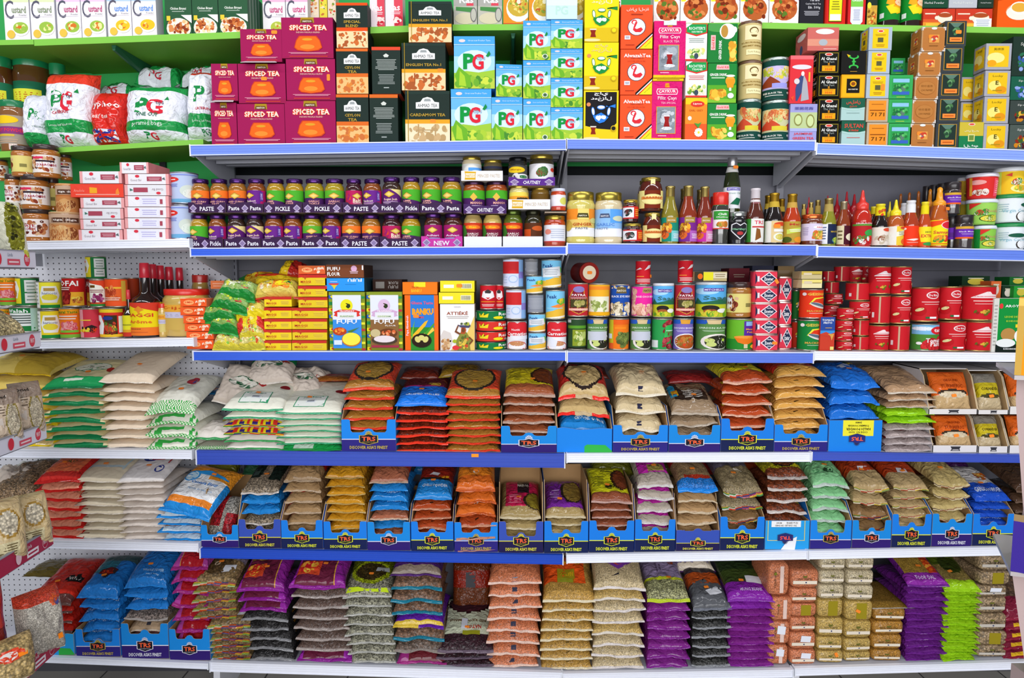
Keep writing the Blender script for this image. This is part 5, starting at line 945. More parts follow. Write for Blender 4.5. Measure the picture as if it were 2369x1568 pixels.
vessel('widejar','pickle_jar','dark olive jar with white leaf label in the highest tray',1224,1281,361,428,'3c3418',GLD,'e6e4e8',[BL(.3,.25,.7,.75,['3a6a3a','5a8a4a','8a3a2a'],12,.12),E(.86,.66,.1,.12,'d8402c')],Y=.02,z0=z3+.002,cat='jar')
SH=[R(0,0,1,1,'c83a1e'),R(0,.35,1,.7,'7a1c3a'),E(.5,.8,.34,.12,'d83a1e'),E(.5,.8,.3,.1,'ee7a24'),T('Shan',.5,.8,.26,'f4e01e',.08),T('GARLIC',.5,.48,.44,'f0e4e0',.1),T('PICKLE',.5,.37,.36,'f0e4e0',.08),E(.78,.14,.22,.12,'e8e0d0'),P([(0,0),(.3,.5),(.2,.9),(0,.9)],'3a7a2a')]
for i,(x0,x1,c,lc) in enumerate(((1073,1116,'b0985c','3a2c1c'),(1118,1161,'c8b060','3a3018'),(1165,1209,'5a6a1c','4a5a24'),(1213,1254,'2c2a16','2a2a1c'))):
    vessel('jar','pickle_jar','red-labelled pickle jar in a white tray, %s from the pink tray' % NTH[i],x0,x1,487,None,c,lc,'b83a1e' if i < 3 else '5a3018',SH if i < 3 else [R(0,.1,.4,.7,'c8501e'),E(.7,.74,.26,.12,'c85a24')],Y=.024,z0=zz[7 if i < 2 else 8],cat='jar',group='red-labelled pickle jars')
vessel('widejar','harissa_jar','white-lidded orange-red paste jar standing on a card',1274,1309,437,488,'c8441e','d6dcf0','e8e6ec',[R(.1,0,1,.08,'c83a3a'),E(.75,.5,.2,.3,'d8d86a')],Y=.03,cat='jar',lidmat='plastic')
carton('card_sheet','brown card sheet between the two right-end red paste jars',1260,1311,489,492,'b4a28c',[],.02,.1,cat='cardboard',mat='board')
vessel('widejar','harissa_jar','gold-lidded red paste jar with a white label back',1258,1308,500,None,'b03c16',GLD,'e6e8f0',[LN(.3,.2,.9,.8,'b8c0d0',5),E(.25,.6,.12,.16,'e08a7a'),R(0,0,1,.06,'c83a3a')],Y=.024,row=2,cat='jar')
# big ginger and garlic jars
GIN=[R(0,0,1,.32,'f2f2f0'),R(0,.32,1,.62,'e8c86a'),R(0,.62,.4,1,'f0902c'),R(.68,.62,1,1,'f0902c'),R(.4,.62,.68,1,'ecd878'),P([(.38,.68),(.68,.68),(.65,.84),(.41,.84)],'4a421c'),T('NATCO',.53,.75,.2,'f0ecd8',.06),E(.12,.4,.14,.2,'c8a84a'),E(.85,.58,.14,.1,'d8d080'),T('GINGER',.52,.44,.5,'b8501c',.11),T('PASTE',.5,.3,.3,'7a7a80',.08)]
GAR=[R(0,0,1,.3,'f0f2f6'),R(0,.3,1,1,'8cbcee'),R(.5,.5,1,1,'5aa2ec'),P([(.22,.68),(.5,.68),(.47,.84),(.25,.84)],'4a5a7a'),T('NATCO',.36,.75,.2,'f0f2f8',.06),E(.74,.66,.18,.1,'d0d8b8'),T('GARLIC',.36,.44,.5,'5a8ad0',.11),T('PASTE',.3,.3,.3,'8a9ab8',.08)]
vessel('nutjar','ginger_paste_jar','large pale yellow ginger paste jar with orange label corners',1310,1376,446,None,'d6c868','b8a448','ecd878',GIN,Y=.02,row=2,cat='jar',n=36)
vessel('nutjar','garlic_paste_jar','large cream garlic paste jar with a blue label',1375,1440,447,None,'dccca4','b8a448','8cbcee',GAR,Y=.02,row=2,cat='jar',n=36)
FIG=[R(0,0,1,.1,'c82a2a'),R(0,.9,1,1,'c82a2a'),R(0,.1,1,.9,'eae8ea'),BL(.1,.2,.55,.8,['2a3a34','7a2a2a','d8d4d0'],10,.1),R(.6,.1,1,.9,'d8341e'),LN(.64,.2,.96,.8,'f0b83a',4)]
vessel('widejar','chilli_paste_jar','small red-labelled jar with gold lid, upper one',1441,1476,463,512,'3a1410',GLD,'e8e4e6',FIG,Y=.03,z0=at(1458,514,.04)[1],cat='jar',group='small red-labelled jars')
vessel('widejar','chilli_paste_jar','small red-labelled jar with gold lid, lower one',1441,1484,518,None,'3a1410',GLD,'e8e4e6',FIG,Y=.02,row=2,cat='jar',group='small red-labelled jars')
HON=[R(0,0,.25,1,'eadc8c'),R(.75,0,1,1,'eadc8c'),E(.5,.5,.38,.3,'d8c878'),E(.5,.5,.35,.27,'f0e29a'),R(.15,.5,.85,.66,'d8843a'),LN(.2,.54,.8,.62,'a83a1c',1)]
for i,(x0,x1,a,b,Yq,l) in enumerate(((1486,1531,493,None,.02,'honey jar with cream label, lower front one'),(1478,1533,412,490,.02,'honey jar with cream paper strip over the lid, upper front one'),(1475,1520,418,494,.1,'honey jar half hidden behind the upper one'))):
    o=vessel('honey','honey_jar',l,x0,x1,a,b,'5c2010',GLD,'7a2a14',HON,Y=Yq,row=2 if b is None else None,cat='jar',group='honey jars')
    if i < 2:
        r=(x1-x0)/2*(CD+Yq)/FPX; H=(at(0,a,Yq)[1]-(o.location.z)); m=M(); m.box(-.008,.008,-r*.83-.0012,-r*.83,H*.66,H*.985,'efe2a0','paper'); m.box(-.008,.008,-r*.83-.0012,0,H*1.0,H*1.004,'efe2a0','paper'); add_part(o,'paper_strip',m.mesh('paper_strip'),label='cream paper strip over the lid')
# hot sauces
def enc(c1,c2): return [R(0,0,1,1,c1),BL(.02,.1,.55,.8,['e8a82a','d8642a','f0c85a','8a3a1c'],16,.14),R(.5,.0,1,.45,c2),LN(.56,.12,.94,.34,'f0e8f4',3),R(.3,.78,.7,1,'a88a3a'),T('ENCONA',.5,.88,.3,'f0e8d0',.06)]
def bottle(kind,name,x0,x1,yt,l,body,cap,lab,art,Y=.02,band=None,bandart=(),capmat='metal',**kw):
    return vessel(kind,name,l,x0,x1,yt,None,body,cap,lab,art,Y=Y,row=2,cat='bottle',lidmat=capmat,band=band,bandart=bandart,**kw)
gold='b09c5a'
for x0,x1,yt,bc,c1,c2,l in ((1530,1570,431,'8a8028','1c8a72','7ac8c8','gold-capped sauce bottle with a teal label'),(1571,1613,430,'8c3218','7a2a8a','b060b8','gold-capped red sauce bottle with a purple label'),(1611,1649,432,'7a2c1a','c0309a','d890b8','gold-capped sauce bottle with a pink label')):
    bottle('sauce','hot_sauce_bottle',x0,x1,yt,l,bc,gold,c1,enc(c1,c2),group='gold-capped hot sauces')
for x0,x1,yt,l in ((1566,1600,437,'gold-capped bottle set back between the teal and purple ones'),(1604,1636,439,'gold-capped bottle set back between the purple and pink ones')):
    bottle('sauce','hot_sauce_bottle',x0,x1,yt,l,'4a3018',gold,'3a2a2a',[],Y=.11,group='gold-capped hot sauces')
bottle('shaker','sauce_bottle',1648,1685,446,'squat bottle with a bright red flat cap and green label','3a3a34','d8281c','f0efea',[R(.1,.5,.9,.95,'3a9a3a'),T('Chilli',.5,.78,.4,'f0f4e8',.12),T('Chutney',.5,.62,.56,'f0f4e8',.1),BL(.2,.08,.8,.4,['c8702a','e8a04a','5a8a2a'],14,.12),R(0,0,1,.05,'d8402c')],band=[(.66,.78,.96,.93,'3a9a4a')],capmat='plastic')
bottle('shaker','sauce_bottle',1642,1672,455,'second red-capped squat bottle set back','3a3a34','c8241a','3a7a3a',[],Y=.12,capmat='plastic')
o=vessel('tallsauce','vinegar_bottle','tallest dark green bottle with white label and silver cap',1674,1713,365,None,'2a3410','b8b8bc','e8eaee',[R(.2,.84,.8,.98,'5a50a8'),T("MITCHELL'S",.5,.91,.5,'e8e8f8',.07),T('Green Chilli',.55,.72,.6,'6a9a8a',None,0,0),P([(.35,.2),(.6,.5),(.85,.45),(.7,.15),(.75,.4),(.5,.3)],'1c6a4a')],Y=.07,row=2,cat='bottle',band=[(.83,.89,.74,.58,'dcdcd8')],st=((.52,.88,.1),))
o=vessel('widejar','jam_jar','dark jam jar with a heart-shaped white emblem',1686,1726,491,None,'1c1a1c','b0b4b0','222022',[P([(.5,.02),(.12,.5),(.14,.85),(.34,.95),(.5,.82),(.66,.95),(.86,.85),(.88,.5)],'e6e6ea'),P([(.5,.08),(.17,.52),(.19,.82),(.35,.9),(.5,.76),(.65,.9),(.81,.82),(.83,.52)],'26242a'),T("Hartley's",.5,.58,.6,'8ad0a0',.14),E(.5,.36,.12,.1,'b83a3a')],Y=.02,row=2,cat='jar')
bottle('sauce','tamarind_sauce_bottle',1727,1767,436,'white-capped brown sauce bottle with a tamarind pod label','5a2a1c','d8d0d4','3c8a34',[R(.25,0,.9,1,'e8e8e0'),T('TRS',.58,.84,.4,'d8405a',.16),P([(.42,.06),(.66,.2),(.6,.55),(.46,.6)],'8a5424'),R(.3,.62,.85,.68,'c83a3a')],band=[(.64,.8,.66,.52,'e2dcdc',[LN(.15,.3,.85,.7,'d88a9a',2)])],capmat='plastic')
bottle('sauce','soy_sauce_bottle',1770,1811,447,'black soy bottle with gold neck and an orange sticker','1c1410','c0962c','e0c890',[R(0,0,.3,1,'e6e2d8'),E(.66,.26,.28,.2,'e8ecd8'),E(.66,.26,.2,.14,'d8c85a'),R(.4,.5,.95,.62,'f0f0ee'),E(.7,.86,.3,.09,'d8482a')],band=[(.68,.86,.64,.5,'c8a83a')],st=((.5,.36,0,'ff8a1e',.024,.013),))
for x0,x1,yt,l in ((1762,1792,452,'gold-necked soy bottle set back on the left'),(1795,1820,460,'gold-necked soy bottle set back on the right')): bottle('sauce','soy_sauce_bottle',x0,x1,yt,l,'1c1410','c0962c','2a2420',[],Y=.12,band=[(.68,.86,.64,.5,'c8a83a')])
bottle('sauce','chilli_sauce_bottle',1812,1852,449,'bright orange-red chilli sauce bottle with a gold neck','b83a14','c0962c','b89a3a',[T('Mai',.5,.86,.4,'b83a2a',.1),P([(.2,.4),(.9,.55),(.9,.75),(.2,.62)],'c8d85a'),LN(.28,.5,.86,.64,'f4f4e8',2),E(.2,.14,.2,.14,'4a5a1c'),E(.7,.14,.22,.14,'e8942a')],band=[(.68,.86,.64,.5,'c8a04a')])
vessel('widejar','mixed_pickle_jar','wide orange-lidded jar with a mauve and fruit label',1853,1901,497,None,'6a3018','e0703a','d8cce4',[BL(.35,.08,.95,.6,['e8a43a','d8642a','f0c85a','8aa03a'],18,.13),E(.65,.78,.24,.1,'f0eef2'),T('ARIES',.65,.78,.28,'d8404a',.08),LN(.06,.3,.28,.8,'a898c0',5)],Y=.02,row=2,cat='jar')
for i,(x0,x1,yt) in enumerate(((1850,1866,472),(1866,1884,468),(1880,1902,463))): bottle('sauce','olive_oil_bottle',x0,x1,yt,'slim gold-necked bottle behind the orange-lidded jar, %s from the left' % NTH[i],'7a7a2a',gold,'8a8450',[],Y=.1,band=[(.64,.88,.66,.52,'b0964a')],group='slim gold-necked bottles')
bottle('sauce','green_oil_bottle',1899,1934,459,'gold-capped yellow-green bottle with a navy label','8a8a24',gold,'1c2848',[R(0,0,.35,1,'e8eaf0'),LN(.04,.2,.3,.9,'5a6a8a',5),BL(.5,.02,1,.36,['6a9a3a','d8d84a','3a6a8a'],10,.12),T('MASTER',.68,.62,.4,'c8a83a',.08)],band=[(.64,.88,.66,.52,'b09a54')])
bottle('sauce','brown_sauce_bottle',1936,1966,466,'silver-capped brown sauce bottle with a cream and maroon label','8a3a18','b8a888','4a1424',[R(0,0,.4,1,'ddd0a8'),E(.8,.4,.3,.2,'e8dcc0'),LN(.08,.2,.34,.8,'6a5a3a',3)],Y=.018)
bottle('squeeze','spouted_sauce_bottle',1973,2016,440,'red spouted chilli sauce bottle, frontmost one with a sticker','c02818','e03a30','b8242a',[R(0,.82,1,.9,'5a9a3a'),T('SRIRACHA',.5,.93,.7,'f0d8d0',.07),E(.7,.5,.24,.16,'3aa04a'),BL(0,.0,.9,.4,['d8281c','a81c1c','e8e0d8','3a8a3a'],18,.12)],capmat='plastic',st=((.86,.56,0),))
for i,(x0,x1,yt,l) in enumerate(((1945,1970,443,'behind the brown sauce'),(1925,1946,448,'far behind the brown sauce'),(1960,1990,449,'left of the front spouted one'),(1905,1922,452,'behind the yellow-green bottle'),(1862,1878,456,'behind the orange-lidded jar'))):
    bottle('squeeze','spouted_sauce_bottle',x0,x1,yt,'red spouted chilli sauce bottle standing %s' % l,'a02418','c01f2c','8a2424',[],Y=.11+.03*(i % 2),capmat='plastic',group='red spouted sauces at the back')
bottle('sauce','maggi_sauce_bottle' if False else 'seasoning_bottle',2017,2054,472,'black seasoning bottle with a yellow patterned cap','1a120e','e6d81e','e8ddd0',[BL(.1,.05,.9,.6,['c8b8a0','8a4a2a','e8e0d0'],14,.12),E(.7,.86,.22,.1,'d8482a')],capmat='plastic',band=[(.7,.92,.6,.56,'e6d81e',[BL(.1,.1,.9,.9,['d8402c','c8641e'],8,.12)])])
bottle('sauce','seasoning_bottle',2008,2030,478,'second yellow-capped black bottle set back','1a120e','e6d81e','2a2420',[],Y=.11,capmat='plastic')
bottle('squeeze','sweet_chilli_bottle',2053,2090,462,'orange sauce bottle with a yellow spout cap','b85a24','f0dc1e','ecc83a',[R(0,0,.4,1,'e8e4d8'),P([(.4,.45),(.98,.6),(.98,.85),(.4,.7)],'f0f0d0'),LN(.46,.52,.94,.74,'7a7a5a',3),E(.8,.2,.2,.16,'e8642a'),E(.7,.92,.16,.06,'d8402c')],capmat='plastic')
bottle('squeeze','sweet_chilli_bottle',2048,2066,466,'yellow-spouted bottle set back beside the first','a85020','f0dc1e','8a4a24',[],Y=.1,capmat='plastic')
bottle('sauce','pepper_sauce_bottle',2088,2124,464,'white-necked red pepper sauce bottle with a red label','a83a18','e6e6ec','ee3c1c',[P([(.2,.3),(.5,.24),(.85,.34),(.6,.36),(.4,.34)],'f4e0d8'),LN(.2,.12,.8,.2,'f0b0a0',2),E(.12,.86,.08,.06,'f0e0e0')],capmat='plastic',band=[(.72,.92,.58,.54,'e6e8ee')])
bottle('sauce','pepper_sauce_bottle',2078,2100,470,'white-necked bottle set back','a83a18','dadae0','8a3a24',[],Y=.1,capmat='plastic',band=[(.72,.92,.58,.54,'dadae0')])
bottle('sauce','hot_sauce_bottle',2124,2153,467,'yellow-necked hot sauce bottle with yellow and red label','c0481c','ecd81e','e8541e',[P([(.0,1),(1,1),(1,.2),(.2,.2)],'f0e02a'),T('HOT',.6,.72,.4,'3a3a2a',.1),T('EXTRA',.55,.52,.7,'d8303a',.16),E(.6,.1,.3,.09,'3a9a4a')],capmat='plastic',band=[(.7,.92,.6,.54,'ecd81e')])
bottle('mus','squeeze_sauce_bottle',2152,2193,433,'tall orange-spouted sauce bottle with a large yellow label','b85a20','f2a01c','f0e21e',[P([(0,.7),(1,1),(.6,1),(0,.95)],'f0501e'),E(.72,.8,.3,.16,'f0e0dc'),E(.72,.8,.27,.14,'d8283a'),T('Samurai',.52,.52,.7,'d8503a',.13),BL(.15,.12,.8,.42,['e03a2a','3a9a3a','f0c83a','e8902a'],14,.12),R(0,.05,1,.08,'e8501e')],capmat='plastic',st=((.62,.64,0),))
for i,(x0,x1,yt) in enumerate(((2138,2162,437),(2112,2134,442),(2092,2112,445),(2072,2092,448))): bottle('mus','squeeze_sauce_bottle',x0,x1,yt,'orange-spouted sauce bottle, %s behind the tall front one' % NTH[i],'a85420','e8901c' if i == 0 else 'b8641c','8a5a24',[],Y=.09+.05*i if i < 4 else .2,capmat='plastic',group='orange-spouted sauces at the back')
def spice(x0,x1,a,b,l,Y=.02,dark=False): return vessel('shaker','spice_shaker',l,x0,x1,a,b,'3c3434' if not dark else '2a2424','2a2426','6a2ab0',[R(0,0,1,.14,'e8641e'),R(0,.8,1,1,'d8a83a'),T('Black Mustard',.5,.58,.7,'e8e0f0',.1),LN(.2,.3,.85,.46,'b090d8',2)] if not dark else [R(0,.2,1,.6,'5a2a8a')],Y=Y,row=2 if b is None else None,cat='shaker',lidmat='plastic',group='black-capped spice shakers')  # dark variant deepens the colours, shelf shade painted into them
spice(2209,2248,498,None,'black-capped spice shaker with a violet label, bottom front')
spice(2190,2212,502,None,'black-capped spice shaker half behind the front one',Y=.06,dark=True)
spice(2184,2220,422,496,'black-capped spice shaker with a violet label, upper front',Y=.04)
for i,(x0,x1,yt) in enumerate(((2166,2188,425),(2148,2168,428),(2132,2150,431))): spice(x0,x1,yt,None,'dim black-capped shaker receding at the back, %s' % ('nearest','middle','farthest')[i],Y=.12+.05*i,dark=True) if False else vessel('shaker','spice_shaker','dim black-capped shaker receding at the back, %s' % ('nearest','middle','farthest')[i],x0,x1,yt,570,'2a2424','2a2426','4a2a6a',[],Y=.13+.05*i,cat='shaker',lidmat='plastic',group='black-capped spice shakers')  # rear shakers coloured darker, shade of the shelf back painted in
# tubs
def tub(x0,x1,a,b,l,c,art,lid,row=None,Y=.02): return vessel('tub','food_tub',l,x0,x1,a,b,c,lid,c,art,Y=Y,row=row,cat='tub',lidmat='plastic',mat='plastic')
INS=[E(.55,.24,.3,.18,'3a5a1c'),E(.55,.24,.27,.15,'e8d84a'),BL(.35,.14,.78,.34,['c8c83a','5a8a2a','e8e4b0'],12,.07),BL(.1,.4,.5,.6,['3a8a2a','c83a2a','e8e0d0'],10,.08),T('Noodles',.62,.62,.44,'d88a7a',None,0,0)]
tub(2249,2299,523,None,'green and white noodle tub with white lid, bottom one','8ac84a',INS+[R(0,0,.2,1,'1c8a34'),P([(.2,1),(.5,1),(.2,.7)],'d8342c')],'e0e8f4',row=2)
tub(2238,2302,463,521,'pale green noodle tub, middle of its pile','9ad05a',INS+[P([(0,1),(.3,1),(0,.7)],'d8342c')],'e0e8f4')
tub(2238,2304,404,462,'red noodle tub with a white lid, top of its pile','d8302c',[R(.6,.05,.96,.95,'f0506a'),LN(.64,.1,.92,.85,'f8b8c0',8),BL(.05,.1,.5,.4,['e8e0d8','c8a08a','8a3a2a'],12,.08),E(.2,.75,.2,.12,'e8a09a'),R(0,.1,.08,1,'f0a83a')],'e8e6f0')
tub(2301,2369,391,454,'yellow noodle tub at the very right, top','ecc42a',[E(.62,.24,.3,.2,'f4ec9a'),BL(.36,.1,.88,.4,['f0d83a','e8a83a','8ab03a'],20,.08),BL(.3,.4,.6,.62,['3a8a2a','c83a2a','e8e4d8'],12,.08),T('Noodles',.66,.62,.44,'f0e8c0',None,0,0),P([(.2,.85),(.34,.95),(.34,.78)],'e0453a'),R(0,0,.12,1,'c8e05a')],'e2e4e4')
COC=[LN(.05,.4,.3,.8,'a8bcc8',4),E(.74,.2,.28,.3,'3c342c'),E(.74,.22,.25,.27,'f0f2f2'),E(.76,.72,.2,.1,'1f5a44'),T('Virgin Coconut',.55,.44,.8,'8ac0d0',None,0,0)]
for i,(x0,x1,a,b) in enumerate(((2298,2366,518,None),(2300,2367,452,516))):
    tub(x0,x1,a,b,'white coconut oil tub with a green lid, %s one' % ('lower','upper')[i],'e4ebee',COC if i else COC[:3]+[E(.5,.62,.22,.1,'1f5a44'),T('Virgin Coconut',.45,.4,.7,'8ac0d0',None,0,0)],'178a46',row=2 if b is None else None)
tub(2215,2243,412,466,'yellow noodle tub receding behind the red one','c8a02a',[BL(.3,.1,.9,.5,['e8d83a','8a6a2a'],12,.1)],'c8c8cc',Y=.12)
tub(2215,2242,466,520,'yellow noodle tub receding behind the green one','b8a02a',[BL(.3,.1,.9,.5,['e8d83a','8a6a2a'],12,.1)],'c8c8cc',Y=.12)
vessel('can','food_tin','dark green tin sliver at the right frame edge, second level',2366,2410,520,None,'b8b8b8',None,'1c4a6a',[BL(.1,.1,.8,.8,['1c6a4a','3a5a9a'],8,.2)],Y=.03,row=2,cat='tin')
# ================================================================== third level: tins, stock cubes, flour cartons
def can(x0,x1,a,b,l,lab_,art,Y=.02,row=3,kind='can',cat='tin',nm='food_tin',grp=None,rim='c8c0a8',body='b8b4a8',st=(),lid=None,**kw):
    return vessel(kind,nm,l,x0,x1,a,b,body,lid,lab_,art,Y=Y,row=row if b is None else None,cat=cat,group=grp,rim=rim,st=st,**kw)
bn=lambda c,s=1,box=(.1,.05,.9,.45),n=26: BL(*box,c,n,.09,s)
RDB=['8a1c1c','6a1414','b83a2a','a02a24']
TST=[R(0,0,1,.12,'7ab03a'),R(0,.12,1,.18,'e03a1c'),R(0,.85,1,1,'f0a01c'),T("Natural Taste",.5,.9,.8,'3a7a1c',.09),LN(.1,.62,.9,.8,'f4e4d8',2),bn(['c83a4a','e8a0a0','d8606a'],2,(.3,.25,.9,.58)),R(.3,.18,.9,.26,'7ab83a')]
GLAB=[R(.55,.3,1,1,'1f7a3c'),R(0,0,1,.06,'1f7a3c'),R(.0,.06,.5,1,'e8d82a'),P([(.0,.3),(.35,.25),(.45,.6),(.35,.9),(0,.9)],'f0efe4'),R(.62,.5,.98,.94,'d8dcd8'),R(.62,.08,.98,.45,'e0e0dc'),LN(.66,.14,.94,.9,'8a9a90',6),bn(['c8a03a','8aa03a','d8642a'],3,(.02,.3,.34,.6),14),R(.08,.74,.28,.84,'e0703a')]
WLAB=[R(0,0,.4,1,'f2f2ee'),LN(.04,.1,.36,.95,'a8b0a8',6),P([(.5,.2),(.9,.2),(1,.5),(.9,.85),(.5,.85),(.42,.5)],'f0f2ea'),R(.42,0,1,.12,'1f8a3c'),E(.7,.42,.22,.12,'e6d83a'),R(.55,.66,.85,.78,'b8944a'),T('haricots',.7,.58,.4,'4a5a9a',None,0,0)]
WALA=[R(0,.78,1,1,'1c7a3a'),T('Walah',.45,.88,.6,'f0f4f0',.16),LN(.06,.3,.9,.72,'3a4a44',4),R(0,0,1,.22,'1c7a3a'),R(.8,0,1,1,'b8d8cc')]
ROF=[R(0,.0,1,.5,'e8a82c'),P([(0,.0),(.55,.05),(.6,.45),(.5,.7),(0,.75)],'7a1414'),bn(RDB,4,(.02,.05,.55,.6),24),T('ROFAI',.42,.82,.8,'f4f0ea',.2),LN(.06,.56,.6,.7,'f0d8d0',2),bn(['e8c84a','c8642a','8a3a1c'],5,(.6,.1,.95,.35),10)]
KID=[R(0,.0,1,.08,'2a8a3a'),R(0,.08,.15,1,'2a8a3a'),P([(.2,.15),(.95,.15),(1,.6),(.8,.8),(.2,.92)],'f0eee0'),R(.3,.72,.55,.82,'6a4a1c'),LN(.25,.52,.9,.66,'8a3a3a',2),bn(['8a2a5a','b05a8a','6a1c3a'],6,(.25,.12,.95,.5),20)]
ORC=[R(0,.75,1,1,'e8501e'),bn(['c8502a','e8804a','a83a1c'],7,(.08,.2,.75,.75),34),LN(.1,.62,.9,.74,'f0c83a',1),R(.82,.1,.98,.95,'c8a03a'),R(0,0,1,.18,'f05a2a'),LN(.1,.2,.8,.34,'f4dccc',2)]
PNK=[R(.2,0,.42,1,'e89aa0'),LN(.05,.58,.7,.66,'f0d83a',1),P([(.45,.3),(.9,.35),(.7,.45),(.5,.38)],'2a1c1c'),R(.1,.2,.8,.28,'d8d83a'),bn(['d83a1c','f0d03a','2a1c1c'],8,(.3,.15,.9,.4),12)]
VEG=[R(0,.88,1,1,'f0d02a'),R(0,0,1,.1,'f0c02a'),R(0,.78,1,.88,'d8342a'),R(.45,.1,.8,.78,'3a3018'),P([(0,.1),(.4,.1),(.45,.45),(.35,.78),(0,.78)],'f0f0ec'),bn(['c8402a','4a8a2a','e8a03a','7a2a1c'],9,(.42,.12,.82,.55),26),R(.84,.15,.96,.75,'e8e8e4'),E(.15,.5,.16,.1,'c82a2a'),E(.55,.68,.14,.07,'2a3a8a')]
tl=lambda s: 'tin in the left bay, %s' % s
g3='tins in the left bay'
for x0,x1,a,b,c,art,s_,Y in ((93,142,716,None,'f0d82a',WLAB,'white, green and yellow haricot, bottom tier',.02),(142,189,711,None,'f07a1e',TST,'orange kidney bean with green lettering, bottom tier',.02),(189,234,712,None,'cc3a48',PNK,'plain rose-red, bottom tier',.02),(234,288,711,None,'d8342a',VEG,'yellow-rimmed vegetable, bottom tier',.02),(29,93,709,766,'e8ece8',WALA,'wide green and white ingredient-listed, bottom tier',.03),(-14,29,712,770,'f07a1e',TST,'orange with green lettering at the left edge, bottom tier',.05),
    (2,41,640,708,'f07a1e',TST,'orange with green lettering, upper tier',.05),(41,88,641,708,'1f7a3c',GLAB,'green and yellow with a text panel, upper tier',.04),(89,140,650,714,'f0e83a',WLAB,'white-sided yellow haricot, upper tier',.02),(147,196,641,709,'b81c1c',ROF,'dark red and gold lettered, upper tier',.02),(195,212,643,710,'b81c1c',ROF,'red and gold one peeping from behind, upper tier',.1),(210,246,646,710,'d84a2a',KID,'red and green kidney bean, upper tier',.02),(246,294,643,710,'e8642a',ORC,'orange-red baked bean, upper tier',.02),(290,322,642,700,'a83a1c',[],'dim red one set back, upper tier',.12),(201,244,593,646,'2a7a44',GLAB,'green, alone on top of the kidney bean tin',.06)):
    can(x0,x1,a,b,'%s tin in the left bay' % s_.replace(', upper tier',' tin, upper tier').replace(', bottom tier',' tin, bottom tier').replace(' tin tin',' tin') if False else '%s: tin in the left bay' % s_ if False else s_.split(',')[0]+' tin,'+','.join(s_.split(',')[1:])+' of the left bay',c,art,Y=Y,grp=g3)
# brown sauce bottles and mustard
MG=[P([(0,1),(0,.72),(.3,.95),(.5,.8),(.7,.95),(1,.7),(1,1)],'d8402c'),P([(.5,.9),(.53,.8),(.62,.78),(.54,.74),(.5,.64),(.46,.74),(.38,.78),(.47,.8)],'e8902c'),T('MAGGI',.46,.62,.7,'d83a28',.11),T('Arôme',.5,.42,.56,'e0602c',.1),R(0,0,1,.25,'ee7a2c'),LN(.25,.18,.55,.22,'5a3a1c',1),LN(.2,.08,.7,.12,'c85a2c',1)]
def aroma(x0,x1,yt,l,Y,lab_=True,cap='d0283a'): return vessel('aroma','seasoning_sauce_bottle',l,x0,x1,yt,None,'1c0e08',cap,'f2dc1c' if lab_ else None,MG if lab_ else [],Y=Y,row=3,cat='bottle',lidmat='plastic',group='dark red-capped sauce bottles')
aroma(301,369,608,'big dark red-capped sauce bottle with a yellow label',.02)
for i,(x0,x1,yt) in enumerate(((322,384,611),(342,400,614),(364,420,617),(390,442,619))): aroma(x0,x1,yt,'dark red-capped sauce bottle standing behind, %s in the line' % NTH[i+1],.09+.05*i,False)
vessel('aroma','seasoning_sauce_bottle','small dark sauce bottle with a red cap and yellow label',284,312,670,None,'1c0e08','d8303a','e2dc2a',[R(0,0,1,.2,'c83a2a'),R(0,.2,1,.32,'d8a02a'),LN(.2,.5,.8,.6,'8a8a2a',1)],Y=.03,row=3,cat='bottle',lidmat='plastic')
DIJ=[T('Dijon',.7,.84,.4,'d8782a',.1),R(0,.45,1,.68,'c8c4dc'),LN(.1,.5,.9,.62,'a8a4c0',2),R(0,.68,1,.95,'e8a83a'),T('Dijon',.5,.82,.5,'c85a1c',.14)]
vessel('widejar','mustard_jar','large mustard-yellow jar with a red lid',381,486,668,None,'cfae58','d8281c','cfae58',DIJ,Y=.03,row=3,cat='jar',n=36,lidmat='plastic')
vessel('widejar','mustard_jar','small mustard jar with a red lid beside the sauce bottle',368,386,702,None,'cfae58','d8281c','d8c878',DIJ,Y=.04,row=3,cat='jar',lidmat='plastic')
vessel('widejar','mustard_jar','red-lidded mustard jar set back at the pegboard',445,483,636,700,'b89448','b82a24','b06a34',[],Y=.24,cat='jar',lidmat='plastic',z0=shelf_z(3,430,'A'))
# stock cube cartons
JB=[E(.32,.5,.2,.3,'ffb070'),T('JUMBO',.32,.5,.3,'e8401c',.3),BL(.55,.1,.98,.9,['f4d8c0','f8a070','e8501c'],10,.06),R(0,0,1,.08,'e84a1c')]
for i,(x0,x1,a,b) in enumerate(((417,478,690,709),(417,474,710,729),(424,474,730,748),(427,486,749,766),(431,494,767,785),(432,494,786,None))):
    carton('stock_cube_carton','orange stock cube carton, %s of the pile overhanging the rail end' % ordn(i,6),x0,x1,a,b if b else 807,'f2602c',JB,.012,.07,sidecol='ea7a50',topcol='f4906a',mat='wrap',group='orange stock cube cartons')
carton('stock_cube_carton','orange stock cube carton peeking out above the green net bags',487,522,649,668,'e8804c',[LN(.1,.2,.9,.8,'f4b090',2)],.12,.07,mat='wrap')
MB=[R(0,.72,1,1,'c4281e'),P([(0,.72),(.2,.78),(.32,.72)],'e8d02a'),P([(.24,.98),(.28,.8),(.36,.72),(.27,.7),(.24,.5),(.21,.7),(.12,.72),(.2,.8)],'b8401c'),T('MAGGI',.26,.34,.36,'c42c1c',.22),R(.62,.2,.9,.6,'e6c83a'),LN(.1,.1,.4,.18,'b8841c',1),LN(.6,.25,.9,.55,'c8a02a',2)]
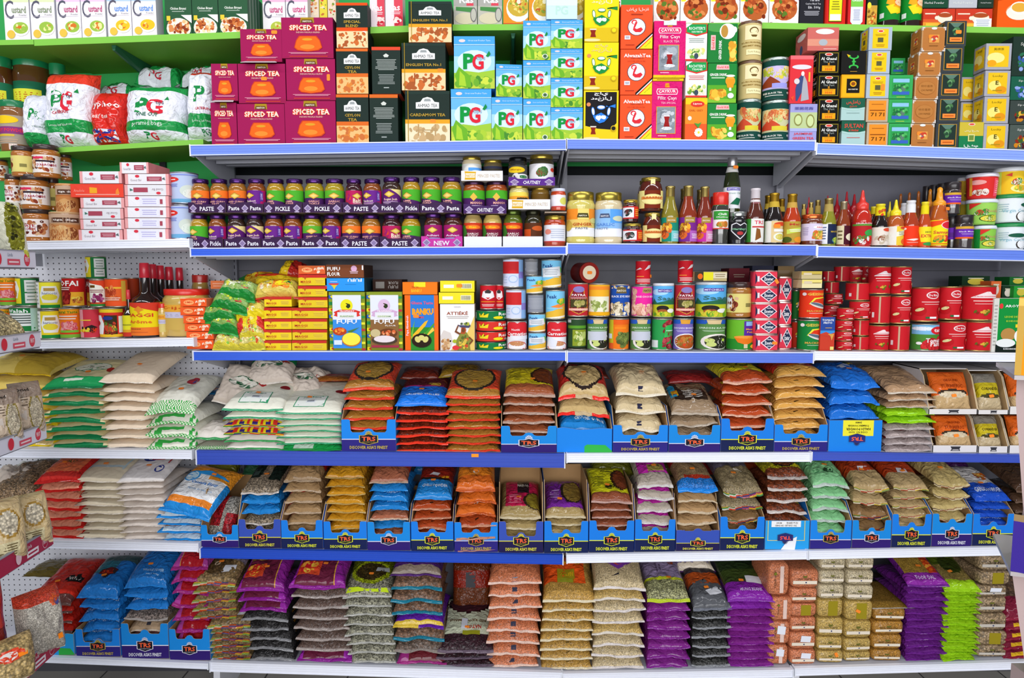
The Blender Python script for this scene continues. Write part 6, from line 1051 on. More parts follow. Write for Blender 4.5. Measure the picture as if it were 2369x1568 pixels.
for i,(a,b) in enumerate(((686,709),(711,736),(737,761),(762,786),(787,None))): carton('stock_cube_carton','yellow and red stock cube carton, %s of the left pile' % ordn(i,5),611,675,a,b,'ecd01c',MB,.014,.1,3 if b is None else None,sidecol='d8b81a',topcol='c4281e',mat='wrap',group='yellow stock cube cartons')
rc=((690,756,635,660),(689,757,661,686),(690,758,687,711),(675,758,712,736),(675,757,737,761),(676,757,762,786),(676,757,787,None))
for i,(x0,x1,a,b) in enumerate(rc): carton('stock_cube_carton','yellow and red stock cube carton, %s of the right pile' % ordn(i,7),x0,x1,a,b,'e2c41e',MB,.014,.1,3 if b is None else None,sidecol='c8a41a',topcol='b8281e',mat='wrap',group='yellow stock cube cartons')
carton('stock_cube_carton','orange-brown stock cube carton capping the right yellow pile',690,753,614,634,'d8642c',JB,.016,.08,sidecol='b85424',mat='wrap')
# pile of stock cube bags
def heap(x0,x1,a,b,l,col,paint,art,Y,rz,sd,seal='2a9a3a',lean=40,nm='stock_cube_bag'):
    X,Wd,z,H=span(x0,x1,a,b,Y); D=H*1.25
    o=inst(bag_mesh(Wd,D,.045,col,'film',paint,art,sd,(seal,.01,.3),fine=True,wr=2.4,flat=3),nm,l,'bag',(X,Y,z),0,'stock cube bags heaped beside the yellow cartons'); o.rotation_euler=(math.radians(lean),math.radians(rz),0)
GB=[('r',0,0,1,.22,'1c8a34'),('e',.3,.6,.14,.14,'e0e8d0')]; cube=['e8e83a','f0f0d8','8ac03a','d8d84a']
KN=lambda s: [BL(.1,.3,.9,.9,cube,22,.07,s),E(.72,.35,.09,.08,'e03a4a'),T('NEW',.3,.62,.2,'f4f4e8',.08)]
YP=[('r',0,0,1,.2,'ecd41c'),('r',0,.75,1,1,'d83a1c')]; ycu=['e8d83a','f4e8a0','e8e0c8','d8a83a','d84a2a','8ac04a']
heap(502,590,655,694,'green-edged net bag of stock cubes, topmost of four','9ab86a',GB,KN(1),.03,8,301)
heap(483,573,684,722,'green-edged bag of stock cubes, second of four','8ab05a',GB,KN(2),.02,12,302)
heap(467,548,712,746,'green-edged bag of stock cubes poking furthest left','8ab05a',GB,KN(3),.02,-2,303)
heap(482,552,744,772,'green-edged bag of stock cubes, lowest of four','8ab05a',GB,KN(4),.014,6,304)
heap(546,620,700,742,'crinkled yellow bag of stock cubes in the middle of the heap','e0cc5a',YP,[BL(.1,.1,.9,.8,ycu,26,.08,5)],.03,-8,305,'ecd41c')
heap(548,616,736,770,'red and yellow bag of stock cubes under the crinkled one','d8342a',[('r',.3,0,.8,1,'ecd41c')],[BL(.35,.1,.8,.9,ycu,14,.08,6)],.02,-10,306,'d8342a')
for i,(x0,x1,a,b) in enumerate(((492,556,774,811),(554,614,762,786),(552,616,787,811))): heap(x0,x1,a,b,'clear bag of yellow wrapped cubes at the heap bottom, %s' % ('left one','upper right one','lower right one')[i],'d8cc7a',[('r',0,0,1,.15,'e0d03a')],[BL(.05,.08,.95,.9,ycu,40,.07,7+i)],.014 if i != 1 else .016,3-4*i,307+i,'e0d84a')
heap(578,702,640,692,'large yellow bag of stock cubes with red lettering','e6c41c',YP,[T('MAGGI',.6,.5,.5,'c82c1c',.12)],.08,4,311,'e6c41c',50)
heap(588,690,656,690,'clear-fronted bag of stock cubes leaning on the yellow cartons','e0c85a',[('r',.45,.2,.85,.8,'f08a1c')],[BL(.1,.2,.5,.9,ycu,16,.07,12),E(.8,.5,.1,.2,'c8d82a'),E(.82,.5,.05,.1,'1c4a3a'),P([(.5,.3),(.75,.35),(.72,.6),(.52,.6)],'ecd41c')],.04,-3,312,'c82c1c')
heap(640,702,605,650,'folded red and yellow bag at the very top of the heap','b8241c',[('r',0,0,.4,1,'e6c41c')],[],.14,10,313,'e6c41c',35)
heap(542,640,636,672,'dim green-tipped bag at the back of the heap','b8901c',[('r',0,0,.3,1,'1f6a2c')],[BL(.3,.2,.9,.8,['d8501c','e8c83a'],10,.08)],.15,-12,314,'1f6a2c',30)
# flour cartons
KEN=lambda: [R(0,0,1,1,'8a9a2a')]+[R(0,k/9,.11,(k+.5)/9,('e8d81e','1f8a4a','2a5ab8')[k%3]) for k in range(9)]+[P([(.11,k/9),(.11,(k+.55)/9),(.04,(k+.3)/9)],('b82a2a','1c7a3a','e8d81e')[k%3]) for k in range(9)]+[R(.9,k/9,1,(k+.35)/9,('b8343a','e8e03a','2a8a4a')[k%3]) for k in range(9)]
def fufu(sky,base,badge,tagc,food):
    return KEN()+[R(.11,.04,.9,.95,'dfe4f0'),R(.11,.04,.9,.53,base),P([(.11,.7),(.9,.66),(.9,.5),(.11,.5)],'e4e4ee'),R(.11,.5,.9,.53,base),E(.5,.77,.17,.11,badge),BL(.38,.72,.64,.84,['2a3a1c','4a3a1c'],6,.04,3),P([(.14,.6),(.24,.58),(.24,.66),(.78,.66),(.78,.58),(.88,.6),(.84,.63),(.88,.67),(.72,.7),(.3,.7),(.14,.66),(.18,.63)],tagc),T('TROPIWAY',.51,.675,.42,'f4ecec',.035),R(.3,.57,.7,.605,'dfe6c8'),T('PLANTAIN' if food else 'COCOYAM',.5,.588,.36,'2a6a5a',.02),T('FUFU',.5,.495,.56,'f4f6fa',.075)]+\
    ([E(.3,.33,.19,.07,'b8401c'),BL(.14,.29,.46,.39,['e87a2c','c83a1c','f0a83a'],10,.05),P([(.5,.33),(.85,.4),(.7,.34),(.6,.3)],'4a7a3a'),E(.62,.19,.27,.12,'c8701c'),E(.62,.2,.25,.11,'f0e64a'),R(.14,.1,.36,.18,'d8e4f4')] if food else [E(.6,.3,.26,.08,'6a3a1c'),BL(.4,.24,.85,.36,['d86a3a','b8441c','e89a6a'],12,.05),E(.25,.3,.14,.07,'c8b888'),E(.5,.18,.36,.08,'4a3a2c'),E(.5,.2,.3,.06,'e4d8dc'),R(.14,.06,.9,.09,'a82a4a'),T('FLOUR',.68,.43,.3,'e8e0d8',.025)])
carton('flour_carton','tall plantain flour carton with a blue lower half',761,845,675,None,'8a9a2a',fufu('','3a8ee0','e6e01e','d8342c',1),.014,.1,3,group='tall flour cartons',st=((.55,.44,.9),))
carton('flour_carton','tall cocoyam flour carton with a brown lower half',848,931,675,None,'8a9a2a',fufu('','8a6238','d8b8d8','cfa8cc',0),.014,.1,3,group='tall flour cartons')
BKU=[R(.17,0,.88,1,'2a7ad0'),R(.17,0,.88,.42,'2f8a2c'),T('Ghana Taste',.52,.86,.66,'e8506a',.055),T('BANKU',.54,.7,.64,'f4a01c',.12,0,3),T('MIX',.5,.6,.16,'e0402c',.04),P([(.18,.25),(.6,.52),(.7,.55),(.62,.45),(.22,.18)],'f0b82a'),P([(.3,.2),(.85,.42),(.88,.36),(.4,.14)],'f0c84a'),P([(.18,.3),(.3,.55),(.22,.2)],'6ab83a'),P([(.5,.25),(.88,.5),(.88,.46),(.55,.2)],'4aa02c'),E(.5,.18,.3,.13,'2a1a10'),E(.38,.2,.08,.06,'d8d07a',.6),E(.5,.23,.08,.06,'d8d07a',1.4),E(.62,.2,.08,.06,'d8d07a',-.6),T('Papa Akwaboah',.085,.45,.36,'f4d8e8',None,90)]
carton('flour_carton','orange-edged corn flour carton picturing maize cobs',936,1014,682,None,'ee6a1c',BKU,.014,.1,3,sidecol='d8541c',st=((.34,.62,.05),))
carton('flour_carton','orange carton lying on the maize flour carton',931,1012,652,681,'ee7a1c',[T('BANKU',.4,.3,.3,'f0c02a',.26),R(.33,.6,.66,1,'ece02a'),T('Ghana Taste',.36,.62,.2,'c85a1c',.14)],.014,.1)
ATK=[P([(.3,.0),(1,.0),(1,.75),(.8,.4)],'eac86a'),T('ATTIÉKÉ',.5,.81,.62,'9a4a34',.085),LN(.16,.68,.86,.75,'b8b0ac',2),BL(0,.0,.36,.34,['c89a6a','e0c090','b07a4a'],50,.05,4),P([(0,.3),(.1,.44),(.3,.38),(.36,.2),(.3,.05),(.0,.0)],'d8cfc8'),BL(.0,.0,.32,.26,['c89a6a','e0c090','b07a4a'],40,.05,6),P([(.5,0),(.45,.2),(.56,.34),(.6,.4),(.76,.4),(.86,.28),(.96,.2),(.86,.12),(.88,0)],'8a8a3a'),BL(.52,.02,.86,.34,['e8c83a','5a6a2a','c8502a','d8b84a'],22,.05,8),P([(.6,.36),(.62,.52),(.72,.53),(.76,.44),(.72,.36)],'b8502a'),E(.67,.44,.05,.05,'7a4424'),P([(.56,.34),(.42,.4),(.52,.56),(.55,.55),(.48,.42),(.6,.37)],'7a4424'),P([(.86,.3),(.97,.22),(.86,.12),(.84,.15),(.92,.22),(.82,.28)],'7a4424'),P([(.5,.55),(.9,.54),(.84,.49),(.6,.5)],'4a4a6a'),BL(.5,.54,.88,.61,['8aa03a','c8c84a','4a5a3a'],10,.05,9),E(.42,.2,.06,.04,'a8b82a'),E(.45,.06,.1,.05,'e03a3a'),T('cassava',.5,.94,.2,'9a9ab0',None,0,0)]
carton('flour_carton','white cassava couscous carton with a drawn woman carrying a basket',1018,1098,703,None,'f2efec',ATK,.014,.1,3,sidecol='e4dcd0')
for i,(x0,x1,a,b) in enumerate(((1015,1097,676,702),(1018,1098,649,675))): carton('flour_carton','bright yellow carton end on the cassava carton, %s one' % ('lower','upper')[i],x0,x1,a,b,'eee02c',[R(.1,.35,.4,.65,'f4f0dc'),R(.62,.3,.92,.75,'f0ecc8')]+[R(.64+k*.03,.34,.652+k*.03,.7,'5a5a4a') for k in range(9)],.014,.14,sidecol='8a801c',group='yellow carton ends',st=((.56,.55,.5),) if i else ())
carton('flour_carton','brown flour carton lying on its side, highest beside the orange pile',754,842,612,642,'7a4428',[T('FUFU',.2,.68,.34,'f6f4f0',.3),T('FLOUR',.2,.28,.34,'f6f4f0',.3),E(.74,.7,.08,.24,'d8a8c8'),LN(.62,.3,.86,.55,'e8c8d8',2),R(.95,.6,.99,.95,'f0f0f0')],.014,.16,sidecol='4a342c',topcol='6a3a24',group='flour cartons lying flat')
carton('flour_carton','bright blue flour carton lying upside down under the brown one',752,843,643,673,'2f96e8',[T('FUFU',.76,.86,.36,'f2f6fa',.26,180),P([(.14,.5),(.32,.5),(.26,.3),(.23,.1),(.2,.3)],'d8c83a'),P([(.08,.6),(.36,.6),(.32,.48),(.12,.48)],'d8343a'),LN(.12,.68,.32,.78,'c8dcf0',1),LN(.5,.5,.8,.56,'1c6ab8',1)],.014,.16,sidecol='2a4a5a',group='flour cartons lying flat')
carton('flour_carton','shaded dark brown flour carton lying flat behind',862,930,646,672,'3a2620',[T('FUFU',.7,.35,.34,'a8a09c',.3,180),T('FLOUR',.7,.7,.34,'a8a09c',.26,180),R(.1,.2,.4,.8,'8a8480')],.1,.14,group='flour cartons lying flat')  # brown and lettering darkened, shade put into the print colours
# red pair + flat tins
RSA=[P([(.2,.5),(.28,.75),(.5,.82),(.72,.75),(.8,.5),(.6,.42),(.5,.38),(.4,.42)],'f0ecec'),P([(.35,.75),(.5,.84),(.65,.75),(.6,.66),(.4,.66)],'3a3434'),P([(.4,.48),(.6,.48),(.5,.4)],'c81c24'),LN(.15,.26,.85,.33,'e8a02a',1),LN(.2,.08,.8,.2,'f0dcd8',2)]
can(1110,1149,658,715,'red tin with a white-bearded emblem, left of the pair','c81c28',RSA,grp='red emblem tins'); can(1143,1166,658,715,'red tin with a white-bearded emblem, right of the pair','c81c28',RSA,Y=.05,grp='red emblem tins')
RL=lambda g: [R(.03,.15,.1,.85,'e0e0e0'),P([(.24,.3),(.22,.75),(.3,.55),(.34,.85),(.38,.55),(.46,.75),(.44,.3)],'ecd82a'),T('Real',.82,.68,.28,'f4f2e8',.36),E(.68,.28,.12,.16,'f0e01e'),E(.9,.25,.06,.12,'a8b0a8')]
for i,(a,b) in enumerate(((716,739),(740,763),(764,787),(788,None))): vessel('drum','fish_tin','flat round %s tin, %s of the pile by the milk tins' % ('green' if i in (0,3) else 'red',ordn(i,4)),1101,1171,a,b,'b0aca0',None,'187a40' if i in (0,3) else 'd8342a',RL(i),Y=.02,row=3 if b is None else None,cat='tin',group='flat round tins',arc=math.pi*.95,mat='metal',n=36)
# milk tins
CAR=[R(0,.45,1,.88,'d82a34'),E(.3,.86,.26,.16,'d82a34'),E(.72,.86,.26,.16,'d82a34'),T('Nestlé',.45,.72,.3,'f4e8e8',.07),T('Carnation',.52,.57,.86,'f6f2f0',.13),E(.5,.1,.4,.2,'d83a3a'),E(.5,.1,.36,.17,'f4f0f4'),E(.5,.2,.27,.09,'c88a5a'),R(0,0,.05,.4,'f0f0f4')]
MLK=[R(0,.48,.7,.93,'cc2a2c'),R(.7,0,1,1,'8cb4e4'),R(.7,.3,1,.55,'8a80cc'),LN(.06,.1,.3,.4,'b8c4e0',3),E(.5,.28,.16,.14,'a8c4e8'),E(.5,.28,.13,.11,'d4ddf0')]
PEK=[R(0,0,1,1,'7cc8ec'),P([(0,0),(1,0),(1,.5),(.7,.4),(.4,.28),(0,.2)],'e8b83a'),P([(0,0),(1,.12),(1,.05),(.6,0)],'f4f0dc'),T('Peak',.34,.8,.4,'2a4a8a',.14),P([(.3,.42),(.8,.6),(.95,.5),(.6,.38)],'f08a3a'),BL(.5,.5,.95,.75,['6ab83a','f0c83a','4a9a3a'],8,.09),LN(.1,.34,.8,.4,'a8dcec',1)]
PKS=PEK+[P([(.15,.36),(.85,.42),(.8,.78),(.12,.7)],'e4e8ec'),LN(.2,.44,.74,.68,'a0a8b0',4)]
GRY=[LN(.1,.2,.9,.85,'b4b8c0',8)]
def milk(x0,x1,a,b,l,c,art,Y=.02): can(x0,x1,a,b,l,c,art,Y=Y,grp='milk tins',rim='c8ccd0')
milk(1173,1219,741,None,'red and white milk tin with cup picture, bottom left','f0eef2',CAR+[P([(.25,.32),(.95,.36),(.95,.5),(.25,.5)],'e8e8ee')]); milk(1170,1217,668,738,'red, white and blue milk tin, middle left','d4dcf2',MLK); milk(1163,1211,598,665,'red, white and blue milk tin, top left','d4dcf2',MLK)
milk(1265,1311,741,None,'red and white milk tin with cup picture, bottom right','f0eef2',CAR+[P([(.05,.1),(.25,.45),(.5,.3),(.45,.05)],'e6e8f0')]); milk(1262,1307,670,738,'bright sky-blue milk tin, middle right','7cc8ec',PEK); milk(1252,1299,600,666,'sky-blue milk tin with a paper slip, top right','7cc8ec',PKS)
for i,(x0,x1,a,b,c,art,l) in enumerate(((1222,1263,768,None,'7cc8ec',PKS,'small sky-blue tin with paper slip, lowest of the middle column'),(1222,1262,725,767,'7cc8ec',PKS,'small sky-blue tin with tilted slip, second up in the middle column'),(1220,1258,681,723,'8a8e98',GRY,'small grey tin showing its text side, middle column'),(1217,1256,638,679,'7cc8ec',PEK,'small sky-blue tin, second from the top of the middle column'),(1213,1245,599,637,'7a7a7c',GRY,'small dark grey tin topping the middle column'))): milk(x0,x1,a,b,l,c,art)
# third bay
PAT=[P([(.1,.55),(.3,.62),(.3,.85),(.7,.85),(.7,.62),(.9,.55),(.9,.2),(.5,.04),(.1,.2)],'d8a83a'),P([(.13,.55),(.33,.63),(.33,.83),(.67,.83),(.67,.63),(.87,.55),(.87,.21),(.5,.06),(.13,.21)],'8a1c2c'),E(.5,.84,.2,.1,'8a7ab8'),T('PATRA',.5,.66,.5,'f4e8e8',.07),LN(.16,.54,.84,.6,'e0b0b0',2),R(.2,.26,.8,.52,'4a4428'),BL(.3,.26,.75,.5,['a8a05a','8a8a3a','c8b87a'],16,.08),P([(.12,.16),(.88,.16),(.88,.23),(.12,.23)],'f0b8a8')]
def tin3(x0,x1,a,b,l,c,art,Y=.02,**kw): return can(x0,x1,a,b,l,c,art,Y=Y,grp='vegetable tins of the third bay',**kw)
tin3(1313,1361,654,732,'maroon rolled-leaf tin with a gold frame, left one','c02a34',PAT); tin3(1560,1607,656,732,'maroon rolled-leaf tin with a gold frame, right one','c02a34',PAT)
tin3(1361,1411,655,732,'yellow and orange tin showing pale green beans','f0b02a',[R(0,.84,1,.95,'f08a2a'),R(.0,.12,.85,.62,'ecead0'),R(.88,0,1,.9,'f07a4a'),BL(0,.12,.8,.5,['a8b86a','8a9a4a','d0d89a'],44,.06),R(0,0,1,.1,'f0b01c')])
tin3(1412,1457,657,732,'blue tin of black-eyed beans','1c4ea8',[BL(0,.7,1,1,['e8dcb8','d8c8a0','4a3a2a'],20,.09),P([(0,.9),(.3,.7),(.7,.7),(1,.9),(1,.4),(.5,.48),(0,.4)],'1c4ea8'),P([(.3,.74),(.7,.74),(.66,.95),(.34,.95)],'6a5a34'),T('NATCO',.5,.83,.34,'f0e8d0',.07),T('BLACK EYE BEANS',.52,.64,.84,'e8ecf8',.07),BL(0,.0,1,.46,['e8dcc0','d4c49c','f0e8d4','8a7a5a'],60,.09)])
tin3(1460,1509,660,732,'pink tin of rosecoco beans','ec2a9c',[BL(0,0,.3,1,['d8a08a','c88a74','e8b8a0'],26,.09),P([(.3,.95),(1,.95),(1,.45),(.6,.38),(.22,.45)],'ec2a9c'),P([(.45,.78),(.85,.78),(.82,.97),(.48,.97)],'a8945a'),T('NATCO',.65,.87,.3,'3a2c1c',.07),T('ROSE COCO BEANS',.6,.66,.7,'f8dcec',.07),BL(0,.0,1,.42,['d89a84','e8b49c','c08068','f0c8b4'],60,.1)])
SAAG=[R(0,.4,1,1,'5ab0e8'),R(0,0,1,.42,'b8c42c'),E(.3,.8,.3,.1,'a8d8f4'),P([(0,.4),(.1,.6),(.25,.42),(.7,.42),(.85,.6),(1,.45),(1,.4)],'2a6a4a'),R(.26,.8,.74,.9,'5a3a98'),T("MITCHELL'S",.5,.85,.44,'e0e0f8',.06),T('Saag',.55,.58,.6,'3a6a64',.17),E(.42,.27,.2,.1,'2a2420'),E(.42,.18,.16,.07,'a85a2c'),E(.7,.2,.14,.07,'f0f0e8'),BL(0,0,1,.18,['8ab82a','d8c83a','5a9a2a'],20,.08)]
vessel('drum','food_tin','smaller blue and yellow spinach tin with a white lid',1510,1558,655,733,'b8b8b4','dce4ec','5ab0e8',SAAG,Y=.02,cat='tin',lidmat='plastic',group='spinach tins'); vessel('drum','food_tin','large blue and yellow spinach tin with a white lid',1608,1678,652,733,'b8b8b4','dce4ec','5ab0e8',SAAG,Y=.02,cat='tin',lidmat='plastic',n=36,group='spinach tins')
vessel('nutjar','peanut_paste_jar','brown-lidded peanut paste jar standing on the mango tin',1681,1737,652,733,'a8702c','3a2420','e6d890',NUTC,Y=.02,cat='jar',lidmat='plastic')
for i,(x0,x1,a,b) in enumerate(((1470,1505,602,659),(1568,1603,601,655))): tin3(x0,x1,a,b,'slim red tin on top, %s' % ('on the pink bean tin','on the right rolled-leaf tin')[i],'c81c28',[P([(.5,.6),(.8,.7),(.95,.85),(.7,.82)],'e8e0e0'),LN(.1,.3,.5,.36,'f0a83a',1),LN(.1,.06,.9,.24,'f0d8d4',3),P([(.05,.6),(.4,.66),(.3,.72)],'e8d8d8')] ,st=((.85,.36,1.5),) if i == 0 else ())
carton('flat_fish_tin','flat yellow and beige fish tin box on the large spinach tin',1606,1682,628,650,'b8a878',[R(0,0,.28,1,'3a3424'),E(.18,.5,.08,.3,'e0681c'),R(.28,.1,.58,.95,'e0d82a'),R(.58,.3,1,.9,'d8ceb0'),LN(.62,.4,.96,.8,'8a7a5a',2)],.016,.08,cat='tin')
X,Wd,z,H=span(1316,1383,606,655,.05); r=H/2; lt=M(); lt.lathe([(.97*r,0),(r,.003),(r,.012),(.97*r,.016),(.97*r,.09),(r,.094),(r,.102),(.97*r,.105)],32,'b02418','metal')
lt.lathe([(.02*r,-.0006),(.3*r,-.0005,'e8d8b8'),(.62*r,-.0004,'e8dcc0'),(.66*r,-.0003,'8a2018'),(.88*r,-.0002,'8a2018'),(.97*r,0,'c8a868')],32,'e8dcc0','print',cap=False)
o=inst([(None,lt.mesh('tin'))],'food_tin','red tin lying on its side showing its cream round lid','tin',(X+.022,.05,z+r)); o.rotation_euler=(math.radians(-90),0,math.radians(14)); sticker(o,0,0,-.003,rx=math.radians(90))
LOW=[(1313,1356,'2c4a2c',[R(0,.7,1,.8,'5a9a2c'),R(.3,.1,.95,.66,'8a9a2a'),BL(.3,.1,.95,.62,['b8c86a','d8dc9a','6a8a2a'],22,.1),R(0,0,1,.05,'1c1c14'),R(.02,.9,.24,1,'b8bcc0')],'dark green tin picturing pale beans, lower tier'),
 (1357,1405,'5a8a48','G','green mustard-leaf tin with a grey slip, left one'),(1408,1455,'f07a1c',[R(0,.1,.25,1,'c8b82a'),R(.0,0,.25,.2,'e8602a'),R(.26,.84,1,1,'e8601c'),R(.3,.68,.7,.76,'ff8a1e'),BL(.3,.04,1,.6,['6a7a3a','8a9a4a','4a5a2a'],26,.13),R(0,.35,.2,.52,'dfe0e0')],'orange tin picturing long green beans, lower tier'),
 (1457,1505,'5a8a48','G','green mustard-leaf tin with a grey slip, right one'),(1507,1555,'2c9a4c',[R(.0,.05,.3,.3,'e0e4e0'),BL(.42,0,1,1,['7a1c24','9a2c34','5a1418','b84a50'],44,.1),P([(.5,.4),(.98,.45),(.98,.86),(.55,.8)],'30b858'),LN(.56,.6,.94,.66,'e0f4e4',1)],'green and dark red kidney bean tin, lower tier'),
 (1556,1603,'7a68b8',[P([(0,.86),(.3,.86),(.4,1),(0,1)],'2a5ab8'),P([(.7,.86),(1,.86),(1,1),(.6,1)],'2a5ab8'),P([(.36,.86),(.66,.86),(.7,1),(.32,1)],'e0a03a'),T('BAIGAN BHARTA',.5,.72,.84,'e4dcf4',.06),LN(.16,.58,.84,.66,'c8bce8',2),E(.55,.26,.46,.28,'e4e4e8'),E(.55,.26,.41,.24,'a8501c'),BL(.2,.08,.9,.44,['c8602a','8a6a2a','d8401c','b88a3a'],26,.08)],'lilac aubergine mash tin, lower tier'),
 (1608,1677,'5a8a48','H','large green mustard-leaf tin without a slip'),(1680,1742,'6ab42c',[R(0,.0,1,.35,'2a8a2c'),R(.5,.46,.85,.96,'5a2a98'),R(.55,.8,.8,.94,'8ab8e8'),T('Mango',.68,.68,.26,'f0a83a',.07),T('Pulp',.68,.58,.2,'f0a83a',.07),P([(.25,.42),(.85,.42),(.75,.24),(.62,.18),(.5,.18),(.35,.24)],'e8781c'),E(.55,.42,.3,.05,'f09a3a'),R(.5,.04,.6,.18,'d8c8a0'),E(.9,.3,.14,.16,'f0902c'),E(.88,.1,.2,.08,'f0b83a')],'green mango pulp tin with a purple panel')]
for x0,x1,c,art,l in LOW:
    if art in ('G','H'):
        art=[P([(0,.86),(.3,.86),(.4,1),(0,1)],'2a5ab8'),P([(.7,.86),(1,.86),(1,1),(.6,1)],'2a5ab8'),P([(.36,.86),(.66,.86),(.7,1),(.32,1)],'d8c090'),T('SARSON KA SAAG',.55,.73,.84,'dcecd4',.06),LN(.2,.6,.84,.66,'c0d8b8',2),E(.6,.26,.42,.27,'ece4dc'),E(.64,.25,.36,.23,'2a2c20'),E(.4,.3,.12,.08,'c8d47a'),E(.44,.17,.12,.08,'c8d47a'),E(.74,.32,.05,.05,'b8d84a')]+([R(.12,.3,.84,.6,'c8ccd8')] if art == 'G' else [])
    tin3(x0,x1,735,None,l,c,art,st=())
EX=[R(0,0,1,1,'e03a50'),P([(0,.9),(.12,.5),(0,.1)],'1c2a48'),P([(.2,.5),(.62,1),(1,.5),(.62,0)],'f0dce0'),P([(.28,.5),(.62,.92),(.95,.5),(.62,.08)],'1c2a48'),T('Exeter',.62,.5,.42,'f0f0f4',.26),LN(.5,.68,.74,.8,'d8dce8',2),LN(.5,.2,.74,.32,'d8dce8',2),R(.08,.3,.18,.7,'e8dce0')]
def exbox(x0,x1,a,b,l,Y=.016,row=None,st=()):
    X,Wd,z,H=span(x0,x1,a,b,Y,row); m=M(); D=.06; k=24; pts=[]
    for i in range(k):
        t=2*math.pi*i/k; c,s_=math.cos(t),math.sin(t); pts.append((math.copysign(abs(c)**.45,c)*Wd/2,D/2+math.copysign(abs(s_)**.45,s_)*D/2))
    for f0,f1,s0,s1,c in ((0,.05,1,1.0,'d8b0a8'),(.05,.07,1.0,.97,'d8b0a8'),(.07,.93,.97,.97,'e03a50'),(.93,.95,.97,1,'d8b0a8'),(.95,1,1,1,'d8b0a8')):
        m.add([(x*s0,D/2+(y-D/2)*s0,H*f0) for x,y in pts]+[(x*s1,D/2+(y-D/2)*s1,H*f1) for x,y in pts],[(i,(i+1)%k,k+(i+1)%k,k+i) for i in range(k)],c,'print' if c == 'e03a50' else 'metal',True)
    m.add([(x,y,H) for x,y in pts],[tuple(range(k))],'c8a8a0','metal'); m.add([(x,y,0) for x,y in pts],[tuple(reversed(range(k)))],'c8a8a0','metal')
    front(m,[R(0,0,1,.03,'f0dce0')]+EX,Wd*.86,H*.84,D*.012,'print',z0=H*.08)
    o=inst([(None,m.mesh('corned_beef_tin'))],'corned_beef_tin',l,'tin',(X,Y,z),0,'corned beef tins')
    for q in st: sticker(o,(q[0]-.5)*Wd,-.004,q[1]*H,tilt=q[2])
for i,(a,b) in enumerate(((626,664),(665,701),(702,738),(739,773),(774,None))): exbox(1744,1802,a,b,'red and navy corned beef tin, %s of the front pile' % ordn(i,5),row=3 if b is None else None,st=((.9,.35,1.0),) if i == 0 else ((.8,.5,.1),) if i == 4 else ())
for i,(a,b) in enumerate(((640,697),(698,753),(754,None))): exbox(1800,1833,a,b,'corned beef tin seen narrow, %s of the pile set back right' % ordn(i,3),Y=.07,row=3 if b is None else None)
for i,(a,b) in enumerate(((664,700),(701,738),(739,772))): exbox(1734,1770,a,b,'corned beef tin behind the front pile, %s of three' % ordn(i,3),Y=.11)
for i,(x0,x1,a,b,c,l) in enumerate(((1686,1734,620,652,'5a1c24','dim red box at the back above the peanut jar'),(1740,1800,614,636,'2a2c3c','dim navy box lying above the corned beef tins'),(1790,1838,615,640,'7a6444','dim tan box lying above the corned beef tins'))): carton('food_carton',l,x0,x1,a,b,c,[LN(.2,.3,.8,.6,'8a7a6a',2)],.15,.1)  # box colours darkened, dimness of the shelf back painted in
# right bay
for i,(a,b) in enumerate(((646,666),(627,645))): carton('flat_fish_tin','flat cream fish tin box on the mackerel tins, %s' % ('lower','upper')[i],1855-i,1902,a,b,('e8dca8','c8b888')[i],[R(0,.55,1,1,'c8b04a' if i else 'e8d87a'),R(.1,.5,.5,.8,'d8c8a8'),LN(.5,.5,.95,.7,'8a7a4a',1)],.016,.08,cat='tin',group='flat cream fish tins')
GEI=[T('GEISHA',.55,.86,.6,'e8c84a',.1),P([(.3,.5),(.45,.72),(.8,.76),(1,.7),(.95,.4),(.6,.36)],'e8e03a'),P([(.34,.5),(.5,.68),(.8,.72),(.95,.66),(.9,.42),(.6,.4)],'d8381c'),E(.62,.44,.3,.09,'d8d4cc',-.25),E(.6,.47,.26,.05,'5a6a7a',-.25),T('MACKEREL',.55,.24,.6,'d8a84a',.07),LN(.3,.14,.8,.17,'e8e0d8',1),E(.16,.86,.07,.06,'f0e8e8')]
can(1845,1898,738,None,'green mackerel tin on the white-railed shelf','178038',GEI); can(1850,1903,668,736,'red mackerel tin standing on the green one','e23a1c',GEI)
for i,(x0,x1,a,b,c) in enumerate(((1830,1851,742,None,'c8341c'),(1832,1852,670,740,'1f6a2c'),(1836,1854,628,668,'6a6a2c'))): can(x0,x1,a,b,'narrow sliver of a %s tin behind the mackerel tins' % ('red','green','dull olive')[i],c,[BL(.3,.3,1,.7,['e8d83a','d8d0c0'],8,.12)],Y=.1)
carton('sauce_carton','blue and red fried tomato sauce carton',1897,1931,733,None,'c8402c',[R(0,.5,1,1,'2a4a9c'),R(0,.5,1,.6,'3a90d8'),P([(0,.5),(.4,.56),(.7,.5),(1,.54),(1,.4),(0,.46)],'c8402c'),T('TOMATE',.5,.91,.8,'f0f4fa',.06),T('FRITO',.5,.83,.6,'f0f4fa',.06),P([(.5,.5),(.95,.5),(.8,.3),(.7,.44)],'d8a04a'),R(.7,.02,.95,.12,'e8d87a'),LN(.3,.66,.8,.7,'d8a83a',1)],.016,.05,3)
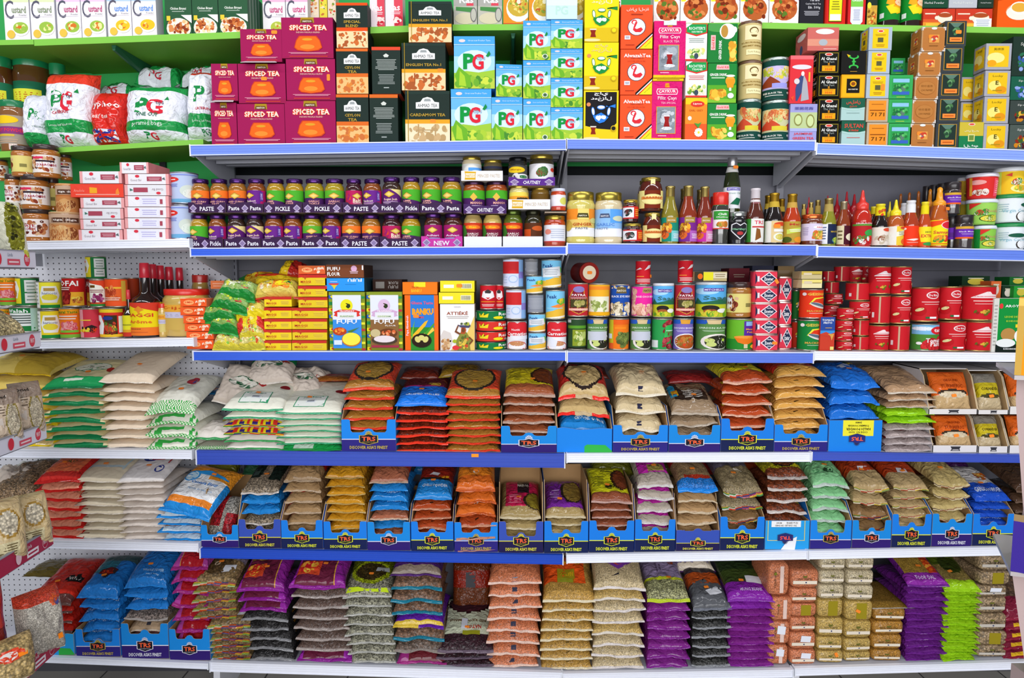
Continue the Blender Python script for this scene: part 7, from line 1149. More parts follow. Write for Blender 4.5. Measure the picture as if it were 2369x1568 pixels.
DER=lambda rib=0: [R(0,0,.08,1,'c8a88a')]*0+[E(.55,.8,.2,.12,'f0d8d8'),E(.55,.8,.16,.09,'c8202c'),T('De Rica',.55,.8,.26,'f4ecec',.07),LN(.22,.56,.9,.61,'f4d8d4',1),LN(.3,.49,.8,.53,'f0c0b8',1),E(.2,.3,.18,.15,'b8141c'),E(.2,.34,.12,.05,'dcd89a',.3),E(.88,.3,.18,.15,'b8141c'),E(.88,.34,.1,.05,'dcd89a',-.3),R(.36,.06,.46,.12,'2a6a3a'),R(.46,.06,.66,.12,'f0f0f0')]
LAR=lambda: [P([(.15,.68),(.3,.76),(.4,.78),(.48,.86),(.56,.86),(.62,.78),(.85,.76),(.88,.66),(.15,.66)],'f0dcdc'),LN(.2,.69,.84,.73,'c83a44',1),LN(.18,.54,.86,.6,'f4d8d0',1),LN(.22,.46,.8,.5,'f0c4bc',1),BL(.2,.12,.85,.32,['5a6a1c','d8a83a','8a2a14'],10,.05)]
def red(x0,x1,a,b,l,kind=0,Y=.02,rib=False,dim=False): return can(x0,x1,a,b,l,'c81e28' if not dim else 'a81a24',([DER(),LAR(),[R(.3,0,.36,1,'c8a88a'),E(.9,.3,.16,.15,'b8141c'),R(.05,.2,.14,.4,'e0d8d8')]][kind]),Y=Y,kind='ribcan' if rib else 'can',grp='red tomato tins',rim='c8a860',body='c0a468',nm='tomato_tin',arc=math.pi*.85)  # dim tins take a darker red, shade painted into the label
for x0,x1,a,b,k,l,Y,rib in ((2008,2053,751,None,1,'bottom left of the two tall columns',.02,1),(2054,2101,751,None,2,'bottom right of the two tall columns, seam side',.02,0),(2012,2057,683,748,2,'middle left of the two tall columns, seam side',.02,0),(2058,2104,684,748,0,'middle right of the two tall columns',.02,0),(2010,2058,616,680,1,'top left of the two tall columns',.02,1),(2059,2106,616,681,0,'top right of the two tall columns',.02,0),
  (2169,2229,742,None,0,'large ribbed one, lower middle of the wide tins',.02,1),(2231,2291,742,None,1,'large ribbed one, lower right of the wide tins',.02,1),(2107,2168,664,743,0,'large ribbed one, upper left of the wide tins',.02,1),(2169,2220,662,739,0,'large ribbed one, upper middle of the wide tins',.04,1),(2224,2297,660,740,1,'large ribbed one, upper right of the wide tins',.02,1),
  (1969,2008,777,None,2,'medium one, lowest right of the small column',.04,0),(1970,2009,739,775,2,'medium one, second lowest right of the small column',.04,0),(1966,2010,696,737,0,'medium one, third up right of the small column',.03,0),(1958,2010,654,694,2,'medium one, fourth up right of the small column',.04,0),
  (1932,1969,788,None,0,'small one, bottom of four beside the blue carton',.02,0),(1932,1970,765,787,0,'small one, second up of four beside the blue carton',.02,0),(1933,1971,740,764,0,'small one, third up of four beside the blue carton',.02,0),(1937,1975,712,739,0,'small one, top of four beside the blue carton',.02,0),
  (1903,1940,705,732,0,'small shaded one behind the blue carton',.09,0),(1910,1948,679,703,0,'small shaded one, second level behind the blue carton',.08,0),(1908,1940,652,678,2,'small dark one, third level behind the blue carton',.1,0),(1903,1930,627,651,2,'small dark one, fourth level behind the blue carton',.1,0),(1930,1965,616,651,2,'dark one at the back top, left',.12,0),(1962,1994,616,653,1,'dark one at the back top, middle',.12,0),(1992,2014,616,660,0,'dark one at the back top, right',.12,0)):
    red(x0,x1,a,b,'red tomato tin, %s' % l,k,Y,rib,Y > .07)
can(2105,2167,747,None,'tomato paste tin with a green field and red round badge','4a8a3a',[R(0,.6,1,1,'7ab8e0'),E(.3,.85,.3,.08,'e8f0f8'),R(0,.3,1,.62,'4a8a34'),E(.68,.78,.2,.16,'d8242c'),T('tat',.68,.78,.24,'f8f0f0',.13),BL(.2,.0,1,.4,['c8202c','a81820','d83a34'],12,.16),T('Tomato',.62,.38,.5,'f4ecec',None),T('Paste',.66,.24,.36,'f4ecec',None),E(.22,.26,.07,.06,'f0f0ee')],rim='c8a860')
COCM=[R(.14,0,1,1,'14903c'),R(0,0,.14,1,'d8d8d0'),LN(.02,.1,.11,.9,'a8a8a0',12),E(.2,.86,.05,.05,'e03a3a'),T('AROY-D',.55,.86,.5,'f0f4f0',.05),T('LECHE DE COCO',.6,.66,.6,'b8d83a',.035),T('KOKOSMELK',.6,.58,.5,'b8d83a',.035),R(.6,.46,.9,.52,'ecd82a'),E(.42,.33,.2,.12,'b88a4a'),E(.78,.3,.2,.14,'f0f2ee'),P([(.1,0),(1,0),(1,.14),(.1,.14)],'14201c'),E(.36,.17,.26,.08,'e8ecea'),T('KOKOSNUSSMILCH',.56,.06,.5,'f0f0f0',.03)]
carton('coconut_milk_carton','tall green coconut milk carton with halved coconuts',2297,2385,690,None,'14903c',COCM,.02,.08,3,sidecol='e0e0d8')
for x0,x1,a,b,c,l,Y in ((2292,2316,650,690,'e8703a','orange and white carton peeping over the large tins',.1),(2318,2346,662,692,'223a2a','dark carton with grapes picture at the back right',.1),(2345,2380,661,690,'2aa03a','bright green carton at the back right frame edge',.08),(2225,2290,638,664,'1c3a24','dim dark green carton at the very back',.16),(2335,2375,640,660,'1f6a30','green carton with an orange sticker at the back',.12)):
    carton('food_carton',l,x0,x1,a,b,c,[E(.5,.5,.3,.3,'d8c84a' if 'green' in l else 'e8dcd0'),LN(.2,.7,.8,.9,'d8d8b8',1)],Y,.08,z0=shelf_z(3,(x0+x1)/2) if False else None)
# ================================================================== fourth-level shelves: flour and ground spice bags
gcheck=('s',40,260,.09,None,'e8f6e8')
def barcode(u,v,w,h): return [R(u-w/2,v-h/2,u+w/2,v+h/2,'dfe6ee')]+[R(u-w/2+w*k/9,v-h*.3,u-w/2+w*(k+.45)/9,v+h*.3,'444a55') for k in range(1,8)]
K('yellowflour','plump yellow bag of gram flour','e3c96a','flour',seal=('e8c020',.012,.2),wr=1.2,tpaint=[('r',.55,0,.98,1,'c9a93c')],tart=[E(.5,.7,.25,.16,'4a2a20'),T('BESAN',.5,.7,.3,'e8d8b0')])
K('yellowgloss','glossy yellow-ended flour bag','f0cf20','film',seal=('f6d81a',.012,.4),paint=[('r',.35,0,.8,1,'ecd79c')],wr=1.6)
K('greenband','cream flour bag with dark green end band','f0e2b0','flour',seal=('16804c',.014,.45),paint=[('r',.08,0,.92,.035,'1c8a52')],tpaint=[('r',0,0,1,.16,'22a35c'),('r',.3,.06,.62,.13,'e8f2e0')],tart=[E(.55,.5,.32,.16,'1c8a52'),E(.55,.5,.31,.15,'f4f4e4'),T('elephant atta',.55,.5,.4,'1c2a1c',None,180),E(.9,.42,.06,.08,'b42a22')],wr=1.5)
K('plainflour','plain cream bag of flour','f0dcc2','flour',seal=('f2e6d4',.008,.2),wr=1.1)
K('greenstripe','white flour bag edged with slanted green stripes','ecebdc','flour',seal=(['3fae4a','e8f4da']*16,.024,.5),paint=[('r',0,0,1,.09,'f2efe0'),('s',44,70,.09,None,'3db04c')],tart=[E(.6,.6,.13,.1,'b43040'),E(.63,.58,.06,.06,'4a4a8a'),T('FOLORUNSHO',.55,.45,.3,'5aa06a')],wr=1.3)
K('whitegreen','white flour bag with a fine green checked seal','efeedc','flour',seal=(['2f9a68','5fb88a']*20,.012,.5),tart=[R(.22,.08,.72,.36,'2f9a68'),R(.235,.09,.705,.35,'f1f6ee')]+barcode(.47,.22,.16,.07)+[T('Semolina',.47,.31,.3,'5a7a6a',None,0,0),E(.88,.5,.09,.05,'8a2028')],wr=1.1)
K('checker','white flour bag with a multicoloured checked seal','f3efe6','flour',seal=(['d8332a','e8c81e','4a9a30','3a2a78','e8d41e','c8281e','58b03a'],.024,.5),paint=[('r',.15,.14,.95,.3,'f0dc14'),('r',0,0,1,.06,'e8d01e'),('c',17,50,.06,None,'d8332a'),('c',9,30,.03,None,'3a2a78')],wr=1.2)
K('bigpale','large crumpled pale flour bag','eee6dc','flour',seal=('3fa05a',.012,.5),wr=2.2,tart=[P([(.45,.5),(.75,.55),(.72,.62),(.42,.57)],'e6d860')])
K('greenlow','flour bag with a bright green end flap','efe9da','film',seal=('19a04a',.04,.4),paint=[('r',.0,0,1,.15,'1ea850'),('r',.22,0,.55,.15,'d8e8da')],wr=1.5)
K('coriander','clear bag of brown coriander powder with red seal','a9742c','film',seal=('e8402a',.016,.55),tpaint=[('r',0,.12,1,1,'e2492a'),('e',.5,.5,.42,.42,'2c2620'),('e',.5,.5,.37,.36,'b8923c')],wr=1.7)
K('chiliflake','clear bag of crushed chillies with red seal','7c2c14','bean',seal=('ec3a24',.016,.7),wr=1.6,tpaint=[('r',0,0,1,1,'7c2c14')])
K('crushed','blue bag of crushed chillies','1f74e0','film',seal=('2080e8',.01,.3),wr=1.6,tpaint=[('r',0,0,1,.5,'1f7ae6'),('r',0,.5,1,1,'5a1c20')],tart=[T('CRUSHED CHILLIES',.5,.2,.7,'dce8f6',.05),P([(.1,.46),(.5,.44),(.9,.5),(.9,.54),(.5,.48),(.1,.5)],'b43078'),BL(.55,.5,.85,.62,['c8a43a','e8c85a','6a3a1a'],14,.06)])
K('garam','clear bag of brown garam masala powder','9a5230','film',seal=('b79a8a',.014,.6),wr=1.7,tpaint=[('r',0,.18,1,1,'dccb1e'),('e',.82,.5,.3,.3,'35200f'),('e',.84,.5,.26,.27,'7a3c1c')],tart=[LN(.06,.3,.34,.7,'6a6420',8),T('GARAM MASALA',.35,.85,.4,'4a4410')],paint=[('r',.1,.1,.9,.14,'d8c41c')])
K('cumin_t','red-edged clear bag of ground cumin','c9ac74','film',seal=(['e8281e','c8b088','e8281e'],.014,.5),wr=1.6,tpaint=[('r',0,.12,1,1,'c22a22'),('e',.5,.42,.42,.4,'2a1c18'),('e',.5,.4,.37,.34,'c8ac74')])
K('cumin_b','blue bag of ground cumin','1d84d2','film',seal=('1c7ec8',.006,.2),wr=1.8,art=[T('GROUND CUMIN',.6,.1,.6,'e2eef8',.07)])
K('beige','plump clear bag of beige ground ginger','d8c49a','film',seal=('e4dac4',.01,.3),wr=1.6,art=[R(.44,.008,.54,.045,'2c2c46')])
K('greybrown','clear bag of grey-brown black pepper powder','9c8468','film',seal=('b8aa98',.014,.4),wr=1.7,tpaint=[('r',.12,.2,.85,1,'3c2c22'),('r',.04,.3,.2,.7,'2a9ac8'),('e',.55,.75,.3,.3,'8c7458')],tart=[T('BLACK PEPPER',.5,.34,.45,'ece6dc',None,90,0),LN(.3,.26,.8,.5,'e6e0d6',5),R(.08,.32,.22,.5,'e8b81e'),LN(.1,.34,.2,.48,'e8501e',3)])
K('chilipow','clear bag of orange-red chilli powder','b8481e','film',seal=('d8a48a',.014,.5),wr=1.7,tpaint=[('r',0,.2,1,1,'d8cc1e')],tart=[LN(.1,.5,.4,.7,'6a6420',4),E(.6,.5,.14,.1,'3a3610'),E(.6,.5,.12,.08,'d8cc1e'),T('1kg',.3,.32,.12,'3a3a10')],paint=[('r',.05,.2,.4,.3,'d8cc1e')])
K('peach','clear bag of peach-coloured turmeric powder','dca44e','film',seal=('e4b878',.01,.35),wr=1.5,tpaint=[('r',0,.2,1,1,'c8281c'),('r',.1,.2,.7,.24,'e8821e')],art=[P([(.42,.03),(.52,.05),(.5,.06),(.4,.045)],'2a1c10')])
K('bluebag','glossy plain blue bag of turmeric powder','1f72d4','film',seal=('2278dc',.008,.3),wr=1.6,art=[R(.46,.0,.5,.12,'5a8cd0')],tart=[P([(.45,.4),(.7,.5),(.62,.62),(.38,.5)],'dfe2e6'),BL(.6,.6,.9,.75,['d8b83a','3a6a2a'],9,.05)])
K('redbag','dark red bag of turmeric powder','8c2020','film',seal=('9c2a24',.006,.2),wr=1.4)
K('mixedclear','crumpled clear bag of mixed spices','b89470','film',seal=('cfc2b0',.012,.4),wr=2.4)
K('lime','bright lime green packet','9cd81e','film',seal=('a4e422',.018,.5),wr=2.2)
K('clearred','crumpled silvery clear packet with red print','b0a09c','film',seal=('c4b8b6',.012,.4),paint=[('r',.1,.1,.5,.3,'a82c34')],wr=2.6)
K('tanback','small tan bag half hidden behind the green-banded flour','b49a7c','film',seal=('e8d02a',.02,.2),wr=2)

stack(4,-70,122,862,3,'yellowflour','the wide yellow pile',Y=.05,D=.22,zbase=at(60,935,.05)[1],seed=1,rzj=6)
stack(4,40,132,945,6,['yellowflour','yellowgloss','yellowgloss','yellowgloss','yellowflour','yellowgloss'],'the narrow yellow pile',Y=.03,D=.24,seed=2,rzj=5,st=False)
stack(4,115,215,862,1,'tanback','upper left of the fourth level',Y=.17,D=.15,zbase=at(165,868,.17)[1]-.01,seed=3,st=False,topfat=.2)
stack(4,94,238,893,8,'greenband','the stack of green-banded flour bags',seed=4,lean=-6)
stack(4,228,352,882,8,'plainflour','the stack of plain cream flour bags',seed=5,D=.28,rzj=3)
stack(4,340,452,945,4,'greenstripe','the stack of green-striped flour bags',seed=6,D=.28)
K('bluepk','blue and orange flour bag lying at the back','1c6fa8','film',seal=('1c6fa8',.01,.2),paint=[('r',.4,.2,.9,.6,'d87a3a')],wr=2)
stack(4,405,500,905,1,'bluepk','behind the striped flour bags',Y=.2,D=.12,zbase=at(450,912,.2)[1],seed=7,st=False,topfat=.25)
stack(4,437,545,1032,1,'greenstripe','lying lowest beside the checked-seal stack',seed=8,D=.26,st=False,topfat=.16)
stack(4,440,530,1003,1,'bigpale','slumped between the striped and checked stacks',Y=.03,D=.25,zbase=at(480,1015,.03)[1],seed=9,topfat=.42,st=False)
stack(4,516,655,945,6,['whitegreen','whitegreen','checker','checker','bigpale','bigpale'],'the checked-seal stack beside the blue rail end',seed=10,D=.27)
stack(4,640,790,953,7,['whitegreen']*6+['greenlow'],'the white stack left of the display trays',seed=11,D=.27)
K('jumble','creased pale flour bag tossed on top','d8cabc','flour',seal=('e4dcd0',.014,.2),wr=3.2,tpaint=[('r',.0,.55,1,1,'e8e8dc'),('r',0,.8,1,1,'1a7a44')],tart=[E(.6,.68,.3,.1,'2a5a3a'),E(.6,.68,.29,.09,'e8e8dc')])
for x0,x1,a,b,Y_,ln_,ry_,w in ((490,612,846,938,.13,48,10,'slumped against the shelf back above the checked-seal stack'),(566,676,834,888,.16,30,-6,'highest under the blue rail, green ended'),(640,742,862,918,.17,28,4,'behind the white stack left of the first tray')):
    X,Wd,z,H=span(x0,x1,a,b,Y_); dd=min(.17,H/math.sin(math.radians(ln_+8)))
    o=inst(bag_mesh(Wd,dd,.05,'d8cabc','flour',[('r',0,.62,1,1,'1a7a44')] if 'green' in w else [],[E(.5,.45,.3,.14,'2a5a3a'),E(.5,.45,.29,.13,'e0ddd0'),E(.86,.5,.07,.06,'a82a2a')],x0,('e4dcd0',.01,.2),fine=True,wr=3.2,flat=3),'flour_bag','creased pale flour bag '+w,'bag',(X,Y_,z),0,'creased pale flour bags'); o.rotation_euler=(math.radians(ln_),math.radians(ry_),0)
K('redlong','long red and brown spice bag lying at the back','9c5a1e','film',seal=('c03a1e',.01,.2),paint=[('r',0,.4,1,1,'a8281c')],wr=2)
stack(4,672,810,875,1,'redlong','above the white stack',Y=.2,D=.12,zbase=at(740,882,.2)[1],seed=15,topfat=.3,st=False)

trayed(4,790,916,970,1000,'blue display tray of coriander powder with an orange sticker',895,7,'coriander','the stack in the first blue tray',seed=16,tk=dict(st=True))
stack(4,916,1036,935,7,['crushed','chiliflake'],'the chilli flake stack between two coriander stacks',seed=17)
stack(4,1032,1158,915,8,'coriander','the untrayed coriander stack',seed=18)
trayed(4,1159,1288,985,1008,'blue display tray of garam masala without a slogan',910,7,'garam','the stack in the garam masala tray',seed=19,tk=dict(tag=False,scheme=5))
trayed(4,1288,1416,990,990,'torn light blue box with a green tape patch',912,4,['cumin_t','cumin_t','cumin_b','beige'],'the torn light blue box',seed=20,tk=dict(torn=True,plain=True,back=.13))
trayed(4,1418,1545,983,1006,'blue display tray of beige ginger powder beside the torn box',908,4,'beige','the stack of fat beige bags',seed=21)
trayed(4,1547,1666,983,1006,'blue display tray of black pepper without a slogan',952,4,'greybrown','the grey-brown stack',seed=22,tk=dict(tag=False,scheme=5))
trayed(4,1668,1790,968,996,'blue display tray of chilli powder with a yellow line',880,7,'chilipow','the orange-red chilli powder stack',seed=23,tk=dict(scheme=1))
trayed(4,1791,1914,982,1003,'blue display tray of turmeric under the peach-coloured stack',866,8,'peach','the tall peach-coloured stack',seed=24)
trayed(4,1917,2040,972,972,'upside-down blue box with a yellow turmeric label',893,5,['bluebag','bluebag','bluebag','bluebag','redbag'],'the blue stack in the upside-down box',seed=25,tk=dict(flip=True,scheme=0,back=.1))
stack(4,2052,2166,905,9,['mixedclear','mixedclear','mixedclear','lime','lime','clearred'],'the crumpled stack beside the blue bags',seed=26,rzj=5,st=False)
# white cardboard trays with brown insides, two tiers
def wtray(x0,x1,yt,yn,label,tier,Y=.01,zz=None,lw=.0):
    xm=(x0+x1)/2; z0=shelf_z(4,xm) if zz is None else zz; X0=at(x0,yn,Y)[0]; X1=at(x1,yn,Y)[0]; Wd=X1-X0-.001
    h=at(xm,yn,Y)[1]-z0; H=at(xm,yt,Y)[1]-z0; D=.25; t=.003; m=M(); bc='b49468'
    m.add([(-Wd/2,0,0),(Wd/2,0,0),(Wd/2,0,h),(-Wd/2,0,h),(-Wd/2,t,0),(Wd/2,t,0),(Wd/2,t,h),(-Wd/2,t,h)],[(0,1,2,3),(5,4,7,6),(3,2,6,7)],['e6e2e0',bc,'cbb48c'],'print')
    for s_ in (-1,1):
        xo=s_*Wd/2; xi=xo-s_*t; pr=[(0,0),(D,0),(D,H),(.07,H),(.045,H*.86),(0,h)]; k=6
        vs=[(xo,y,z) for y,z in pr]+[(xi,y,z) for y,z in pr]; a,b=tuple(range(k)),tuple(reversed(range(k,2*k)))
        if s_ < 0: a,b=tuple(reversed(a)),tuple(reversed(b))
        m.add(vs,[a,b]+[(i,(i+1)%k,k+(i+1)%k,k+i) for i in range(k)],['dcd8d8',bc]+['cbb48c']*k,'board')
    m.box(-Wd/2,Wd/2,D-t,D,0,H,bc,'board'); m.box(-Wd/2+t,Wd/2-t,t,D-t,0,t,bc,'board'); m.box(-Wd/2,Wd/2,.07,D,H-t,H,'d8d4d2','board')
    front(m,[P([(.4,.2),(.62,.2),(.6,.5),(.63,.85),(.4,.85),(.43,.5)],'3a3a40'),P([(.43,.3),(.6,.3),(.57,.4),(.46,.4)],'e6e2e0')],Wd,h,0,'print')
    o=inst([(None,m.mesh('display_tray'))],'display_tray',label,'display tray',(at(xm,yn,Y)[0],Y,z0),0,'white cardboard trays of spice packets')
    return at(xm,yn,Y)[0],Wd,z0+t,H
def packet(X,Y,z,Wd,Hh,th,parts_key,label,lean,name='spice_packet',group=None,rz=0,st=0):
    """upright cushion-shaped packet; parts_key -> (colour, material, paint, art, seal)"""
    col,mat,paint,art,seal,sd=parts_key
    ps=bag_mesh(Wd,Hh,th,col,mat,paint,art,sd,seal,fine=True,wr=1.4,flat=3.2)
    o=inst(ps,name,label,'packet',(X,Y,z),0,group); o.rotation_euler=(math.radians(90-lean),0,math.radians(rz))
    if st: sticker(o,0.0,Hh*st,th*.98+.003,rx=math.radians(-90),rz=.15)
    return o
ORG=('e0641c','film',[('r',0,0,1,.36,'c8a878'),('e',.5,.42,.4,.1,'3a2a1c'),('e',.5,.38,.36,.09,'d8c8a8')],[T('TURMERIC',.5,.6,.6,'9a3a10'),T('GROUND',.5,.75,.4,'9a3a10'),R(.05,.95,.95,1,'c8501a')],('e8e0d0',.01,0))
YEL=('c9b51e','film',[('r',0,0,1,.34,'c4b08a'),('r',0,.72,1,1,'8a8478'),('e',.5,.36,.42,.06,'4a4420')],[T('CORIANDER',.5,.55,.7,'4a4010',.08)],('dcd4c0',.01,0))
i_=0
for tier,cols in ((1,((2148,2262,858,946,'upper'),(2262,2334,862,948,'upper'),(2335,2412,862,940,'upper'))),(0,((2157,2262,962,1030,'lower'),(2263,2333,962,1032,'lower'),(2334,2412,962,1030,'lower')))):
    for c,(x0,x1,yt,yn,nm) in enumerate(cols):
        zz=None if tier == 0 else at((x0+x1)/2,958,.01)[1]
        X,Wd,z,H=wtray(x0,x1,yt,yn,'white cardboard spice tray, %s tier, %s' % (nm,['beside the crumpled bag stack','middle column','at the right picture edge'][c]),tier,zz=zz)
        pk=(ORG,YEL,ORG)[c]; i_ += 1
        packet(X+(.01 if c != 1 else 0),.035,z+.004,Wd*.78,H*.92,.03,pk+(40+i_,),'%s spice packet in the %s %s white tray' % (('orange','yellow','orange')[c],nm,('first','middle','rightmost')[c]),22,group='spice packets in white trays',st=.35)
# loose bags lying far back under the shelf above
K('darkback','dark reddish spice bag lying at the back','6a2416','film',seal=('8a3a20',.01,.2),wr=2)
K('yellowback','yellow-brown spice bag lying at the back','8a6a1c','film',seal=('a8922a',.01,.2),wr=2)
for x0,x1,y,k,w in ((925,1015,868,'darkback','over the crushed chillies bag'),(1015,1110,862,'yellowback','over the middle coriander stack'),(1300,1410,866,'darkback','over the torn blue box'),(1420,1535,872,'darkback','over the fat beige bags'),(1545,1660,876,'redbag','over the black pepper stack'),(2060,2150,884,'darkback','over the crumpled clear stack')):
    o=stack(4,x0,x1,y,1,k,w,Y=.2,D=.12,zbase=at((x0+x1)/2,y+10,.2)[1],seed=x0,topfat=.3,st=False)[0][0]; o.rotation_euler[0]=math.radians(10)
# ================================================================== fifth level
K('redorange','red and orange flour bag','e8764a','film',seal=('c41e1a',.02,.5),paint=[('r',0,0,.1,1,'c8201c'),('r',.9,0,1,1,'c8201c'),('r',.1,0,.9,.1,'f0a080')],tpaint=[('r',0,0,1,.1,'d8322a'),('r',0,0,.12,1,'c8201c'),('r',.88,0,1,1,'c8201c')],tart=[T('PLANTAIN FLOUR',.5,.52,.5,'2a3a2a'),T('OLU',.5,.38,.26,'1f5a34')],wr=1.6)
K('riceflour','smooth beige bag of rice flour','dccfb4','flour',seal=('e2d8c6',.008,.2),tpaint=[('r',.1,.25,.9,.3,'b8cad0')],tart=[P([(.3,.62),(.7,.62),(.78,.68),(.22,.68)],'4a2a34'),T('ground rice',.5,.5,.35,'8a7a5a'),P([(.1,.2),(.14,.2),(.14,.7),(.1,.7)],'b8cad0'),P([(.86,.2),(.9,.2),(.9,.7),(.86,.7)],'b8cad0')],art=[P([(.04,.02),(.22,.03),(.22,.04),(.04,.03)],'6a2a24')],wr=.9)
K('paleflour','thin pale bag of pounded yam flour','e0d4c8','flour',seal=('e6dcd2',.008,.2),wr=1.3,tpaint=[('r',0,0,1,1,'e6e0dc')],tart=[E(.38,.62,.2,.16,'2a3a8a'),E(.4,.62,.14,.12,'e6e0dc'),P([(.42,.5),(.72,.5),(.72,.74),(.42,.74)],'c02a34'),T('POUNDO',.57,.62,.24,'f0e8e8'),E(.76,.24,.1,.09,'2a3a8a'),E(.76,.24,.08,.07,'e6e0dc'),R(.85,.4,.88,.9,'b82a34')])
K('cassava','blue and orange bag of cassava flour','2c8fd6','film',seal=('2490e0',.016,.4),paint=[('r',.08,.0,.92,.35,'e88a3c'),('r',.08,.0,.92,.05,'cfe0e8')],wr=1.5)
stack(5,-40,62,1105,1,'jumble','crumpled at the left end of the fifth level',Y=.08,D=.22,zbase=at(20,1130,.08)[1],seed=50,topfat=.3,st=False)
K('brownflake','clear bag of brown grain flakes','9c8060','mixed',seal=('b09a80',.01,.2),wr=1.8)
stack(5,-30,88,1150,3,'brownflake','the flake pile at the left edge',Y=.04,D=.24,seed=51,st=False)
stack(5,84,188,1108,7,'redorange','the red and orange stack',seed=52,rzj=3)
stack(5,170,280,1112,8,'riceflour','the smooth beige stack',seed=53,D=.27)
stack(5,270,378,1112,10,'paleflour','the thin pale stack',seed=54,D=.25,rzj=3)
stack(5,365,470,1193,4,'cassava','the cassava flour stack',seed=55,D=.25,st=False)
cp=bag_mesh(.2,.24,.045,'f2f4f4','film',[('r',0,0,1,.08,'2490e0'),('r',0,0,.06,1,'2490e0'),('r',.94,0,1,1,'2490e0'),('r',.06,.08,.94,.2,'f08a2c'),('r',0,.72,1,1,'e8952c'),('r',.55,.62,1,.75,'e8952c')],
    [T('Cassava Flour',.56,.5,.56,'2a78c8'),T('Farinha de mandioca',.56,.36,.5,'5a9ad0',None,0,0),E(.2,.62,.15,.125,'2e96dc'),E(.2,.62,.12,.1,'bfe0f0'),P([(.06,.7),(.5,.76),(.94,.66),(.94,.69),(.5,.79),(.06,.73)],'2e96dc')],77,('2490e0',.016,.3),fine=True,wr=1.5)
xb,zbb=at(425,1190,.0); o=inst(cp,'food_bag','large blue, white and orange cassava flour bag tilted forward on its stack','bag',(xb,.01,zbb),math.radians(-9),'bags stacked of cassava flour')
o.rotation_euler=(math.radians(24),math.radians(9),math.radians(-8)); sticker(o,.02,.17,.05,rx=math.radians(-90))
# the long row of trays
K('garam_b','blue bag of garam masala','1f82cc','film',seal=('1f82cc',.006,.2),wr=1.4,art=[T('GARAM MASALA',.5,.14,.6,'a8d0ea',.05)])
K('seedmix','clear bag of grey-brown spice seeds','9a8a74','mixed',seal=('c8c0b8',.012,.3),wr=1.6,tpaint=[('r',.05,.25,.38,1,'14261e'),('r',.62,.2,.95,1,'14261e')],tart=[R(.12,.3,.3,.5,'3a4a44')])
K('bayred','clear bag of brown powder under a red card','a08058','film',seal=('b0987c',.01,.4),paint=[('r',.0,.12,.5,1,'c8281e')],tpaint=[('r',0,.3,1,1,'b81e18')],wr=1.8)
K('golden','golden foil packet of curry powder','c88c1c','film',seal=('b89a5a',.01,.3),wr=1.9,tpaint=[('r',.3,.4,.8,1,'b8341c')],cat='packet',obj='spice_packet')
K('paprika','blue packet of paprika powder','1f7ec8','film',seal=('2084cc',.006,.2),wr=1.6,art=[T('PAPRIKA',.6,.12,.36,'d0e4f4',.07)],cat='packet',obj='spice_packet')
K('paprikatop','clear packet of brown-red paprika with red top','a86448','film',seal=('c8a890',.012,.4),wr=2,tpaint=[('r',.1,.3,1,1,'c83a18'),('r',0,.6,.9,1,'7c1c14')],cat='packet',obj='spice_packet')
K('chilip','blue-ended bag of chilli powder','1f80c8','film',seal=('1f84d0',.008,.2),tpaint=[('r',0,.36,1,1,'8c2214'),('r',.1,.36,.9,.42,'2a241c')],tart=[T('CHILLI POWDER',.52,.2,.7,'dce8f4',.07),P([(.3,.5),(.55,.48),(.6,.58),(.4,.6)],'e6e6ea'),BL(.55,.42,.9,.5,['e8a81e','c84a1e'],8,.05)],wr=1.6)
K('rustpow','clear bag of rust-coloured chilli powder','a8421a','film',seal=('c08468',.012,.4),wr=1.9,art=[P([(.45,.03),(.54,.05),(.52,.06),(.44,.05)],'2a160e')])
K('orangech','orange packet printed with a pale chilli','d0641c','film',seal=('b8501c',.012,.4),wr=1.9,tpaint=[('r',0,.2,1,1,'e0801e')],tart=[E(.5,.3,.08,.05,'e8dcc8',.6),P([(.1,.6),(.5,.66),(.9,.56),(.9,.58),(.5,.68),(.1,.62)],'5a3010')],art=[E(.5,.14,.08,.04,'e8dcc8',.5)],cat='packet',obj='spice_packet')
K('khaki','clear bag of khaki ground spice','a08a58','film',seal=('c4b694',.012,.4),wr=2,tpaint=[('r',.12,.15,1,1,'c41e4e'),('r',.42,.5,.75,1,'2c1c20'),('e',.9,.3,.32,.22,'3a2c1c'),('e',.93,.3,.28,.2,'8a7a24')],tart=[T('NATCO',.58,.72,.3,'e0d8c8',.09),LN(.18,.2,.55,.42,'e88aa0',6)])
K('purplekh','clear bag of khaki powder under purple print','a8905c','film',seal=('c8ba98',.012,.4),wr=2,paint=[('r',0,.1,.9,.3,'8a2a9a')],tpaint=[('r',0,.12,1,1,'7a2a9c'),('e',.72,.55,.3,.34,'2a2018'),('e',.74,.55,.25,.3,'8a7030')],tart=[LN(.1,.3,.4,.6,'c49ad8',6)])
K('tandoori','clear packet of brown tandoori masala','8a4a30','film',seal=('b8948a',.012,.4),wr=2,tpaint=[('r',0,.14,1,1,'dcd81e'),('e',.8,.5,.24,.3,'3a2010'),('e',.83,.5,.2,.27,'7a3a1e')],tart=[T('TANDOORI',.5,.85,.4,'2a2a10'),T('MASALA',.5,.74,.34,'2a2a10'),LN(.06,.3,.4,.6,'6a6a1c',6),E(.5,.28,.12,.08,'2a2a10'),E(.5,.28,.1,.06,'dcd81e')],cat='packet',obj='spice_packet')
K('magentafen','silvery packet of seeds with magenta print','b0a496','film',seal=('ccc8c4',.014,.4),wr=2.1,paint=[('r',.05,.06,.95,.4,'c42aa8')],tpaint=[('r',.08,.18,1,1,'c42aa8'),('r',.35,.2,.8,.4,'a89a4a')],tart=[T('NATCO',.56,.33,.3,'1c1c1c',.06)],cat='packet',obj='spice_packet')
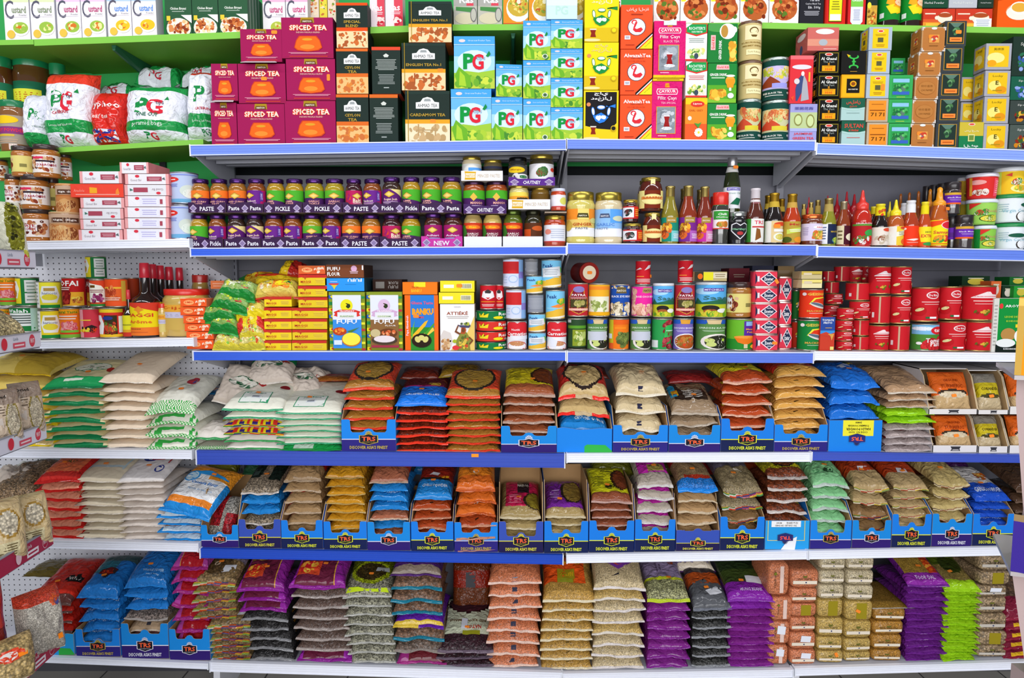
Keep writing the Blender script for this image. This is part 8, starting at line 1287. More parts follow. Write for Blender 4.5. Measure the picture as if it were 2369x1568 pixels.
K('tanmix','clear bag of tan ground spice','b08c60','film',seal=('c8b496',.01,.4),wr=1.9)
K('bluetail','clear seed bag with a crumpled blue end','a88a60','grain',seal=('1f86e0',.026,.5),wr=1.9,tpaint=[('r',0,0,1,.12,'2082dc'),('r',.2,.12,.9,.2,'c83a1e'),('r',0,.6,1,1,'b82a18')])
K('multi','clear seed bag edged in green, red and blue','a4926c','grain',seal=(['c89a1e','4a8a4a','c8c4b8','c8401e','3a4070','a03a5a'],.022,.4),wr=1.8,tpaint=[('r',0,.55,.9,1,'7a7284')],smile=.2,tart=[E(.55,.42,.12,.04,'e6dcc8',-.6)])
K('multi2','dim clear spice bag with coloured edge','8a6a44','film',seal=(['a87a1e','4a6a3a','9a8a78','a8401e','3a3450'],.018,.4),wr=2.1,smile=.3)
K('yelred','silvery packet of red-brown seeds','8a4426','bean',seal=('cabfb8',.018,.5),wr=2,paint=[('r',.8,.1,.95,.4,'d8cc1e')],tpaint=[('r',0,.12,1,1,'d6ca1e'),('e',.55,.5,.38,.36,'2a1c10'),('e',.56,.48,.34,.31,'8a4a22')],cat='packet',obj='spice_packet')
K('mint','pale green packet with a drawn leaf outline','86c88c','film',seal=('b8c4bc',.018,.4),wr=2,art=[E(.55,.2,.13,.08,'2a4a30',.4),E(.55,.2,.115,.065,'86c88c',.4),LN(.1,.12,.4,.22,'4a8a58',2)],cat='packet',obj='spice_packet')
K('tanpri','clear bag of sandy ground spice','b49a6c','film',seal=(['c8a83a','7a8a4a','c8b898','a84a30','c8b898'],.014,.4),wr=2.1,tpaint=[('r',0,.3,1,1,'b8401a')],tart=[P([(.35,.3),(.65,.28),(.68,.4),(.42,.44)],'dcdce2')],smile=.25)
K('cream2','pale cream bag of seed powder','c0aa6e','film',seal=(['c8b890','5a4030','c8b890','8a5030','c8b890'],.012,.4),wr=2.1,smile=.3)
K('garlic','blue bag of garlic powder','1d4fc0','film',seal=('1d56cc',.008,.2),wr=1.6,art=[T('GARLIC POWDER',.55,.1,.66,'a8c0ec',.06)],tpaint=[('r',0,.34,1,1,'d8d4d0')],tart=[T('GARLIC POWDER',.5,.16,.74,'dce6f6',.09),BL(.5,.4,.95,.65,['c8641e','e0a84a','8a3a1c'],18,.07)])
def t5(x0,x1,yt,yn,scheme,tl,ys,n,kinds,wh,**kw):
    tk=dict(scheme=scheme); tk.update(kw.pop('tk',{})); return trayed(5,x0,x1,yt,yn,tl,ys,n,kinds,wh,inset=5,tk=tk,**kw)
o,zf=tray(5,466,552,1214,1236,'narrow blue display tray holding one leaning red packet',scheme=5,tag=False,back=.2)
packet(at(505,1200,.05)[0],.05,zf,.11,.17,.035,('a8a49a','mixed',[('r',.1,.3,.55,1,'b01c28'),('r',.7,.0,1,.6,'b01c28')],[],('dcd8d4',.012,.2),501),'clear seed packet with red bands leaning in the narrow tray',30,rz=-14)
t5(553,650,1201,1224,2,'royal blue display tray under green-topped seed bags',1137,6,['seedmix','garam_b','garam_b','seedmix'],'the stack with two garam masala bags',seed=60,back=None) if False else trayed(5,553,650,1201,1224,'royal blue display tray under green-topped seed bags',1137,6,['seedmix','garam_b','garam_b','seedmix'],'the stack with two garam masala bags',tk=dict(scheme=2),seed=60)
t5(651,747,1203,1228,1,'bright blue display tray under brown and red bags',1108,7,'bayred','the brown and red stack',seed=61)
t5(749,849,1206,1232,1,'bright blue display tray under the golden packets',1103,9,'golden','the golden stack',seed=62)
t5(850,949,1207,1235,5,'blue and violet display tray under the paprika packets',1112,8,['paprikatop','paprika','paprika','paprika','paprikatop','paprika','paprikatop','paprika'],'the paprika stack',seed=63,tk=dict(tag=False))
t5(951,1049,1206,1231,1,'bright blue display tray under the chilli powder bags',1152,6,['chilip','rustpow'],'the rust-coloured chilli stack',seed=64)
t5(1051,1152,1208,1232,0,'light blue display tray under the orange chilli packets',1130,6,['orangech','orangech','orangech','rustpow'],'the orange chilli-print stack',seed=65,Y=.004)
t5(1154,1257,1206,1240,2,'royal blue display tray under the magenta-labelled bag',1195,4,'khaki','the magenta-topped khaki stack',seed=66,tk=dict(back=.25))
t5(1259,1361,1205,1233,1,'bright blue display tray with a tall bare brown back',1192,5,['purplekh'],'the purple-topped khaki stack',seed=67,tk=dict(back=.26))
t5(1363,1467,1204,1227,1,'bright blue display tray under the yellow tandoori label',1158,7,'tandoori','the tandoori stack',seed=68,tk=dict(back=.24))
t5(1469,1562,1201,1228,1,'bright blue display tray under the magenta seed packets',1120,6,'magentafen','the magenta seed stack',seed=69,tk=dict(back=.22))
t5(1564,1664,1226,1228,2,'royal blue display tray with torn-off side lugs',1128,6,['bluetail','tanmix'],'the stack with the blue crumpled end',seed=70,tk=dict(back=.2))
t5(1666,1768,1195,1224,1,'bright blue display tray torn open at its right side',1140,5,['multi','multi','multi2'],'the coloured-edge stack beside an upside-down box',seed=71)
t5(1770,1872,1204,1204,4,'upside-down pale blue chilli box with torn white tape',1102,7,'yelred','the pile in the upside-down box',seed=72,tk=dict(flip=True,back=.1))
t5(1874,1969,1203,1232,0,'blue display tray under the pale green packets',1118,6,'mint','the pale green stack',seed=73,tk=dict(tag=False))
t5(1971,2061,1203,1228,5,'light blue and navy display tray right of the green packets',1130,5,['tanpri','tanpri','multi2'],'the first sandy stack right of the green packets',seed=74,tk=dict(tag=False))
t5(2063,2154,1189,1217,1,'light blue display tray with a bright yellow slogan',1128,7,['tanpri'],'the second sandy stack right of the green packets',seed=75,tk=dict())
t5(2156,2248,1188,1209,5,'light blue display tray with a faded slogan',1122,6,'cream2','the pale cream stack',seed=76)
t5(2250,2345,1188,1215,1,'light blue display tray under the garlic powder bags',1155,6,'garlic','the garlic powder stack',seed=77)
K('darkmix','dark clear bag of brown spice','4a3424','film',seal=('6a5444',.012,.4),wr=2.2)
stack(5,2350,2440,1135,6,'darkmix','the dark stack at the right edge',seed=78,st=False)
K('bk1','dim orange-red spice bag at the back','9a3a14','film',seal=('8a3a20',.01,.2),wr=2)  # back-row bags get darkened colours that stand in for recess shade
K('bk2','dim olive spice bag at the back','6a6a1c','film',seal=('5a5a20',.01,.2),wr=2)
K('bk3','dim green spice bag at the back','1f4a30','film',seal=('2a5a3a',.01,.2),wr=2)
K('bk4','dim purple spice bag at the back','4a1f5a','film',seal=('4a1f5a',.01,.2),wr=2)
B5=((470,550,'bk2','over the narrow tray'),(560,650,'bk3','over the garam masala bags'),(655,745,'bk1','over the brown and red stack'),(750,850,'bk1','over the golden stack'),(855,950,'bk1','over the paprika stack'),(955,1050,'bluepk','over the chilli powder bag'),
      (1365,1465,'bk2','over the tandoori stack'),(1470,1560,'bk2','over the magenta seed stack'),(1565,1665,'redbag','over the blue crumpled end'),(1670,1765,'bk1','over the coloured-edge stack'),(1770,1870,'bk2','over the upside-down chilli box'),(1875,1970,'bk3','over the pale green stack'),
      (1972,2062,'bk1','over the first sandy stack'),(2064,2154,'bk1','over the second sandy stack'),(2160,2250,'bk4','over the pale cream stack'),(2350,2440,'bk2','over the dark right edge stack'))
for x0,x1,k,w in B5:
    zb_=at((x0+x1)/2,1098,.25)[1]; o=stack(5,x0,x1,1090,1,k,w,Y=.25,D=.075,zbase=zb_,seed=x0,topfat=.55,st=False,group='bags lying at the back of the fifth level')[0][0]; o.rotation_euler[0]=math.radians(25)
# ================================================================== base level
K('natcored','red and black spice bag','c8281a','film',seal=('6a4a44',.014,.4),tpaint=[('r',0,0,1,.12,'6a3a34'),('r',.5,.1,1,.3,'e0301c')],tart=[P([(.55,.3),(.95,.34),(.95,.5),(.55,.46)],'1c1a1a'),T('NATCO',.75,.4,.3,'e8e0d8',.07)],wr=1.8)
K('bpepper','glossy blue bag of black pepper','1f78c8','film',seal=('1e80d4',.008,.3),wr=1.5,tpaint=[('r',0,.4,.6,1,'2a7a8a'),('r',0,.7,1,1,'3a5a5a')],tart=trs_logo(.5,.42,.2,.13,1.0,'3a2a2a','7a1c1c','e8441c',True))
K('bp2','glossy blue bag of black pepper powder','1f78c8','film',seal=('1e80d4',.008,.3),wr=1.5,art=[T('BLACK PEPPER POWDER',.5,.1,.84,'b8d4ee',.06)])
K('whole','glossy blue bag of whole pepper','1f74c0','film',seal=('1e7ac8',.008,.3),wr=1.6,art=[T('WHOLE PEPPER',.6,.16,.5,'a8cce8',.05)],tart=[T('WHOLE PEPPER',.6,.2,.5,'a8cce8',.05),T('No.1 500g',.62,.12,.3,'a8cce8',.03)])
K('silver6','silvery bag of dark seeds','8a7c74','mixed',seal=('a8a09a',.01,.3),wr=1.6)
K('fennel','clear bag of beige ground spice','b49a7c','film',seal=('c8b8a4',.01,.3),wr=1.4,art=[R(.44,.02,.54,.06,'3a3a44')])
K('pinkish','clear bag of pinkish spice','b07a74','film',seal=('c8a8a4',.01,.3),wr=1.6)
K('magred','red bag with magenta ends','a81420','film',seal=('a02a7a',.018,.5),paint=[('r',0,0,.18,1,'b0429a'),('r',.18,0,.2,1,'d8a03a'),('r',.93,0,1,1,'a03a8a')],wr=1.9,tpaint=[('r',0,0,.22,1,'b0429a'),('r',.22,0,.24,1,'d8a03a'),('r',.85,0,1,1,'a03a8a'),('r',.42,.25,.72,1,'c8b48a','grain')],obj='food_bag')
stack(6,66,165,1393,4,'natcored','the red and black stack by the left rack',Y=.03,zbase=at(120,1462,.03)[1],seed=80,D=.25)
o,zf=tray(6,100,172,1465,1465,'plain light blue box under the red and black bags',scheme=4,flip=False,torn=True,plain=True,back=.09)
trayed(6,176,278,1455,1485,'blue display tray under the first stack of blue bags',1378,6,['bpepper','bp2','bp2','bp2','bp2','bp2'],'the first blue pepper stack',seed=81,tk=dict(scheme=0,back=.1))
trayed(6,281,390,1442,1466,'blue display tray under whole pepper bags',1352,7,['whole','bpepper','bp2','silver6','fennel','pinkish','pinkish'],'the mixed whole pepper stack',seed=82,tk=dict(scheme=5,back=.11))
trayed(6,392,486,1455,1478,'blue display tray with an orange sticker, base level',1308,8,'magred','the magenta-ended red stack',seed=83,tk=dict(tag=False,scheme=5,st=True,back=.1),D=.21)
stack(6,245,330,1322,1,'whole','lying highest at the back of the whole pepper stack',Y=.13,D=.17,zbase=at(290,1335,.13)[1],seed=84,topfat=.16,st=False)
K('olive','dim olive sack in the dark corner','6a5a1e','film',seal=('6a5a1e',.01,.2),wr=2.4)
stack(6,50,150,1322,1,'olive','above the red and black bags',Y=.2,D=.13,zbase=at(100,1335,.2)[1],seed=85,topfat=.25,st=False)
K('soup','clear soup-mix bag with coloured printed edge','a08458','bean',seal=(['c89a28','7aa04a','c8b898','c8501e','5a5078','a04a50'],.024,.5),wr=1.9,tpaint=[('r',0,.4,1,1,'8a8092'),('e',.45,.28,.34,.2,'6a5434','bean')],tart=[E(.4,.3,.07,.05,'c8b498',.5),P([(.6,.12),(.9,.15),(.88,.3),(.62,.26)],'dfe2e8')])
stack(6,446,545,1345,5,'soup','the upper soup-mix pile',zbase=at(490,1432)[1],seed=86,rzj=3)
stack(6,482,578,1445,6,'soup','the lower soup-mix pile',seed=87,rzj=4,st=False)
K('purp','purple-edged maroon bag of rice mix','6a1f3a','film',seal=('8c2490',.02,.5),paint=[('r',.85,0,1,1,'9a2aa4'),('r',0,0,.08,1,'9a2aa4'),('r',.83,0,.85,1,'d8a03a')],tpaint=[('r',.8,0,1,1,'8c2490'),('r',.78,0,.8,1,'d8a03a'),('r',0,.12,.5,.4,'d84a28'),('r',0,.5,.45,1,'b08a4a','grain'),('r',0,0,.07,1,'9a2aa4')],tart=[BL(.08,.14,.46,.4,['e8a83a','d8281e','f0c84a','c81e2a'],22,.07)],wr=1.8)
K('blackseed','clear bag of black seeds','343232','mixed',seal=('8a8a8c',.016,.4),wr=1.9,paint=[('r',.05,.3,.2,.6,'c88a1e'),('r',.85,.3,.95,.6,'c88a1e')])
K('brownseed','clear bag of grey-brown mustard seeds','705a50','grain',seal=('a89c96',.014,.4),wr=1.7,art=[P([(.25,.3),(.75,.3),(.65,.24),(.35,.24)],'dcd8b8')])
stack(6,548,655,1358,8,['purp','purp','purp','blackseed'],'the purple over black stack',seed=88,lean=-22)
stack(6,672,800,1352,8,['purp']+['brownseed']*6+['purp'],'the grey-brown seed stack',seed=89,lean=-12)
K('urad','clear bag of speckled grey peas','9c9a84','mixed',seal=('b4b4ac',.012,.3),wr=1.7,tpaint=[('r',0,.42,1,1,'6e7a12'),('e',.5,.4,.42,.26,'b4c41e'),('e',.5,.42,.34,.2,'4a3c18')],tart=[P([(.6,.4),(.9,.42),(.88,.52),(.62,.5)],'b4b8bc'),P([(.05,.02),(.95,.02),(.9,.08),(.5,.05),(.1,.1)],'b8d01e')],art=[R(.12,.2,.8,.34,'3a2460'),LN(.2,.22,.7,.32,'c8bcd8',1)])
stack(6,792,905,1376,8,'urad','the speckled grey pea stack',seed=90,lean=-10)
K('teal','clear lentil bag with teal ends','8a6850','bean',seal=('1f7890',.02,.4),wr=1.8,tpaint=[('r',.1,.3,.9,.7,'127086')],paint=[('r',.1,.25,.9,.6,'127086')])
K('violettop','dark purple rice bag','4a2068','film',seal=('5a3078',.014,.3),wr=1.6,paint=[('r',0,0,1,.08,'8a7a6a')])
K('violet','glossy violet bag with a yellow line','5c1f9c','film',seal=(['d8b83a','5c1f9c'],.02,.4,'film'),wr=1.7,paint=[('r',0,0,1,.03,'d8b83a')])
K('brownlen','clear bag of brown lentils','7a6658','bean',seal=('8a8078',.012,.4),wr=1.7)
K('mulberry','maroon bag with a magenta end','6a2028','film',seal=('a02a7a',.014,.3),paint=[('r',0,0,.25,1,'9a2a7a')],wr=1.6)
stack(6,902,1020,1325,8,['violettop','teal','teal','teal','violet','teal','brownlen','mulberry'],'the teal and violet stack',seed=91,lean=-12)
K('kidney','clear bag of dark red kidney beans','3a2028','bean',seal=('6a5a68',.018,.4),wr=1.6,tpaint=[('r',.08,.22,.92,1,'c9d0b4','film'),('e',.5,.82,.42,.2,'30161c','film')],tart=[E(.5,.8,.36,.15,'5a2a34'),E(.5,.8,.35,.14,'3a1c24'),T('RED KIDNEY BEANS',.5,.46,.72,'6a4a2a',.045,180),T('NATCO',.62,.34,.3,'b02a24',.07,180),P([(.42,.2),(.75,.2),(.75,.27),(.42,.27)],'8a8a1c'),R(.38,.3,.5,.5,'d8dce4')])
stack(6,1012,1140,1502,3,'kidney','the low kidney bean stack',seed=92,topfat=1.0,D=.27)
packet(at(1090,1390,.2)[0],.24,shelf_z(6,1090)+.1,.16,.2,.04,('7a3a14','grain',[('r',0,.5,1,.85,'a8260c'),('r',0,0,1,.15,'8a2410')],[R(.35,.5,.6,.8,'4a4a4e')],('8a4a20',.01,.2),611),'dim orange and brown bag standing behind the kidney beans',12,name='food_bag',group='bags at the back of the base level')
K('pinklen','clear bag of salmon-pink split lentils','e8895c','grain',seal=('e0c0b0',.012,.35),wr=1.5,art=[R(.45,.01,.55,.05,'3a3c50')],tart=[R(.45,.0,.55,.03,'7a8aa0')])
stack(6,1132,1254,1344,8,'pinklen','the salmon-pink stack',seed=93,lean=8,st=False)
K('chana','clear bag of yellow split chickpeas','d3a550','grain',seal=('dcd0b0',.012,.35),wr=1.6,tpaint=[('r',0,.25,.84,1,'ee5a1c','film')],tart=[T('CHANA DAL',.44,.72,.66,'f6c81e',.08,180),P([(.28,.28),(.64,.28),(.64,.56),(.28,.56)],'a8941e'),T('NATCO',.46,.44,.3,'f0c01e',.1,180),P([(.28,.24),(.6,.24),(.6,.33),(.28,.33)],'9aa02c')],art=[P([(.5,.03),(.58,.05),(.56,.06),(.5,.04)],'5a4a2a')])
stack(6,1255,1376,1385,8,'chana','the yellow split chickpea stack',seed=94,lean=6,st=False)
K('whitedal','clear bag of creamy white lentils','e0ca9c','grain',seal=('d8d0cc',.012,.35),wr=1.6,tpaint=[('r',.1,.5,.95,1,'e0d8c8','film')],tart=[P([(.1,.55),(.5,.32),(.93,.55),(.93,.5),(.5,.25),(.1,.5)],'7a3aa0'),P([(.1,.85),(.3,.62),(.7,.6),(.93,.85),(.93,.55),(.5,.34),(.1,.55)],'e0501e'),P([(.62,.6),(.8,.7),(.76,.86),(.6,.8)],'e8e8ec'),P([(.35,.1),(.5,.13),(.5,.16),(.44,.13)],'1c1c2a')])
K('pinkcap','clear bag of yellow lentils with a pink arc','dcb96c','grain',seal=('d8d0c4',.012,.35),wr=1.6,paint=[('e',.5,.36,.36,.12,'d8207a','film')])
stack(6,1374,1494,1356,8,['whitedal','pinkcap','whitedal','whitedal','pinkcap','whitedal'],'the creamy and pink-arc stack',seed=95,lean=4,st=False)
K('purpsl','glossy purple bag with a white slip','7c2280','film',seal=('80258c',.012,.35),wr=1.9,art=[P([(.42,.12),(.76,.1),(.78,.32),(.44,.34)],'e6e8ee')])
K('purpno','glossy plain purple bag','7c2280','film',seal=('80258c',.012,.35),wr=1.9)
K('lavlime','lavender and lime bag of split chilka lentils','a8a878','mixed',seal=('b8c82a',.018,.5),wr=1.7,tpaint=[('r',0,.35,1,1,'8a7a9a','film'),('r',0,.3,1,.36,'c0cc28','film')],tart=[T('MOONG SPLIT',.36,.6,.22,'3a2440',.04,90),T('CHILKA',.45,.6,.16,'3a2440',.035,90),E(.75,.72,.08,.07,'b8501e')])
stack(6,1497,1596,1385,8,['lavlime','purpsl','purpsl','purpsl','purpno'],'the lavender-topped stack',seed=96,lean=-2)
K('darkgrain','clear bag of black lentils','3a3a38','mixed',seal=('8a8c90',.012,.35),wr=1.8)
K('greyor','grey and orange bag of black lentils','5a5c60','film',seal=('6a6e78',.014,.4),wr=1.7,tpaint=[('r',0,.4,1,1,'b8501c'),('r',0,.66,1,1,'3a3034')],tart=[P([(0,.4),(.3,.36),(.5,.52),(.75,.38),(1,.42),(1,.34),(0,.34)],'5a5c60'),P([(.4,.24),(.75,.34),(.9,.32),(.85,.2),(.5,.16)],'e4e6ea')])
stack(6,1602,1690,1404,7,['greyor','darkgrain'],'the black lentil stack',seed=97,lean=-3)
K('mung','purple bag of mung beans','8424a0','film',seal=('8028a0',.012,.35),wr=1.8,tpaint=[('r',0,.3,1,1,'3a4a1c'),('r',0,.6,1,1,'26381a')],tart=[T('MUNG BEANS',.55,.14,.5,'d8bce8',.06),P([(.5,.28),(.85,.26),(.88,.42),(.52,.44)],'e4e6ea')],art=[T('MUNG BEANS',.5,.1,.44,'c8a4d8',.05)])
stack(6,1684,1790,1386,10,['mung','mung','purpsl','purpno','purpsl','purpsl','purpsl','purpsl','purpno','purpno'],'the purple mung bean stack',seed=98,lean=-4)
K('whiteurid','white bag lettered in purple','d8cab4','film',seal=('5a2a70',.012,.2),wr=1.2,art=[T('URID DAL WHITE',.5,.12,.8,'4a3a8a',.07)],rb='5a2a70')
stack(6,1545,1655,1318,2,'whiteurid','the pair at the back under the white shelf',Y=.19,D=.14,zbase=at(1600,1352,.19)[1],seed=99,st=False)
# vacuum bricks
def brick(x0,x1,yt,yb,col,gm,label,where_group,Y=.014,D=.15,band=None,slip=False,st_=None,vert=False,txt=None,tc='2a2a20',row=None,name='food_brick'):
    X,Wd,z,H=span(x0,x1,yt,yb,Y,row); H=max(.02,H-.0005)
    m=M(); n=14; b=.18
    # rounded-box shell: superellipse cross sections front to back
    rr=random.Random(int(x0*7+yt)); vs=[]; rows_=[0,.02,.08,.2,.5,.8,.92,.98,1]; k=28
    for q in rows_:
        e=max(.0,1-abs(2*q-1)**6)**.35; s_=.80+.20*e
        for i in range(k):
            a=2*math.pi*i/k; c,s2=math.cos(a),math.sin(a); p=2/5.5
            x=math.copysign(abs(c)**p,c)*Wd/2*s_*(1+.015*math.sin(3*a+rr.random()*.3)); zz=math.copysign(abs(s2)**p,s2)*H/2*s_
            vs.append((x,q*D,H/2+zz*(1+.01*math.sin(5*x*60))))
    fs=[]; cs=[]
    for j in range(len(rows_)-1):
        for i in range(k):
            i2=(i+1) % k; fs.append((j*k+i,j*k+i2,(j+1)*k+i2,(j+1)*k+i)); cs.append(col)
    fs.append(tuple(reversed(range(k)))); cs.append(col); fs.append(tuple(range((len(rows_)-1)*k,len(rows_)*k))); cs.append(col)
    m.add(vs,[tuple(reversed(f)) for f in fs],cs,gm,True)
    A=[]
    if vert: A += [R(.55,.0,.75,1,'e4c8bc')]
    elif not band: A += [R(.02,.16,.98,.38,'e8dcc8' if gm != 'bean' else 'c8c0b4')]
    if band: A += [R(.38,.0,.8,1,'9a8a1e')]
    elif txt:
        if vert: A += [T(txt,.3,.5,.6,tc,None,-90,0),P([(.2,.7),(.3,.66),(.4,.7),(.34,.78),(.26,.78)],'7a7a2a')]
        else: A += [T(txt,.5,.5,.6,tc,None,0,0),P([(.42,.6),(.5,.57),(.58,.6),(.57,.74),(.5,.68),(.43,.74)],'6a6a2a'),E(.54,.27,.03,.05,'2a3a6a')]
    if slip: A += [P([(.38,.45),(.8,.42),(.84,.85),(.42,.9)],'e6e9f2')]
    front(m,A,Wd*.86,H*.8,-.001,'print',z0=H*.1)
    o=inst([(None,m.mesh('brick'))],name,label,'packet',(X,Y+rr.uniform(0,.006),z),math.radians(rr.uniform(-3,3)),where_group)
    if st_: sticker(o,(st_[0]-.5)*Wd,-.003,st_[1]*H,tilt=st_[2])
    return o
G6='salmon lentil bricks standing on end'
for i,(a,b,sl) in enumerate(((1303,1381,0),(1382,1437,0),(1438,1492,1),(1493,1546,1))):
    brick(1778+(i == 1)*6,1829+(i == 1)*6,a,b-.5,'e88c60','grain','pink lentil brick on its side, %s of the narrow column' % ordn(i,4),G6,vert=True,slip=bool(sl),txt='RAW LENTILS',D=.17,row=6 if i == 3 else None) if i < 3 else brick(1776,1824,a,None,'e88c60','grain','pink lentil brick on its side, bottom of the narrow column',G6,vert=True,slip=True,txt='RAW LENTILS',D=.17,row=6)
G7='pink lentil bricks stacked flat'; ys_=[1303,1361,1397,1428,1463,1503,1541]
for i in range(6):
    brick(1829-i*.6,1896-i*1.6,ys_[i]+(14 if i == 0 else 0),ys_[i+1]-.5 if i < 5 else None,'e88c60','grain','pink lentil brick%s, %s of the wide column' % ((' with a white slip' if i > 3 else ' with a gold band' if i == 2 else ''),ordn(i,6)),G7,txt='RAW LENTILS',slip=i > 3,band=(i == 2),D=.2,row=6 if i == 5 else None)
for c,(x0,x1) in enumerate(((1896,1958),(1960,2026))):
    yy=[1288,1319,1352,1387,1430,1474,1506,1538] if c == 0 else [1288,1319,1354,1390,1436,1478,1509,1540]
    for i in range(7):
        wt=i < 3; dx=-i*1.2-(c*1.5)
        brick(x0+dx,x1+dx,yy[i],yy[i+1]-.5 if i < 6 else None,'dccba4' if wt else 'd8b562','grain','%s lentil brick, %s of the %s pale brick column' % ('white' if wt else 'yellow',ordn(i,7),'first' if c == 0 else 'second'),'pale lentil bricks in two columns',txt="White Urid Dal" if wt else 'Yellow Moong Dal',band=(i == 3),st_=((.45,.5,.5) if (c == 1 and i == 3) else (.7,.75,1.2) if (c == 0 and i == 6) else None),D=.2,row=6 if i == 6 else None)
yy=[1408,1438,1469,1504,1535]
for i in range(4):
    brick(2022-i*2,2098-i*4,yy[i],yy[i+1]-.5 if i < 3 else None,'c88f3a','grain','ochre split pea brick, %s of the column beside the purple pile' % ordn(i,4),'ochre split pea bricks',txt='RAW Chana Dal',D=.2,row=6 if i == 3 else None)
K('tri','big clear bag of yellow split peas, red-topped','c89a40','grain',seal=('d8d4cc',.014,.3),wr=1.5,tpaint=[('r',.0,.62,1,1,'b03018','film'),('r',0,.15,.1,.35,'d84a20','film')])
stack(6,2018,2118,1408,1,'tri','lying on the ochre bricks',zbase=at(2060,1412)[1]+.002,seed=120,topfat=.28,D=.22)
K('toor','glossy purple bag of pigeon peas','66207c','film',seal=('6c2488',.014,.4),wr=1.9,art=[T('TOOR DAL',.5,.1,.42,'b49ac8',.05)],tpaint=[('r',0,0,1,.2,'8a2a9c'),('r',.06,.2,.9,.9,'b8943c','grain'),('r',.7,.2,.92,.6,'b83a1c')],tart=[T('TOOR DAL',.5,.1,.5,'d8bce4',.07),BL(.66,.22,.92,.5,['e0641e','c82a1a','e8a03a'],16,.06)])
stack(6,2098,2192,1352,12,'toor','the tall purple pigeon pea pile',seed=121,rzj=4,lean=-8)
K('limebag','bright lime green lentil bag','9ccc1c','film',seal=('a0d81e',.02,.3),wr=2,tpaint=[('r',0,.14,1,.6,'a08a4a','grain'),('r',0,.5,1,1,'4a5a14'),('e',.6,.5,.3,.2,'2e3a10')])
stack(6,2186,2268,1362,13,'limebag','the lime green pile',seed=122,rzj=4,lean=-2)
yy=[1283,1322,1355,1381,1420,1460,1493,1524]
for i in range(7):
    brick(2262+(6 if i < 2 else 0)-i*.5,2335+(8 if i < 2 else 0)-i*.6,yy[i],yy[i+1]-.5 if i < 6 else None,'ac9270','bean','clear brick of chickpeas%s, %s of its column' % (', gold banded' if i in (1,5) else ', white slip' if i == 2 else '',ordn(i,7)),'chickpea bricks',txt='Chick Peas',band=i in (1,5),slip=(i == 2),D=.19,row=6 if i == 6 else None)
K('maroon','maroon bag of brown peas','7c1c34','film',seal=('8a2038',.016,.4),wr=1.9,paint=[('r',.2,.0,.7,.03,'e0b01e')],tpaint=[('r',0,.3,1,1,'8a6a50','bean')])
stack(6,2326,2430,1426,5,'maroon','the maroon stack at the right edge',seed=123,st=False)
K('bk6','dim purple lentil bag at the back','3a1444','film',seal=('4a1a54',.01,.2),wr=2)  # darkened bag colours paint in the shade at the shelf back
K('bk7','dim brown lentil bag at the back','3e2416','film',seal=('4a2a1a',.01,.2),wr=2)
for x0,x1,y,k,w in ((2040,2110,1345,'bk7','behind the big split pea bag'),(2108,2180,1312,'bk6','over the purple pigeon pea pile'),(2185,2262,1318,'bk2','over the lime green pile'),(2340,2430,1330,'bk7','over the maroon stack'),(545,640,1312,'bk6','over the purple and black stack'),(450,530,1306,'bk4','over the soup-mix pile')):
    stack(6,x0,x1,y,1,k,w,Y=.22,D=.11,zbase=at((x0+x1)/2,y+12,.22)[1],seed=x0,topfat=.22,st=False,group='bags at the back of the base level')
# ================================================================== near racks at both picture edges
FX,FY=at(95,800,-.45)[0],-.45; DX=-.07
def rk(s,off=0.0): return (FX+(-DX)*s-off,FY-s)     # s metres towards the camera along the rack face
RH=1.1
rails=((583,619,0),(768,801,0),(981,1013,0),(1221,1258,1),(1463,1500,1))
ang=math.atan2(-DX,1.0)
def rack_part(m_,s0,s1,o0,o1,z0,z1,col,mat='paint'):
    a,b,c,d=rk(s0,o0),rk(s1,o0),rk(s1,o1),rk(s0,o1)
    m_.add([(a[0],a[1],z0),(b[0],b[1],z0),(c[0],c[1],z0),(d[0],d[1],z0),(a[0],a[1],z1),(b[0],b[1],z1),(c[0],c[1],z1),(d[0],d[1],z1)],[(1,0,4,5),(2,1,5,6),(3,2,6,7),(0,3,7,4),(4,7,6,5),(0,1,2,3)],col,mat)
RKZ=[]
for i,(a,b,red_) in enumerate(rails):
    z1=at(95,a,FY)[1]; z0=at(95,b,FY)[1]; RKZ.append(z0); m=M(); col='b02a48' if red_ else 'dfe0ee'
    rack_part(m,0,RH,.004,.378,z0-.004,z0+.012,'8a8c96'); 
    rm=M(); rack_part(rm,0,RH,0,.004,z0,z1,col); rack_part(rm,0,RH,-.002,.006,z1,z1+.003,'9a9ca6')
    Hh=z1-z0
    def fn(x,z,l): p=rk(.40-x,-l-.0002); return (p[0],p[1],z0+z)
    for q in (0,1):
        tx='f0e4ea' if red_ else 'c83a4a'; bg='f0e8ee' if red_ else 'd8566a'; o0=.0 if q else 0
        A=[E(.90,.5,.032,.42,'e8c8d0' if red_ else 'd8384a'),E(.90,.5,.029,.38,col if red_ else 'd8485a'),T('FRUIT',.90,.5,.042,'f4e4ea',.3),R(.69,.14,.82,.5,bg),LN(.70,.2,.81,.44,'b02a48' if red_ else 'f4dce0',1),T('Linda',.72,.76,.05,tx if red_ else '6a7a8a',.22,0,0),E(.60,.5,.03,.4,'e8c8d0' if red_ else 'd8384a')]
        if q == 0: decal(rm,A,.40,Hh,fn,'print')
    inst([(None,m.mesh('rack_shelf')),('price_rail',rm.mesh('price_rail'),('crimson' if red_ else 'white')+' price rail')],'rack_shelf','near rack shelf with a %s rail at the left edge, %s of five' % ('crimson' if red_ else 'white',ORD[i] if i < 4 else 'bottom'),'shelf',(0,0,0),group='rack shelves at the left edge')
m=M(); rack_part(m,.0,RH,.38,.42,.0,RKZ[0]+.35,'c8c8d0'); 
inst([(None,m.mesh('rack'))],'rack','grey frame and back of the near rack at the left edge','rack')
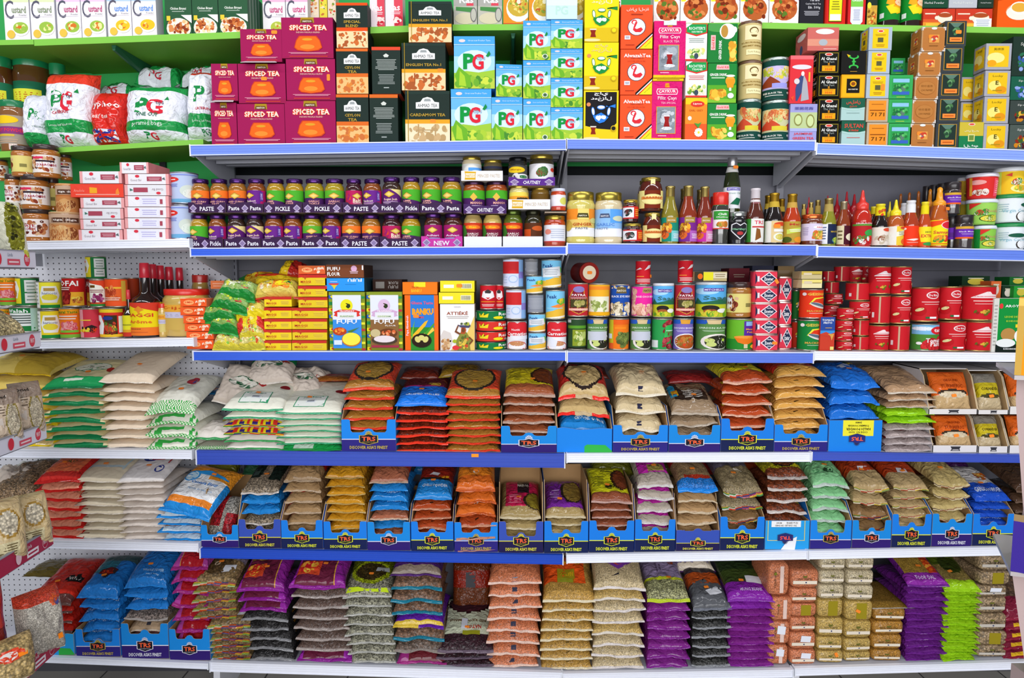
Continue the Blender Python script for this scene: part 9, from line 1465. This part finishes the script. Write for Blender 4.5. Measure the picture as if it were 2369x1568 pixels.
# packets on the near rack: (shelf, s, off, width, height, thick, lean, colours, label, arch)
def near(i,s,off,w,h,th,key,l,rz=90,lean=12,nm='snack_packet'):
    p=rk(s,off); o=inst(bag_mesh(w,h,th,key[0],key[1],key[2],key[3],900+i*7+int(s*100),key[4],fine=True,wr=key[5] if len(key) > 5 else 1.5,flat=3),nm,l,'packet',(p[0],p[1],RKZ[i]+.0165),0,'packets on the near rack'); o.rotation_euler=(math.radians(90-lean),0,math.radians(rz)); return o
GRN=('d8d8c0','film',[('r',0,0,1,.14,'c8c84a'),('e',.7,.5,.2,.45,'7a7a1c')],[BL(.55,.1,.9,.95,['4a4a14','8a8a2c','b8b84a','2a2a10'],40,.05)],('c8c850',.01,.2))
near(0,.07,.05,.13,.17,.05,GRN,'pale packet with olive leaf pattern on the top near shelf',60)
near(0,.22,.06,.13,.16,.05,GRN,'second olive-patterned packet at the picture edge, top near shelf',60)
TANP=('c8b888','mixed',[],[P([(.1,.1),(.4,.1),(.4,.3),(.1,.3)],'2a2418')],('d8c89a',.008,.2))
o=near(1,.12,.04,.16,.12,.06,TANP,'tan grain packet lying on the second near shelf',75,60)
OVL=('c8b49c','film',[('e',.62,.42,.24,.34,'8a7a3a'),('e',.62,.42,.2,.29,'d0c4a8','grain'),('r',0,.72,1,1,'9a8878')],[T('Dried',.3,.86,.4,'2a2420',.06),LN(.08,.5,.4,.8,'6a5a4a',6),R(.06,.3,.3,.48,'c8bcb0')],('d8ccc0',.01,.2))
near(2,.035,.03,.085,.155,.04,OVL,'beige packet with an oval window, rear one on the third near shelf',62,8)
near(2,.135,.03,.085,.15,.04,OVL,'beige packet with an oval window, nearer one on the third near shelf',62,8)
NUTP=('d0b888','film',[('e',.5,.6,.3,.24,'a8843a'),('e',.5,.6,.25,.19,'e8dcc0','bean'),('r',.1,.05,.7,.3,'d8cca0')],[LN(.14,.08,.66,.28,'6a5a3a',5)],('d8c8a0',.01,.2))
near(3,.05,.03,.1,.15,.05,NUTP,'tan dried fruit packet, rear one on the crimson-railed shelf',58,14); near(3,.16,.03,.1,.17,.05,NUTP,'tan dried fruit packet, nearer one on the crimson-railed shelf',58,14)
CLR=('cfc8ba','grain',[('r',.0,.85,1,1,'e04a30'),('e',.75,.82,.12,.08,'e8602a')],[E(.78,.8,.07,.05,'5a5a9a'),R(.7,.22,.82,.3,'ff8a1e')],('d8d4cc',.012,.2),2)
near(4,.05,.03,.12,.19,.07,CLR,'plump clear bag of white seeds with a red top, bottom near shelf',60,6,'nut_bag')
NTS=('d0b478','bean',[('e',.35,.7,.3,.14,'e84a2a','film')],[E(.3,.7,.2,.09,'f0e8e0'),R(.5,.62,.7,.7,'ff8a1e')],('d8ccb0',.012,.2),1.6)
near(4,.19,.02,.11,.12,.06,NTS,'clear bag of peanuts with an orange sticker, bottom near shelf',60,8,'nut_bag')
near(4,.15,.14,.14,.24,.06,('8a2a24','film',[('r',0,.5,1,1,'c83a30')],[],('b83a30',.01,.2),2),'dark red bag standing behind the white seed bag',60,4,'nut_bag')
# right: slim pale stand with an orange box and a purple box
RX=lambda px,d: (px-CX)/FPX*d
d=.95; Yr=d-CD
def rz_(px,py): return at(px,py,Yr)
x0,zt_=rz_(2352,845); m=M()
prof=[(2352,860),(2353,900),(2349,940),(2344,1000),(2340,1100),(2342,1190)]
def curved(m,pts,wid,dep,col):
    vs=[]; fs=[]
    for px,py in pts:
        X,Z=rz_(px,py); vs += [(X,Yr,Z),(X+wid,Yr,Z),(X+wid+.74*dep,Yr+dep,Z),(X+.74*dep,Yr+dep,Z)]
    for j in range(len(pts)-1):
        for i in range(4): a,b=j*4+i,j*4+(i+1) % 4; fs.append((a,a+4,b+4,b))
    fs += [(0,1,2,3),tuple(reversed(range(len(pts)*4-4,len(pts)*4)))]; m.add(vs,fs,col,'plastic')
fl=[(2338,1330),(2350,1400),(2362,1480),(2372,1560)]
X1,Z1=rz_(2374,1560)
curved(m,[(2362,866),(2352,880),(2350,930),(2368,1190),(2342,1330),(2352,1400),(2366,1500),(2374,1560)],.035,.03,'b09a98')
m.box(X1,X1+.035,Yr,Yr+.03,.03,Z1,'b09a98','plastic'); m.box(X1-.1,X1+.4,Yr-.1,Yr+.25,0,.03,'a8a0a0','plastic')
def plate(X,Z,w,dp):
    k=.74; q=[(X,Yr-.04),(X+w,Yr-.04-.3*w),(X+w+k*dp,Yr+dp-.3*w),(X+k*dp,Yr+dp)]
    m.add([(x,y,Z-.006) for x,y in q]+[(x,y,Z) for x,y in q],[(0,1,5,4),(1,2,6,5),(2,3,7,6),(3,0,4,7),(4,5,6,7),(3,2,1,0)],'a8a0a0','plastic')
XA,ZA=at(2347,868,Yr-.04); plate(XA,ZA,.16,.1); XB,ZB=at(2338,1322,Yr-.04); plate(XB,ZB,.16,.1)
inst([(None,m.mesh('display_stand'))],'display_stand','pale curved stand post nearest the camera at the right edge','display stand')
ZC=at(2343,690,Yr-.04)[1]; m=M(); m.box(0,.15,0,.08,0,ZC-ZA,'f09a1c','card',cols={0: 'f0961c'}); front(m,[R(0,.9,1,1,'f4c060'),R(0,0,.05,.9,'c8a04a')],.15,ZC-ZA,0,x0=0); inst([(None,m.mesh('orange_box'))],'orange_box','orange box edge close to the camera at the right','box',(XA+.001,Yr-.038,ZA+.0003),math.radians(-37))
ZD=at(2336,1206,Yr-.04)[1]; m=M(); m.box(0,.15,0,.034,0,ZD-ZB,'3c2a8c','card',cols={4: 'c8a878'}); inst([(None,m.mesh('purple_box'))],'purple_box','purple box with an open tan cardboard top at the right edge','box',(XB+.001,Yr-.038,ZB+.0003),math.radians(-37))
